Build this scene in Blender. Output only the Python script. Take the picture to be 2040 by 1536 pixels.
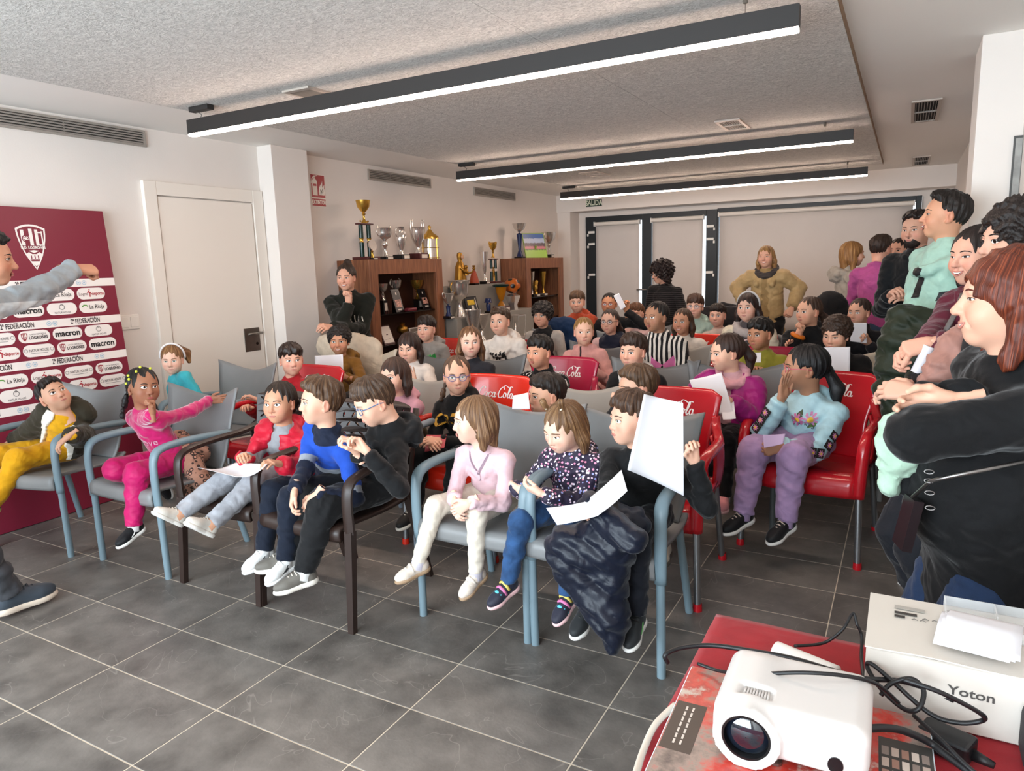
import bpy, bmesh, math, random, time
import numpy as np
from mathutils import Vector, Matrix
from mathutils.bvhtree import BVHTree
T0 = time.time()
for _o in list(bpy.data.objects):
 bpy.data.objects.remove(_o)
SC = bpy.context.scene
COL = SC.collection
PI = math.pi
R_ = math.radians

# ---------------------------------------------------------------- camera
CAMH = 1.4807
FPX = 1403.69
CR = np.array([[0.8750448, 0.0559267, -0.4808002], [0.4831600, -0.1608548, 0.8606289], [-0.0292069, -0.9853923, -0.1677767]])
cam_d = bpy.data.cameras.new('camera')
cam_o = bpy.data.objects.new('camera', cam_d)
COL.objects.link(cam_o)
cam_d.sensor_width = 36.0
cam_d.lens = FPX / 2040.0 * 36.0
cam_d.clip_start = 0.05
cam_d.clip_end = 200
_m = Matrix.Identity(4)
for _i in range(3):
 _m[_i][0] = CR[_i, 0]
 _m[_i][1] = -CR[_i, 1]
 _m[_i][2] = -CR[_i, 2]
_m[2][3] = CAMH
cam_o.matrix_world = _m
SC.camera = cam_o

# ---------------------------------------------------------------- view + world
SC.view_settings.view_transform = 'Standard'
SC.view_settings.look = 'None'
SC.view_settings.exposure = 0.14
SC.view_settings.gamma = 1.0
SC.view_settings.use_curve_mapping = False
wd = bpy.data.worlds.new('world')
SC.world = wd
wd.use_nodes = True
_bg = wd.node_tree.nodes['Background']
_bg.inputs[0].default_value = (0.80, 0.90, 1.0, 1)
_bg.inputs[1].default_value = 2.2


def area_light(name, loc, rot, sx, sy, power, col):
 l = bpy.data.lights.new(name, 'AREA')
 l.shape = 'RECTANGLE'
 l.size = sx
 l.size_y = sy
 l.energy = power
 l.color = col
 o = bpy.data.objects.new(name, l)
 COL.objects.link(o)
 o.location = loc
 o.rotation_euler = rot
 return o


# daylight entering through the large window in the wall behind the photographer
area_light('daylight_window', (-2.2, -1.98, 1.45), (R_(110), 0, 0), 4.6, 1.9, 330, (0.78, 0.91, 1.0))


# ---------------------------------------------------------------- pixel -> place helpers (used for measuring the photograph)
def ray(x, y):
 return CR @ np.array([(x - 1020) / FPX, (y - 768) / FPX, 1.0])


def atY(x, y, Y):
 d = ray(x, y)
 return np.array([0, 0, CAMH]) + d * (Y / d[1])


def atX(x, y, X):
 d = ray(x, y)
 return np.array([0, 0, CAMH]) + d * (X / d[0])


def atZ(x, y, Z=0.0):
 d = ray(x, y)
 return np.array([0, 0, CAMH]) + d * ((Z - CAMH) / d[2])


# ---------------------------------------------------------------- materials
def lin(c):
 if isinstance(c, str):
  c = c.lstrip('#')
  c = [int(c[i:i + 2], 16) / 255 for i in (0, 2, 4)]
  return tuple((v / 12.92 if v <= 0.04045 else ((v + 0.055) / 1.055) ** 2.4) for v in c)
 return tuple(c[:3])


_MC = {}


def new_mat(name):
 m = bpy.data.materials.new(name)
 m.use_nodes = True
 nt = m.node_tree
 b = nt.nodes['Principled BSDF']
 return m, nt, b


def nd(nt, t, **kw):
 n = nt.nodes.new(t)
 for k, v in kw.items():
  if k.startswith('i_'):
   key = k[2:]
   key = int(key) if key.isdigit() else key
   n.inputs[key].default_value = v
  else:
   setattr(n, k, v)
 return n


def lk(nt, a, b):
 nt.links.new(a, b)


def bump(nt, b, src, strength=0.2, dist=0.01):
 bn = nd(nt, 'ShaderNodeBump')
 bn.inputs['Strength'].default_value = strength
 bn.inputs['Distance'].default_value = dist
 lk(nt, src, bn.inputs['Height'])
 lk(nt, bn.outputs[0], b.inputs['Normal'])
 return bn


def mat(name, col, rough=0.5, metal=0.0, noise=0.0, nscale=8.0, bmp=0.0, bscale=60.0, spec=0.5, emit=None, estr=0.0, coat=0.0, trans=0.0, alpha=1.0, ior=1.45):
 """plain procedural material: colour with optional mottling and fine relief"""
 key = (name, col if isinstance(col, str) else tuple(col), rough, metal, noise, bmp, estr, trans)
 if key in _MC:
  return _MC[key]
 m, nt, b = new_mat(name)
 c = lin(col)
 b.inputs['Base Color'].default_value = (*c, 1)
 b.inputs['Roughness'].default_value = rough
 b.inputs['Metallic'].default_value = metal
 b.inputs['Specular IOR Level'].default_value = spec
 b.inputs['IOR'].default_value = ior
 if coat:
  b.inputs['Coat Weight'].default_value = coat
 if trans:
  b.inputs['Transmission Weight'].default_value = trans
 if alpha < 1:
  b.inputs['Alpha'].default_value = alpha
 if emit is not None:
  b.inputs['Emission Color'].default_value = (*lin(emit), 1)
  b.inputs['Emission Strength'].default_value = estr
 if noise or bmp:
  tc = nd(nt, 'ShaderNodeTexCoord')
 if noise:
  n = nd(nt, 'ShaderNodeTexNoise')
  n.inputs['Scale'].default_value = nscale
  n.inputs['Detail'].default_value = 5
  lk(nt, tc.outputs['Object'], n.inputs['Vector'])
  r = nd(nt, 'ShaderNodeValToRGB')
  r.color_ramp.elements[0].position = 0.3
  r.color_ramp.elements[1].position = 0.7
  r.color_ramp.elements[0].color = (*[v * (1 - noise) for v in c], 1)
  r.color_ramp.elements[1].color = (*[min(1, v * (1 + noise)) for v in c], 1)
  lk(nt, n.outputs['Fac'], r.inputs['Fac'])
  lk(nt, r.outputs[0], b.inputs['Base Color'])
 if bmp:
  n2 = nd(nt, 'ShaderNodeTexNoise')
  n2.inputs['Scale'].default_value = bscale
  n2.inputs['Detail'].default_value = 3
  lk(nt, tc.outputs['Object'], n2.inputs['Vector'])
  bump(nt, b, n2.outputs['Fac'], bmp, 0.01)
 _MC[key] = m
 return m


# ---------------------------------------------------------------- object helpers
def put(o, name=None, parent=None, label=None, cat=None, group=None, kind=None):
 if name:
  o.name = name
 if parent is not None:
  o.parent = parent
 if label:
  o['label'] = label
 if cat:
  o['category'] = cat
 if group:
  o['group'] = group
 if kind:
  o['kind'] = kind
 return o


def empty(name, loc=(0, 0, 0), rz=0.0, label=None, cat=None, group=None, kind=None):
 o = bpy.data.objects.new(name, None)
 COL.objects.link(o)
 o.empty_display_size = 0.1
 o.location = loc
 o.rotation_euler = (0, 0, rz)
 return put(o, None, None, label, cat, group, kind)


def link_mesh(name, me, mats, parent=None, loc=None, rot=None, smooth=False, **kw):
 o = bpy.data.objects.new(name, me)
 COL.objects.link(o)
 if mats is not None:
  if not isinstance(mats, (list, tuple)):
   mats = [mats]
  for m in mats:
   me.materials.append(m)
 if smooth:
  me.polygons.foreach_set('use_smooth', [True] * len(me.polygons))
 if loc is not None:
  o.location = loc
 if rot is not None:
  o.rotation_euler = rot
 return put(o, None, parent, **kw)


def mesh_np(name, V, F, mi=None):
 """V (n,3); F list/array of faces (quads or tris or mixed list)"""
 me = bpy.data.meshes.new(name)
 if isinstance(F, np.ndarray):
  n, k = F.shape
  me.vertices.add(len(V))
  me.vertices.foreach_set('co', np.asarray(V, dtype=np.float32).ravel())
  me.loops.add(n * k)
  me.loops.foreach_set('vertex_index', F.astype(np.int32).ravel())
  me.polygons.add(n)
  me.polygons.foreach_set('loop_start', np.arange(0, n * k, k, dtype=np.int32))
  me.polygons.foreach_set('loop_total', np.full(n, k, dtype=np.int32))
  me.update(calc_edges=True)
 else:
  me.from_pydata([tuple(map(float, v)) for v in V], [], [tuple(int(i) for i in f) for f in F])
  me.update()
 if mi is not None:
  me.polygons.foreach_set('material_index', np.asarray(mi, dtype=np.int32))
 return me


class MB:
 """mesh builder: collects shapes with material slots"""

 def __init__(s):
  s.v = []
  s.f = []
  s.m = []
  s.M = None

 def add(s, vs, fs, mi=0, M=None):
  b = len(s.v)
  M = M if M is not None else s.M
  if M is not None:
   vs = [tuple(M @ Vector(v)) for v in vs]
  s.v += [tuple(v) for v in vs]
  s.f += [tuple(i + b for i in f) for f in fs]
  s.m += [mi] * len(fs)
  return s

 def box(s, x0, x1, y0, y1, z0, z1, mi=0, M=None):
  return s.add([(x0, y0, z0), (x1, y0, z0), (x1, y1, z0), (x0, y1, z0), (x0, y0, z1), (x1, y0, z1), (x1, y1, z1), (x0, y1, z1)],
                     [(0, 3, 2, 1), (4, 5, 6, 7), (0, 1, 5, 4), (1, 2, 6, 5), (2, 3, 7, 6), (3, 0, 4, 7)], mi, M)

 def bbox(s, x0, x1, y0, y1, z0, z1, r=0.005, mi=0, M=None, seg=2):
  """box with rounded edges"""
  bm = bmesh.new()
  bmesh.ops.create_cube(bm, size=1)
  bmesh.ops.scale(bm, vec=(abs(x1 - x0), abs(y1 - y0), abs(z1 - z0)), verts=bm.verts)
  bmesh.ops.translate(bm, vec=((x0 + x1) / 2, (y0 + y1) / 2, (z0 + z1) / 2), verts=bm.verts)
  r = min(r, 0.49 * min(abs(x1 - x0), abs(y1 - y0), abs(z1 - z0)))
  bmesh.ops.bevel(bm, geom=list(bm.edges), offset=r, segments=seg, affect='EDGES', profile=0.5)
  bm.verts.index_update()
  s.add([tuple(v.co) for v in bm.verts], [tuple(v.index for v in f.verts) for f in bm.faces], mi, M)
  bm.free()
  return s

 def lathe(s, prof, n=24, mi=0, M=None, cap=True, sx=1.0, sy=1.0):
  """prof: list of (r,z) from bottom to top"""
  vs = []
  fs = []
  for r, z in prof:
   for k in range(n):
    a = 2 * PI * k / n
    vs.append((r * math.cos(a) * sx, r * math.sin(a) * sy, z))
  for j in range(len(prof) - 1):
   for k in range(n):
    k2 = (k + 1) % n
    fs.append((j * n + k, j * n + k2, (j + 1) * n + k2, (j + 1) * n + k))
  if cap:
   fs.append(tuple(range(n - 1, -1, -1)))
   fs.append(tuple((len(prof) - 1) * n + k for k in range(n)))
  return s.add(vs, fs, mi, M)

 def tube(s, pts, r, n=10, mi=0, M=None, cap=True, flat=1.0, upv=None, ph=0.0):
  """swept tube along points; r number or list"""
  P = [Vector(p) for p in pts]
  rs = r if isinstance(r, (list, tuple)) else [r] * len(P)
  vs = []
  fs = []
  up = Vector(upv) if upv is not None else None
  prevN = None
  for i, p in enumerate(P):
   t = (P[min(i + 1, len(P) - 1)] - P[max(i - 1, 0)])
   if t.length < 1e-9:
    t = Vector((0, 0, 1))
   t.normalize()
   if prevN is None:
    a = up if up is not None else (Vector((0, 0, 1)) if abs(t.z) < 0.9 else Vector((1, 0, 0)))
    nn = a - t * a.dot(t)
   else:
    nn = prevN - t * prevN.dot(t)
   if nn.length < 1e-6:
    nn = t.orthogonal()
   nn.normalize()
   prevN = nn
   bb = t.cross(nn)
   for k in range(n):
    a = 2 * PI * k / n + ph
    vs.append(tuple(p + nn * (rs[i] * math.sin(a) * flat) + bb * (rs[i] * math.cos(a))))
  m = len(P)
  for j in range(m - 1):
   for k in range(n):
    k2 = (k + 1) % n
    fs.append((j * n + k, j * n + k2, (j + 1) * n + k2, (j + 1) * n + k))
  if cap:
   fs.append(tuple(range(n - 1, -1, -1)))
   fs.append(tuple((m - 1) * n + k for k in range(n)))
  return s.add(vs, fs, mi, M)

 def sphere(s, c, r, n=16, mi=0, M=None, sc=(1, 1, 1)):
  vs = []
  fs = []
  h = n // 2
  for j in range(h + 1):
   th = PI * j / h
   for k in range(n):
    a = 2 * PI * k / n
    vs.append((c[0] + r * sc[0] * math.sin(th) * math.cos(a), c[1] + r * sc[1] * math.sin(th) * math.sin(a), c[2] - r * sc[2] * math.cos(th)))
  for j in range(h):
   for k in range(n):
    k2 = (k + 1) % n
    fs.append((j * n + k, j * n + k2, (j + 1) * n + k2, (j + 1) * n + k))
  return s.add(vs, fs, mi, M)

 def extrude_poly(s, poly, z0, z1, mi=0, M=None):
  """poly in xy, extruded along z"""
  n = len(poly)
  vs = [(x, y, z0) for x, y in poly] + [(x, y, z1) for x, y in poly]
  fs = [tuple(range(n - 1, -1, -1)), tuple(range(n, 2 * n))]
  for k in range(n):
   k2 = (k + 1) % n
   fs.append((k, k2, n + k2, n + k))
  return s.add(vs, fs, mi, M)

 def grid(s, nu, nv, fn, mi=0, M=None, closed=False):
  vs = [tuple(fn(i / nu, j / nv)) for j in range(nv + 1) for i in range(nu + 1)]
  fs = [(j * (nu + 1) + i, j * (nu + 1) + i + 1, (j + 1) * (nu + 1) + i + 1, (j + 1) * (nu + 1) + i) for j in range(nv) for i in range(nu)]
  return s.add(vs, fs, mi, M)

 def shell(s, nu, nv, fn, th, mi=0, M=None):
  """thick sheet: fn(u,v)->point; thickness th along the normal"""
  P = [[Vector(fn(i / nu, j / nv)) for i in range(nu + 1)] for j in range(nv + 1)]
  top = []
  bot = []
  for j in range(nv + 1):
   for i in range(nu + 1):
    du = P[j][min(i + 1, nu)] - P[j][max(i - 1, 0)]
    dv = P[min(j + 1, nv)][i] - P[max(j - 1, 0)][i]
    n = du.cross(dv)
    if n.length < 1e-12:
     n = Vector((0, 0, 1))
    n.normalize()
    top.append(tuple(P[j][i] + n * th / 2))
    bot.append(tuple(P[j][i] - n * th / 2))
  N = len(top)
  W = nu + 1
  fs = []
  for j in range(nv):
   for i in range(nu):
    a = j * W + i
    fs.append((a, a + 1, a + W + 1, a + W))
    fs.append((N + a, N + a + W, N + a + W + 1, N + a + 1))
  for i in range(nu):
   a = i
   fs.append((a, N + a, N + a + 1, a + 1))
   a = nv * W + i
   fs.append((a, a + 1, N + a + 1, N + a))
  for j in range(nv):
   a = j * W
   fs.append((a, a + W, N + a + W, N + a))
   a = j * W + nu
   fs.append((a, N + a, N + a + W, a + W))
  return s.add(top + bot, fs, mi, M)

 def mesh(s, name='m'):
  me = mesh_np(name, s.v, s.f, s.m)
  return me

 def build(s, name, mats, parent=None, smooth=False, angle=None, **kw):
  me = s.mesh(name)
  o = link_mesh(name, me, mats, parent, smooth=smooth or angle is not None, **kw)
  if angle is not None:
   me.polygons.foreach_set('use_smooth', [True] * len(me.polygons))
   me.set_sharp_from_angle(angle=R_(angle))
  return o


def copy_tree(o, parent=None):
 c = o.copy()
 COL.objects.link(c)
 if parent is not None:
  c.parent = parent
 for ch in o.children:
  copy_tree(ch, c)
 return c


def RX(a):
 return Matrix.Rotation(a, 4, 'X')


def RY(a):
 return Matrix.Rotation(a, 4, 'Y')


def RZ(a):
 return Matrix.Rotation(a, 4, 'Z')


def TR(x, y, z):
 return Matrix.Translation((x, y, z))


# ---------------------------------------------------------------- lettering
_TXT = {}


def text_mesh(body, size=1.0, bold=0.0, xs=1.0, shear=0.0, align='CENTER', space=1.0):
 """flat lettering as (verts, faces) in the xy plane, centred"""
 key = (body, size, bold, xs, shear, align, space)
 if key in _TXT:
  return _TXT[key]
 c = bpy.data.curves.new('lettering', 'FONT')
 c.body = body
 c.size = size
 c.align_x = align
 c.align_y = 'CENTER'
 c.offset = bold
 c.shear = shear
 c.space_character = space
 c.resolution_u = 3
 c.fill_mode = 'FRONT'
 o = bpy.data.objects.new('lettering', c)
 COL.objects.link(o)
 bpy.context.view_layer.update()
 me = o.to_mesh()
 V = np.zeros(len(me.vertices) * 3)
 me.vertices.foreach_get('co', V)
 V = V.reshape(-1, 3)
 V[:, 0] *= xs
 F = [tuple(p.vertices) for p in me.polygons]
 o.to_mesh_clear()
 bpy.data.objects.remove(o)
 bpy.data.curves.remove(c)
 _TXT[key] = (V, F)
 return V, F

# =====================================================================================
# PEOPLE: bodies and clothes are modelled as smooth implicit solids meshed with surface nets
# =====================================================================================
def v3(*a):
 return np.array(a, dtype=float)


def unit(a):
 a = np.asarray(a, float)
 return a / (np.linalg.norm(a) + 1e-12)


def rotz(v, deg):
 c, s = math.cos(R_(deg)), math.sin(R_(deg))
 return np.array([v[0] * c - v[1] * s, v[0] * s + v[1] * c, v[2]])


def smin(a, b, k):
 if k <= 1e-6:
  return np.minimum(a, b)
 h = np.clip(0.5 + 0.5 * (b - a) / k, 0, 1)
 return b + (a - b) * h - k * h * (1 - h)


def smax(a, b, k):
 return -smin(-a, -b, k)


class Field:
 def __init__(s, lo, hi, h):
  s.lo = np.asarray(lo, float)
  s.h = h
  s.n = np.maximum(4, np.ceil((np.asarray(hi) - s.lo) / h).astype(int) + 1)
  s.ax = [s.lo[i] + h * np.arange(s.n[i]) for i in range(3)]
  s.D = np.full(s.n, 1.0, dtype=np.float64)

 def sub(s, lo, hi):
  sl = []
  for i in range(3):
   a = int(max(0, math.floor((lo[i] - s.lo[i]) / s.h)))
   b = int(min(s.n[i], math.ceil((hi[i] - s.lo[i]) / s.h) + 1))
   if b <= a:
    return None
   sl.append(slice(a, b))
  X = s.ax[0][sl[0]][:, None, None]
  Y = s.ax[1][sl[1]][None, :, None]
  Z = s.ax[2][sl[2]][None, None, :]
  return tuple(sl), X, Y, Z

 def _put(s, sl, d, k, op):
  if op == 'add':
   s.D[sl] = smin(s.D[sl], d, k)
  elif op == 'cut':
   s.D[sl] = smax(s.D[sl], -d, k)
  elif op == 'and':
   s.D[sl] = smax(s.D[sl], d, k)

 def cone(s, a, b, ra, rb, k=0.02, flat=None, op='add', end=False, start=False, rip=None):
  """tapered capsule; flat=(dir, factor) squashes the section along dir; end/start cut flat; rip=(n,amp) rings"""
  a = np.asarray(a, float)
  b = np.asarray(b, float)
  m = max(ra, rb) * (1.0 if flat is None or flat[1] <= 1 else flat[1]) + k + 3 * s.h + (rip[1] if rip else 0)
  r = s.sub(np.minimum(a, b) - m, np.maximum(a, b) + m)
  if r is None:
   return
  sl, X, Y, Z = r
  ab = b - a
  L2 = ab @ ab + 1e-12
  qx, qy, qz = X - a[0], Y - a[1], Z - a[2]
  t = (qx * ab[0] + qy * ab[1] + qz * ab[2]) / L2
  tc = np.clip(t, 0, 1)
  dx, dy, dz = qx - tc * ab[0], qy - tc * ab[1], qz - tc * ab[2]
  if flat is not None:
   n = unit(flat[0])
   c = dx * n[0] + dy * n[1] + dz * n[2]
   e = c * (1.0 / flat[1] - 1.0)
   dx, dy, dz = dx + n[0] * e, dy + n[1] * e, dz + n[2] * e
  rr = ra + (rb - ra) * tc
  if rip:
   rr = rr + rip[1] * (np.abs(np.sin(PI * rip[0] * tc)) ** 0.6 - 0.6)
  d = np.sqrt(dx * dx + dy * dy + dz * dz) - rr
  L = math.sqrt(L2)
  if end:
   d = np.maximum(d, (t - 1) * L)
  if start:
   d = np.maximum(d, -t * L)
  s._put(sl, d, k, op)

 def ell(s, c, rad, Rm=None, k=0.02, op='add'):
  c = np.asarray(c, float)
  rad = np.asarray(rad, float)
  m = rad.max() + k + 3 * s.h
  r = s.sub(c - m, c + m)
  if r is None:
   return
  sl, X, Y, Z = r
  x, y, z = X - c[0], Y - c[1], Z - c[2]
  if Rm is not None:  # columns are the local axes
   x, y, z = (x * Rm[0, i] + y * Rm[1, i] + z * Rm[2, i] for i in range(3))
  q = np.sqrt((x / rad[0]) ** 2 + (y / rad[1]) ** 2 + (z / rad[2]) ** 2)
  d = (q - 1) * rad.min()
  s._put(sl, d, k, op)

 def half(s, p, n, k=0.0):
  """keep only the side opposite to n"""
  n = unit(n)
  X, Y, Z = s.ax[0][:, None, None], s.ax[1][None, :, None], s.ax[2][None, None, :]
  d = (X - p[0]) * n[0] + (Y - p[1]) * n[1] + (Z - p[2]) * n[2]
  s.D = smax(s.D, d, k)

 def ripple(s, amp, wl, seed=0, sc=(1, 1, 1)):
  """cloth folds: warped waves"""
  rg = random.Random(seed)
  X, Y, Z = s.ax[0][:, None, None] * sc[0], s.ax[1][None, :, None] * sc[1], s.ax[2][None, None, :] * sc[2]
  f = 2 * PI / wl
  p = [rg.uniform(0, 6.28) for _ in range(9)]
  wx = 1.1 * np.sin(0.55 * f * Y + p[0]) + 0.9 * np.sin(0.43 * f * Z + p[1])
  wz = 1.2 * np.sin(0.50 * f * X + p[2]) + 0.9 * np.sin(0.61 * f * Y + p[3])
  n = np.sin(0.6 * f * X + wz + p[4]) * np.sin(f * Z + 1.3 * wx + p[5]) + 0.5 * np.sin(1.7 * f * Z + 0.9 * f * X + 1.6 * wx + p[6]) * np.sin(0.8 * f * Y + wz + p[7])
  s.D = s.D + amp * n

 def mesh(s):
  return surface_nets(s.D, s.lo, s.h)


def surface_nets(D, lo, h):
 S = D < 0
 nx, ny, nz = D.shape
 cs = [S[i:nx - 1 + i, j:ny - 1 + j, k:nz - 1 + k] for i in (0, 1) for j in (0, 1) for k in (0, 1)]
 anyc = cs[0].copy()
 allc = cs[0].copy()
 for c in cs[1:]:
  anyc |= c
  allc &= c
 mask = anyc & ~allc
 cells = np.argwhere(mask)
 if len(cells) == 0:
  return np.zeros((0, 3)), np.zeros((0, 4), int)
 idx = np.full(mask.shape, -1, dtype=np.int64)
 idx[mask] = np.arange(len(cells))
 i, j, k = cells.T
 cv = {}
 for a in (0, 1):
  for b in (0, 1):
   for c in (0, 1):
    cv[(a, b, c)] = D[i + a, j + b, k + c]
 acc = np.zeros((len(cells), 3))
 cnt = np.zeros(len(cells))
 for ax in range(3):
  for u in (0, 1):
   for w in (0, 1):
    p0 = [0, 0, 0]
    o = [q for q in range(3) if q != ax]
    p0[o[0]] = u
    p0[o[1]] = w
    p1 = list(p0)
    p1[ax] = 1
    A, B = cv[tuple(p0)], cv[tuple(p1)]
    cr = (A < 0) != (B < 0)
    t = np.where(cr, A / np.where(cr, A - B, 1), 0)
    acc[:, ax] += np.where(cr, t, 0)
    acc[:, o[0]] += np.where(cr, u, 0)
    acc[:, o[1]] += np.where(cr, w, 0)
    cnt += cr
 V = lo + h * (cells + acc / cnt[:, None])
 quads = []
 for ax in range(3):
  o = [(1, 2), (2, 0), (0, 1)][ax]
  sl0 = [slice(None)] * 3
  sl1 = [slice(None)] * 3
  sl0[ax] = slice(0, -1)
  sl1[ax] = slice(1, None)
  for q in o:
   sl0[q] = slice(1, -1)
   sl1[q] = slice(1, -1)
  a, b = S[tuple(sl0)], S[tuple(sl1)]
  e = np.argwhere(a != b)
  if len(e) == 0:
   continue
  sg = a[tuple(e.T)]
  e = e.copy()
  for q in o:
   e[:, q] += 1
  c00 = e.copy()
  c00[:, o[0]] -= 1
  c00[:, o[1]] -= 1
  c10 = e.copy()
  c10[:, o[1]] -= 1
  c01 = e.copy()
  c01[:, o[0]] -= 1
  q4 = np.stack([idx[tuple(c.T)] for c in (c00, c10, e, c01)], axis=1)
  q4[~sg] = q4[~sg][:, ::-1]
  quads.append(q4)
 F = np.concatenate(quads)
 F = F[(F >= 0).all(axis=1)]
 return V, F


# ------------------------------------------------------------------------ head template
def make_head(child, h, smile=0.0, openm=0.0):
 """head in metres (height about .225), centre at origin, facing -Y, left = +X"""
 f = Field((-0.10, -0.135, -0.20), (0.10, 0.125, 0.135), h)
 c = child
 f.ell((0, 0.014, 0.030), (0.074, 0.092, 0.083), k=0.0)
 f.ell((0, -0.022, 0.012), (0.066, 0.070, 0.078), k=0.03)
 jw = 0.053 if c else 0.057
 f.ell((0, -0.032, -0.040), (jw, 0.054, 0.062), k=0.03)
 f.ell((0, -0.056, -0.084 if not c else -0.079), (0.024, 0.023, 0.022), k=0.028)
 for sx in (-1, 1):
  f.ell((sx * 0.036, -0.056, -0.030), (0.028, 0.026, 0.028 if not c else 0.032), k=0.025)
  f.ell((sx * (0.042 if not c else 0.038), -0.008, -0.058), (0.016, 0.030, 0.022), k=0.025)
  f.ell((sx * 0.0305, -0.100, 0.004), (0.019, 0.017, 0.0125), k=0.014, op='cut')
 f.cone((-0.028, -0.081, 0.023), (0.028, -0.081, 0.023), 0.0095, 0.0095, k=0.016)
 # nose
 nl = 0.006 if not c else -0.001
 f.cone((0, -0.0865, 0.012), (0, -0.101 - nl, -0.026), 0.0075, 0.0100, k=0.012)
 f.ell((0, -0.0985 - nl, -0.029), (0.0115, 0.011, 0.010), k=0.008)
 for sx in (-1, 1):
  f.ell((sx * 0.0115, -0.090, -0.0315), (0.0085, 0.010, 0.0080), k=0.006)
  f.ell((sx * 0.0062, -0.0975 - nl, -0.0395), (0.0035, 0.0045, 0.0035), k=0.003, op='cut')
 # muzzle and lips relief
 f.ell((0, -0.0745, -0.054), (0.027, 0.017, 0.019), k=0.014)
 f.ell((0, -0.0905, -0.0440), (0.0035, 0.004, 0.007), k=0.006, op='cut')
 if openm:
  f.ell((0, -0.095, -0.060), (0.017, 0.020, 0.011 * openm), k=0.004, op='cut')
 if smile:
  for sx in (-1, 1):
   f.ell((sx * 0.037, -0.066, -0.034), (0.018, 0.016, 0.018), k=0.016)
   f.cone((sx * 0.021, -0.094, -0.036), (sx * 0.033, -0.080, -0.058), 0.0035, 0.003, k=0.009, op='cut')
 # ears
 for sx in (-1, 1):
  Rm = np.array([[math.cos(0.35 * sx), math.sin(0.35 * sx), 0], [-math.sin(0.35 * sx), math.cos(0.35 * sx), 0], [0, 0, 1.0]]).T
  f.ell((sx * 0.0755, 0.008, -0.006), (0.0085, 0.0185, 0.0300), Rm, k=0.005)
  f.ell((sx * 0.0850, 0.004, -0.004), (0.0065, 0.0105, 0.0185), Rm, k=0.004, op='cut')
  f.ell((sx * 0.0735, -0.004, -0.031), (0.006, 0.008, 0.008), k=0.006)
 # neck
 nr = 0.044 if c else 0.050
 f.cone((0, 0.022, -0.05), (0, 0.034, -0.26), nr, nr * 1.06, k=0.03)
 V, F = f.mesh()
 return V, F


_HT = {}
_HB = {}


def head_template(child, fine, smile, openm):
 key = (child, fine, smile, openm)
 if key not in _HT:
  _HT[key] = make_head(child, {2: 0.0034, 1: 0.0048, 0: 0.0062}[fine], smile, openm)
 return _HT[key]


MI_SKIN, MI_WHITE, MI_IRIS, MI_DARK, MI_LIP, MI_HAIR, MI_TEETH = range(7)


class Acc:
 """accumulates pieces of one mesh"""

 def __init__(s):
  s.V = []
  s.F = []
  s.M = []
  s.n = 0

 def add(s, V, F, mi=0):
  V = np.asarray(V, float)
  if len(V) == 0:
   return
  s.V.append(V)
  if isinstance(F, np.ndarray):
   s.F.append((F + s.n, np.full(len(F), mi) if np.isscalar(mi) else np.asarray(mi)))
  else:
   for kk in (3, 4):
    q = [f for f in F if len(f) == kk]
    if q:
     m = [mi if np.isscalar(mi) else mi[i] for i, f in enumerate(F) if len(f) == kk]
     s.F.append((np.array(q) + s.n, np.array(m)))
   rest = [(i, f) for i, f in enumerate(F) if len(f) > 4]
   for i, f in rest:
    tri = np.array([(f[0], f[a], f[a + 1]) for a in range(1, len(f) - 1)]) + s.n
    s.F.append((tri, np.full(len(tri), mi if np.isscalar(mi) else mi[i])))
  s.n += len(V)

 def mesh(s, name):
  V = np.concatenate(s.V)
  me = bpy.data.meshes.new(name)
  me.vertices.add(len(V))
  me.vertices.foreach_set('co', V.astype(np.float32).ravel())
  tot = sum(f.size for f, _ in s.F)
  npoly = sum(len(f) for f, _ in s.F)
  me.loops.add(tot)
  me.polygons.add(npoly)
  me.loops.foreach_set('vertex_index', np.concatenate([f.ravel() for f, _ in s.F]).astype(np.int32))
  lt = np.concatenate([np.full(len(f), f.shape[1]) for f, _ in s.F]).astype(np.int32)
  me.polygons.foreach_set('loop_total', lt)
  me.polygons.foreach_set('loop_start', np.concatenate([[0], np.cumsum(lt)[:-1]]).astype(np.int32))
  me.polygons.foreach_set('material_index', np.concatenate([m for _, m in s.F]).astype(np.int32))
  me.polygons.foreach_set('use_smooth', np.ones(npoly, dtype=bool))
  me.update(calc_edges=True)
  return me


def tube_np(pts, rs, n=6, flat=1.0, upv=(0, 0, 1)):
 mb = MB()
 mb.tube(pts, list(rs) if not np.isscalar(rs) else rs, n=n, flat=flat, upv=upv)
 return np.array(mb.v), mb.f


def face_surface(key):
 if key not in _HB:
  V, F = _HT[key]
  bv = BVHTree.FromPolygons([tuple(v) for v in V], [tuple(q) for q in F])
  cache = {}

  def ys(x, z):
   kk = (round(x * 4000), round(z * 4000))
   if kk not in cache:
    hit = bv.ray_cast(Vector((x, -0.3, z)), Vector((0, 1, 0)), 0.5)
    cache[kk] = hit[0].y if hit[0] is not None else -0.07
   return cache[kk]
  _HB[key] = ys
 return _HB[key]


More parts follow.
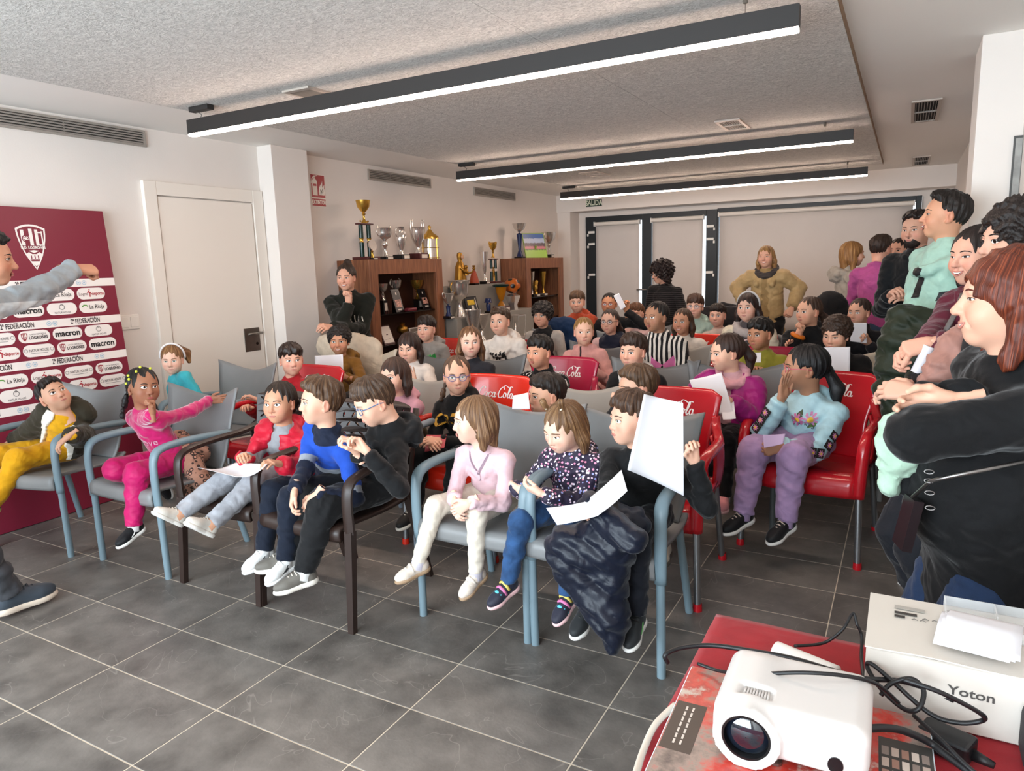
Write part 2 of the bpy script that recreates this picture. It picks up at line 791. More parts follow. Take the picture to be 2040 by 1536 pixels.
def face_features(acc, T, child, fine, gaze=(0, 0), mouth='closed', brow=0.0, lid=1.0, browcol=True, lash=True):
 """eyes, brows, lips, teeth placed on the head; T maps head space -> person space"""
 nu, nv = {2: (20, 14), 1: (12, 8), 0: (8, 6)}[fine]
 sm = 1.0 if mouth in ('smile', 'grin', 'laugh') else 0.0
 om = 1.0 if mouth in ('laugh', 'open') else 0.0
 ys = face_surface((child, fine, sm, om))
 for sx in (-1, 1):
  cx, cz = sx * 0.0305, 0.0030
  w = 0.0152 if child else 0.0142
  hg = (0.0082 if child else 0.0068) * lid
  al = lambda u: math.sqrt(max(0, 1 - abs(u) ** 2.2))
  V = []
  for j in range(nv + 1):
   for i in range(nu + 1):
    u = -1 + 2 * i / nu
    v = -1 + 2 * j / nv
    a = al(u)
    x, z = cx + u * w, cz + a * v * hg * (1.05 if v > 0 else 0.85) + 0.0012 * u * sx
    V.append((x, ys(x, z) - 0.0012 - 0.0040 * (1 - u * u) * (1 - 0.6 * v * v), z))
  V = np.array(V)
  F = [(j * (nu + 1) + i, j * (nu + 1) + i + 1, (j + 1) * (nu + 1) + i + 1, (j + 1) * (nu + 1) + i) for j in range(nv) for i in range(nu)]
  fc = np.array([V[list(f)].mean(axis=0) for f in F])
  r = np.hypot(fc[:, 0] - cx - gaze[0] * 0.0065, fc[:, 2] - cz - gaze[1] * 0.003 - 0.0006)
  mi = np.where(r < 0.0029, MI_DARK, np.where(r < 0.0064, MI_IRIS, MI_WHITE))
  acc.add(T(V), F, list(mi))
  us = np.linspace(-1, 1, 9)

  def lidpts(sgn, sc, dz, fw):
   o = []
   for u in us:
    x, z = cx + u * w * 1.03, cz + sgn * al(u) * hg * sc + dz + 0.0012 * u * sx
    o.append((x, ys(x, z) - fw - 0.0024 * (1 - u * u), z))
   return o
  V, F = tube_np(lidpts(1, 1.05, 0.0004, 0.0014), [0.0006] + [0.0012] * 7 + [0.0008], n=5)
  acc.add(T(V), F, MI_DARK)
  V, F = tube_np(lidpts(1, 1.05, 0.0032, 0.0008), [0.001] + [0.0023] * 7 + [0.001], n=6)
  acc.add(T(V), F, MI_SKIN)
  V, F = tube_np(lidpts(-1, 0.85, -0.0014, 0.0002), [0.0008] + [0.0016] * 7 + [0.0008], n=6)
  acc.add(T(V), F, MI_SKIN)
  bz = 0.0235 + brow
  B = [(sx * 0.013, bz - 0.0015), (sx * 0.022, bz + 0.0012), (sx * 0.032, bz + 0.0026), (sx * 0.041, bz + 0.0010), (sx * 0.049, bz - 0.0035)]
  V, F = tube_np([(x, ys(x, z) - 0.0002, z) for x, z in B], [0.0016, 0.0027, 0.0027, 0.0020, 0.0009], n=6)
  acc.add(T(V), F, MI_HAIR)
 z0 = -0.0585

 def mpt(u, z, off, wid, lift):
  x = u * wid
  zz = z + lift * u * u
  return (x, ys(x * 0.9, zz if not om else z0 + 0.016) - off, zz)
 us = np.linspace(-1, 1, 11)
 if mouth in ('closed', 'soft'):
  wid, lift = 0.0200, 0.0006
  prof = [0.0007 + 0.0026 * (1 - u * u) ** 0.6 for u in us]
  up = [mpt(u, z0 + 0.0026 * (1 - u * u) - 0.0007 * math.exp(-(u / 0.2) ** 2), 0.0003, wid, lift) for u in us]
  lo = [mpt(u, z0 - 0.0040 * (1 - u * u), 0.0003, wid * 0.92, lift) for u in us]
  V, F = tube_np(up, prof, n=7)
  acc.add(T(V), F, MI_LIP)
  V, F = tube_np(lo, [p * 1.2 for p in prof], n=7)
  acc.add(T(V), F, MI_LIP)
  ln = [mpt(u, z0 - 0.0006, 0.0022 * (1 - u * u) + 0.0004, wid * 1.02, lift) for u in us]
  V, F = tube_np(ln, 0.0007, n=5)
  acc.add(T(V), F, MI_DARK)
 else:
  wid, lift, op = {'smile': (0.0255, 0.0075, 0.0055), 'grin': (0.0265, 0.0085, 0.0078), 'laugh': (0.0240, 0.0070, 0.0130), 'open': (0.0170, 0.0010, 0.0060)}[mouth]
  zc = z0 + (0.0 if mouth == 'open' else -0.002)
  upz = [zc + op * 0.55 * (1 - u * u) for u in us]
  loz = [zc - op * 0.95 * (1 - u * u) for u in us]
  up = [mpt(u, z, 0.0012, wid, lift) for u, z in zip(us, upz)]
  lo = [mpt(u, z, 0.0012, wid, lift) for u, z in zip(us, loz)]
  n = len(us)
  fs = [(i, i + 1, n + i + 1, n + i) for i in range(n - 1)]
  vs = [(p[0], p[1] + 0.0002, p[2]) for p in up] + [(p[0], p[1] + 0.0002, p[2]) for p in lo]
  acc.add(T(np.array(vs)), fs, MI_DARK)
  if mouth != 'open':
   tz = [u_ - min(op * 0.95, 0.0068) * (1 - u * u) for u, u_ in zip(us, upz)]
   vs = [(p[0] * 0.92, p[1] - 0.0006, p[2]) for p in up] + [(p[0] * 0.92, p[1] - 0.0006, t + lift * u * u) for p, t, u in zip(up, tz, us)]
   acc.add(T(np.array(vs)), fs, MI_TEETH)
  prof = [0.0009 + 0.0020 * (1 - u * u) ** 0.6 for u in us]
  V, F = tube_np([(p[0], p[1], p[2] + 0.0012) for p in up], prof, n=7)
  acc.add(T(V), F, MI_LIP)
  V, F = tube_np([(p[0], p[1], p[2] - 0.0012) for p in lo], [p * 1.2 for p in prof], n=7)
  acc.add(T(V), F, MI_LIP)


# ------------------------------------------------------------------------ hands
def make_hand(pose, h):
 """left hand, adult size (~.18 m): wrist at origin, fingers along -Z... pointing to +X is thumb side; palm faces -Y"""
 f = Field((-0.075, -0.11, -0.20), (0.085, 0.06, 0.075), h)
 f.cone((0, 0, 0.07), (0, 0, -0.01), 0.027, 0.0245, k=0.0, flat=((0, 1, 0), 0.80))
 # palm
 for x, zl in ((-0.027, -0.082), (-0.009, -0.090), (0.010, -0.090), (0.028, -0.084)):
  f.cone((x * 0.55, 0, -0.008), (x, 0.0, zl), 0.0165, 0.0115, k=0.014)
 f.ell((0.022, -0.010, -0.040), (0.020, 0.016, 0.032), k=0.012)
 curl = {'flat': (6, 8, 8), 'relax': (28, 38, 25), 'hold': (48, 62, 40), 'fist': (78, 95, 60), 'pinch': (62, 58, 30), 'spread': (10, 15, 12)}[pose]
 fl = ((-0.027, -0.082, 0.062, 0.0082, -0.10), (-0.009, -0.090, 0.080, 0.0090, -0.02), (0.010, -0.090, 0.086, 0.0093, 0.03), (0.028, -0.084, 0.076, 0.0090, 0.09))
 for n, (x, z, L, r, sp) in enumerate(fl):
  if pose in ('flat', 'spread'):
   sp *= 2.2 if pose == 'spread' else 1.0
  p = np.array([x, 0.0, z])
  ang = 0.0
  vary = 1.0 + 0.10 * (n - 1.5)
  for q, (fr, cr) in enumerate(zip((0.46, 0.30, 0.24), curl)):
   ang += R_(cr) * vary
   d = np.array([math.sin(sp) * math.cos(ang), -math.sin(ang), -math.cos(ang)])
   e = p + d * L * fr
   f.cone(p, e, r * (1.0 - 0.07 * q), r * (0.95 - 0.10 * q), k=0.004)
   p = e
 # thumb
 if pose in ('fist', 'hold', 'pinch'):
  ch = [np.array([0.024, -0.006, -0.022]), np.array([0.044, -0.026, -0.055]), np.array([0.038, -0.046, -0.078]), np.array([0.024, -0.055, -0.092])]
 elif pose == 'flat':
  ch = [np.array([0.024, -0.004, -0.020]), np.array([0.050, -0.010, -0.048]), np.array([0.060, -0.012, -0.078]), np.array([0.064, -0.014, -0.100])]
 else:
  ch = [np.array([0.024, -0.006, -0.020]), np.array([0.050, -0.018, -0.046]), np.array([0.056, -0.028, -0.076]), np.array([0.050, -0.036, -0.098])]
 for a, b, ra, rb in zip(ch[:-1], ch[1:], (0.0150, 0.0112, 0.0098), (0.0118, 0.0100, 0.0080)):
  f.cone(a, b, ra, rb, k=0.006)
 return f.mesh()


_HD = {}


def hand_mesh(pose, fine):
 k = (pose, fine)
 if k not in _HD:
  _HD[k] = make_hand(pose, {2: 0.0030, 1: 0.0042, 0: 0.0056}[fine])
 return _HD[k]


# ------------------------------------------------------------------------ shoes (toe toward -Y, heel +Y, sole at z=0), unit length .25
_SH = {}


def shoe_mesh(kind, h=0.0055):
 if kind in _SH:
  return _SH[kind]
 f = Field((-0.07, -0.17, -0.01), (0.07, 0.13, 0.15), h)
 f.ell((0, -0.085, 0.040), (0.041, 0.060, 0.034), k=0.0)
 f.ell((0, 0.060, 0.050), (0.034, 0.048, 0.046), k=0.03)
 f.cone((0, -0.060, 0.040), (0, 0.060, 0.050), 0.040, 0.036, k=0.03)
 f.cone((0, -0.020, 0.058), (0, 0.052, 0.085), 0.030, 0.036, k=0.025)
 f.half((0, 0.03, 0.104), (0, -0.25, 1), 0.004)
 f.half((0, 0, 0.018), (0, 0, -1), 0.002)
 up = f.mesh()
 g = Field((-0.07, -0.18, -0.01), (0.07, 0.14, 0.06), h)
 g.ell((0, -0.085, 0.016), (0.045, 0.066, 0.024), k=0.0)
 g.ell((0, 0.062, 0.016), (0.038, 0.052, 0.026), k=0.02)
 g.cone((0, -0.07, 0.014), (0, 0.06, 0.016), 0.037, 0.035, k=0.03)
 g.half((0, 0, 0.028 if kind != 'chunky' else 0.034), (0, 0, 1), 0.003)
 g.half((0, 0, 0.0), (0, 0, -1), 0.003)
 so = g.mesh()
 _SH[kind] = (up, so)
 return _SH[kind]


# ------------------------------------------------------------------------ materials for people
def skin_mat(col, blush='#d0705e', amt=0.35):
 key = ('skin', col, blush, amt)
 if key in _MC:
  return _MC[key]
 m, nt, b = new_mat('skin')
 at = nd(nt, 'ShaderNodeAttribute', attribute_name='blush')
 mx = nd(nt, 'ShaderNodeMix', data_type='RGBA')
 mx.inputs['A'].default_value = (*lin(col), 1)
 c2 = [a * (1 - amt) + q * amt for a, q in zip(lin(col), lin(blush))]
 mx.inputs['B'].default_value = (*c2, 1)
 lk(nt, at.outputs['Fac'], mx.inputs['Factor'])
 lk(nt, mx.outputs['Result'], b.inputs['Base Color'])
 b.inputs['Roughness'].default_value = 0.52
 b.inputs['Specular IOR Level'].default_value = 0.35
 b.inputs['Subsurface Weight'].default_value = 0.12
 b.inputs['Subsurface Radius'].default_value = (0.012, 0.004, 0.002)
 b.inputs['Subsurface Scale'].default_value = 0.6
 _MC[key] = m
 return m


def hair_mat(col, gloss=0.50, scale=70, col2=None):
 key = ('hair', col, gloss, col2)
 if key in _MC:
  return _MC[key]
 m, nt, b = new_mat('hair')
 tc = nd(nt, 'ShaderNodeTexCoord')
 at = nd(nt, 'ShaderNodeAttribute', attribute_name='strand')
 wv = nd(nt, 'ShaderNodeTexNoise')
 wv.inputs['Scale'].default_value = 1.0
 wv.inputs['Detail'].default_value = 4
 lk(nt, at.outputs['Vector'], wv.inputs['Vector'])
 r = nd(nt, 'ShaderNodeValToRGB')
 c = lin(col)
 c2 = lin(col2) if col2 else [v * 1.9 + 0.008 for v in c]
 r.color_ramp.elements[0].position = 0.33
 r.color_ramp.elements[0].color = (*[v * 0.55 for v in c], 1)
 r.color_ramp.elements[1].position = 0.70
 r.color_ramp.elements[1].color = (*[min(1, v) for v in c2], 1)
 e = r.color_ramp.elements.new(0.5)
 e.color = (*c, 1)
 lk(nt, wv.outputs['Fac'], r.inputs['Fac'])
 lk(nt, r.outputs[0], b.inputs['Base Color'])
 b.inputs['Roughness'].default_value = gloss
 b.inputs['Specular IOR Level'].default_value = 0.4
 bump(nt, b, wv.outputs['Fac'], 0.55, 0.006)
 _MC[key] = m
 return m


def cloth_mat(name, col, masks=(), rough=0.85, bmp=0.12, bscale=420, sheen=0.15, pattern=None, mottle=0.10, wrinkle=0.32):
 """cloth: base colour, further colours where the point attributes m0,m1.. are positive; pattern adds small motifs"""
 key = ('cloth', name, col, tuple(masks), rough, bmp, pattern, bscale, mottle, wrinkle)
 if key in _MC:
  return _MC[key]
 m, nt, b = new_mat(name)
 tc = nd(nt, 'ShaderNodeTexCoord')
 cur = nd(nt, 'ShaderNodeRGB')
 cur.outputs[0].default_value = (*lin(col), 1)
 cur = cur.outputs[0]
 if pattern:
  cur = PATTERNS[pattern](nt, tc, cur)
 for i, mc in enumerate(masks):
  at = nd(nt, 'ShaderNodeAttribute', attribute_name='m%d' % i)
  gt = nd(nt, 'ShaderNodeMath', operation='MULTIPLY_ADD')
  gt.use_clamp = True
  gt.inputs[1].default_value = 900.0
  gt.inputs[2].default_value = 0.5
  lk(nt, at.outputs['Fac'], gt.inputs[0])
  mx = nd(nt, 'ShaderNodeMix', data_type='RGBA')
  lk(nt, gt.outputs[0], mx.inputs['Factor'])
  lk(nt, cur, mx.inputs['A'])
  mx.inputs['B'].default_value = (*lin(mc), 1)
  cur = mx.outputs['Result']
 if mottle:
  n = nd(nt, 'ShaderNodeTexNoise')
  n.inputs['Scale'].default_value = 22
  n.inputs['Detail'].default_value = 4
  lk(nt, tc.outputs['Object'], n.inputs['Vector'])
  mr = nd(nt, 'ShaderNodeMapRange')
  mr.inputs['From Min'].default_value = 0.3
  mr.inputs['From Max'].default_value = 0.7
  mr.inputs['To Min'].default_value = 1 - mottle
  mr.inputs['To Max'].default_value = 1 + mottle
  lk(nt, n.outputs['Fac'], mr.inputs['Value'])
  mm = nd(nt, 'ShaderNodeMix', data_type='RGBA', blend_type='MULTIPLY')
  mm.inputs['Factor'].default_value = 1.0
  lk(nt, cur, mm.inputs['A'])
  lk(nt, mr.outputs[0], mm.inputs['B'])
  cur = mm.outputs['Result']
 lk(nt, cur, b.inputs['Base Color'])
 b.inputs['Roughness'].default_value = rough
 b.inputs['Specular IOR Level'].default_value = 0.3
 b.inputs['Sheen Weight'].default_value = sheen
 b.inputs['Sheen Roughness'].default_value = 0.4
 if bmp:
  n2 = nd(nt, 'ShaderNodeTexNoise')
  n2.inputs['Scale'].default_value = bscale
  n2.inputs['Detail'].default_value = 2
  lk(nt, tc.outputs['Object'], n2.inputs['Vector'])
  b1 = bump(nt, b, n2.outputs['Fac'], bmp, 0.004)
  n3 = nd(nt, 'ShaderNodeTexNoise')
  n3.inputs['Scale'].default_value = 11
  n3.inputs['Detail'].default_value = 1.5
  n3.inputs['Distortion'].default_value = 1.2
  lk(nt, tc.outputs['Object'], n3.inputs['Vector'])
  ab = n3
  b2 = nd(nt, 'ShaderNodeBump')
  b2.inputs['Strength'].default_value = wrinkle
  b2.inputs['Distance'].default_value = 0.035
  lk(nt, ab.outputs[0], b2.inputs['Height'])
  lk(nt, b2.outputs[0], b1.inputs['Normal'])
 _MC[key] = m
 return m


def _mixc(nt, fac, a, b):
 mx = nd(nt, 'ShaderNodeMix', data_type='RGBA')
 lk(nt, fac, mx.inputs['Factor'])
 lk(nt, a, mx.inputs['A'])
 if isinstance(b, str):
  mx.inputs['B'].default_value = (*lin(b), 1)
 else:
  lk(nt, b, mx.inputs['B'])
 return mx.outputs['Result']


def _less(nt, v, th):
 n = nd(nt, 'ShaderNodeMath', operation='LESS_THAN')
 n.inputs[1].default_value = th
 lk(nt, v, n.inputs[0])
 return n.outputs[0]


def pat_hearts(nt, tc, cur):
 v = nd(nt, 'ShaderNodeTexVoronoi')
 v.inputs['Scale'].default_value = 75
 v.inputs['Randomness'].default_value = 0.75
 lk(nt, tc.outputs['Object'], v.inputs['Vector'])
 r = nd(nt, 'ShaderNodeValToRGB')
 r.color_ramp.interpolation = 'CONSTANT'
 els = r.color_ramp.elements
 els[0].position = 0
 els[0].color = (*lin('#f0e2ee'), 1)
 els[1].position = 0.34
 els[1].color = (*lin('#d98aa8'), 1)
 e = els.new(0.62)
 e.color = (*lin('#9aa0d8'), 1)
 e = els.new(0.8)
 e.color = (*lin('#e9c7d6'), 1)
 sp = nd(nt, 'ShaderNodeSeparateColor')
 lk(nt, v.outputs['Color'], sp.inputs[0])
 lk(nt, sp.outputs[0], r.inputs['Fac'])
 return _mixc(nt, _less(nt, v.outputs['Distance'], 0.36), cur, r.outputs[0])


def pat_leopard(nt, tc, cur):
 v = nd(nt, 'ShaderNodeTexVoronoi')
 v.inputs['Scale'].default_value = 34
 lk(nt, tc.outputs['Object'], v.inputs['Vector'])
 a = _less(nt, v.outputs['Distance'], 0.42)
 b = _less(nt, v.outputs['Distance'], 0.22)
 c1 = _mixc(nt, a, cur, '#3a2a26')
 return _mixc(nt, b, c1, '#c58f78')


def pat_stripes(nt, tc, cur):
 w = nd(nt, 'ShaderNodeTexWave')
 w.bands_direction = 'X'
 w.inputs['Scale'].default_value = 9.5
 w.inputs['Distortion'].default_value = 0.6
 lk(nt, tc.outputs['Object'], w.inputs['Vector'])
 return _mixc(nt, _less(nt, w.outputs['Fac'], 0.5), cur, '#141416')


def pat_knit(nt, tc, cur):
 w = nd(nt, 'ShaderNodeTexWave')
 w.bands_direction = 'Z'
 w.inputs['Scale'].default_value = 14
 w.inputs['Distortion'].default_value = 1.2
 lk(nt, tc.outputs['Object'], w.inputs['Vector'])
 return _mixc(nt, _less(nt, w.outputs['Fac'], 0.30), cur, '#3a3436')


PATTERNS = dict(hearts=pat_hearts, leopard=pat_leopard, stripes=pat_stripes, knit=pat_knit)
M_EYEW = mat('eye_white', '#e9e4de', 0.25)
M_DARK = mat('eye_dark', '#140c0a', 0.3)
M_TEETH = mat('teeth', '#f2ece2', 0.3)


def iris_mat(col):
 return mat('iris', col, 0.2)


# ------------------------------------------------------------------------ hair
def make_hair(style, h, seed, o):
 """hair in head space. o: options"""
 rg = random.Random(seed)
 long = o.get('len', 0.0)
 f = Field((-0.15, -0.15, -0.10 - max(0.08, long)), (0.15, 0.20, 0.20), h)
 th = o.get('th', 0.014)
 hl = o.get('hairline', 0.084 if style in ('bun', 'pony', 'braids', 'tied') else 0.065)     # height of the hairline on the forehead
 # cap
 if style in ('short', 'buzz', 'crew', 'sweep'):
  ts = th * (0.42 if style in ('crew', 'sweep') else 0.62)
  f.ell((0, 0.014, 0.030), (0.0755 + ts * 0.6, 0.092 + ts, 0.083 + th * 0.6), k=0.0)
  f.ell((0, 0.006, 0.056), (0.069 + th * 0.55, 0.086 + th * 0.8, 0.056 + th), k=0.02)
  f.ell((0, -0.030, 0.078 + (0.012 if style == 'sweep' else 0.004)), (0.052 + th * 0.6, 0.050 + th * 0.7, 0.030 + th), k=0.03)
 else:
  f.ell((0, 0.014, 0.030), (0.0745 + th * 0.8, 0.092 + th, 0.083 + th), k=0.0)
 if style == 'afro' or style == 'curly':
  f.ell((0, 0.022, 0.045), (0.088 + th, 0.098 + th, 0.085 + th), k=0.02)
 # face opening
 fr = o.get('fringe', 0.0)          # how far the fringe comes down
 zt = hl - fr
 f.ell((o.get('part', 0.0), -0.125, zt - 0.105), (0.064 + o.get('temple', 0.0), 0.105, 0.105), k=0.010, op='cut')
 if o.get('part'):
  f.ell((-o['part'] * 1.2, -0.130, zt - 0.108), (0.050, 0.100, 0.100), k=0.010, op='cut')
 if style in ('short', 'buzz', 'crew', 'sweep'):
  f.half((0, 0.10, -0.050), (0, 0.30, -1), 0.01)
  a_ = np.array([-0.080, zt - 0.014])
  b_ = np.array([-0.006, -0.006])
  d_ = (b_ - a_) / np.linalg.norm(b_ - a_)
  f.half((0, a_[0], a_[1]), (0, d_[1], -d_[0]), 0.008)
  for sx in (-1, 1):      # temples
   f.ell((sx * 0.082, -0.090, zt - 0.066), (0.050, 0.058, 0.064), k=0.010, op='cut')
  for sx in (-1, 1):      # around the ears
   f.ell((sx * 0.084, -0.026, -0.036), (0.034, 0.056, 0.058), k=0.008, op='cut')
 elif style in ('bun', 'pony', 'braids', 'tied'):
  f.half((0, 0.09, -0.055), (0, 0.35, -1), 0.012)
  for sx in (-1, 1):
   f.ell((sx * 0.084, -0.020, -0.035), (0.030, 0.050, 0.052), k=0.008, op='cut')
 else:
  f.half((0, 0.0, -0.10), (0, 0, -1), 0.01)
  if not long:
   f.half((0, 0.10, -0.075), (0, 0.2, -1), 0.01)
 if style in ('long', 'bob', 'wavy') or long > 0.02:
  L = max(long, 0.05)
  sp = o.get('spread', 1.0)
  side = o.get('side', 1.0)
  for sx in (-1, 1):
   f.cone((sx * 0.066, 0.012, 0.03), (sx * (0.070 + 0.016 * sp), 0.020, -0.06), 0.026, 0.030, k=0.02, flat=((1, 0, 0), 0.75))
   f.cone((sx * (0.070 + 0.016 * sp), 0.020, -0.06), (sx * (0.066 + 0.018 * sp) * side, 0.018 - o.get('fwd', 0.0), -0.06 - L), 0.030, 0.022, k=0.02, flat=((1, 0, 0), 0.8))
  f.cone((0, 0.075, 0.0), (0, 0.078, -0.06 - L * 0.95), 0.055, 0.050, k=0.03, flat=((0, 1, 0), 0.55))
  f.ell((0, 0.05, -0.03), (0.085, 0.060, 0.08), k=0.03)
  f.ell((0, -0.090, -0.055), (0.056, 0.075, 0.085), k=0.012, op='cut')
  # room for the neck and throat
  f.cone((0, 0.0, -0.09), (0, 0.012, -0.30), 0.046, 0.050, k=0.01, op='cut')
 if style == 'bun':
  bx = o.get('bun', (0, 0.085, 0.085))
  f.ell(bx, (0.036, 0.034, 0.034), k=0.015)
 if style == 'pony':
  b = o.get('pony', (0, 0.100, 0.055))
  L = o.get('ponylen', 0.14)
  f.ell((b[0], b[1], b[2]), (0.022, 0.022, 0.022), k=0.012)
  f.cone(b, (b[0] + o.get('ponyx', 0.0), b[1] + 0.045, b[2] - L * 0.45), 0.022, 0.034, k=0.012)
  f.cone((b[0] + o.get('ponyx', 0.0), b[1] + 0.045, b[2] - L * 0.45), (b[0] + 1.3 * o.get('ponyx', 0.0), b[1] + 0.035, b[2] - L), 0.034, 0.016, k=0.012)
 if style == 'braids':
  for sx in (-1, 1):
   p = np.array([sx * 0.045, 0.085, -0.005])
   for q in range(6):
    e = p + np.array([sx * 0.010, 0.006 - 0.004 * q, -0.028])
    f.ell((p + e) / 2, (0.016, 0.016, 0.020), k=0.004)
    p = e
 if o.get('tufts'):
  for (x, y, z) in o['tufts']:
   d = unit(np.array([x, y + 0.01, z + 0.12 - 0.09]))
   f.cone((x, y, z), tuple(np.array([x, y, z]) + d * 0.040), 0.010, 0.017, k=0.006)
 # strands: grooves that run down from the crown
 X, Y, Z = f.ax[0][:, None, None], f.ax[1][None, :, None] - 0.02, f.ax[2][None, None, :]
 ph = np.arctan2(X, -(Y)) if o.get('crownflow', True) else X * 20
 rad = np.sqrt(X * X + Y * Y) + 0.03
 if style in ('curly', 'afro', 'wavy'):
  a = o.get('curl', 0.006 if style != 'wavy' else 0.004)
  s1, s2, s3 = rg.uniform(0, 6), rg.uniform(0, 6), rg.uniform(0, 6)
  fq = o.get('curlf', 190 if style != 'wavy' else 120)
  f.D = f.D + a * (np.sin(X * fq + s1 + 2 * np.sin(Z * 80)) * np.sin(Y * fq + s2 + 2 * np.sin(X * 70)) + 0.8 * np.sin(Z * fq * 0.9 + s3 + 2 * np.sin(Y * 90)))
 else:
  n = o.get('grooves', 17)
  f.D = f.D + o.get('groove', 0.0022) * np.sin(n * ph + 3 * np.sin(14 * Z + seed) + seed) * np.clip((rad - 0.03) / 0.05, 0, 1) + 0.0016 * np.sin(2.3 * n * ph + 5 * np.sin(9 * Z))
 if style in ('short', 'sweep', 'crew'):
  s1 = rg.uniform(0, 6)
  f.D = f.D + o.get('tousle', 0.0030) * (np.sin(95 * X + 2 * np.sin(60 * Z) + s1) * np.sin(70 * Y + 1.5 * np.sin(75 * X + s1)) + 0.7 * np.sin(120 * Y + 2.2 * np.sin(55 * X) + 40 * Z + s1)) * np.clip((Z + 0.02) / 0.06, 0.15, 1)
 V, F = f.mesh()
 # strand coordinates for the shader: angle round the crown (fine) and distance along (coarse)
 p2 = np.arctan2(V[:, 0], -(V[:, 1] - 0.02))
 st = np.stack([np.cos(p2) * 26, np.sin(p2) * 26, V[:, 2] * 9 + np.hypot(V[:, 0], V[:, 1]) * 14], axis=1)
 if style in ('curly', 'afro'):
  st = V * 150
 return V, F, st


# ------------------------------------------------------------------------ the person builder
class Person:
 pass


def ik(a, b, l1, l2, hint):
 """elbow/knee position between a and b"""
 d = b - a
 L = np.linalg.norm(d)
 mx = (l1 + l2) * 0.995
 if L > mx:
  b = a + d / L * mx
  d = b - a
  L = mx
 L = max(L, abs(l1 - l2) + 0.01)
 x = (l1 * l1 - l2 * l2 + L * L) / (2 * L)
 y = math.sqrt(max(0, l1 * l1 - x * x))
 u = unit(d)
 hh = np.asarray(hint, float)
 n = hh - u * (hh @ u)
 if np.linalg.norm(n) < 1e-6:
  n = np.array([0, 0, -1.0])
 return a + u * x + unit(n) * y, b


def put_attr(me, name, arr):
 arr = np.asarray(arr, dtype=np.float32)
 if arr.ndim == 1:
  at = me.attributes.new(name, 'FLOAT', 'POINT')
  at.data.foreach_set('value', arr)
 else:
  at = me.attributes.new(name, 'FLOAT_VECTOR', 'POINT')
  at.data.foreach_set('vector', arr.ravel())


PEOPLE = []


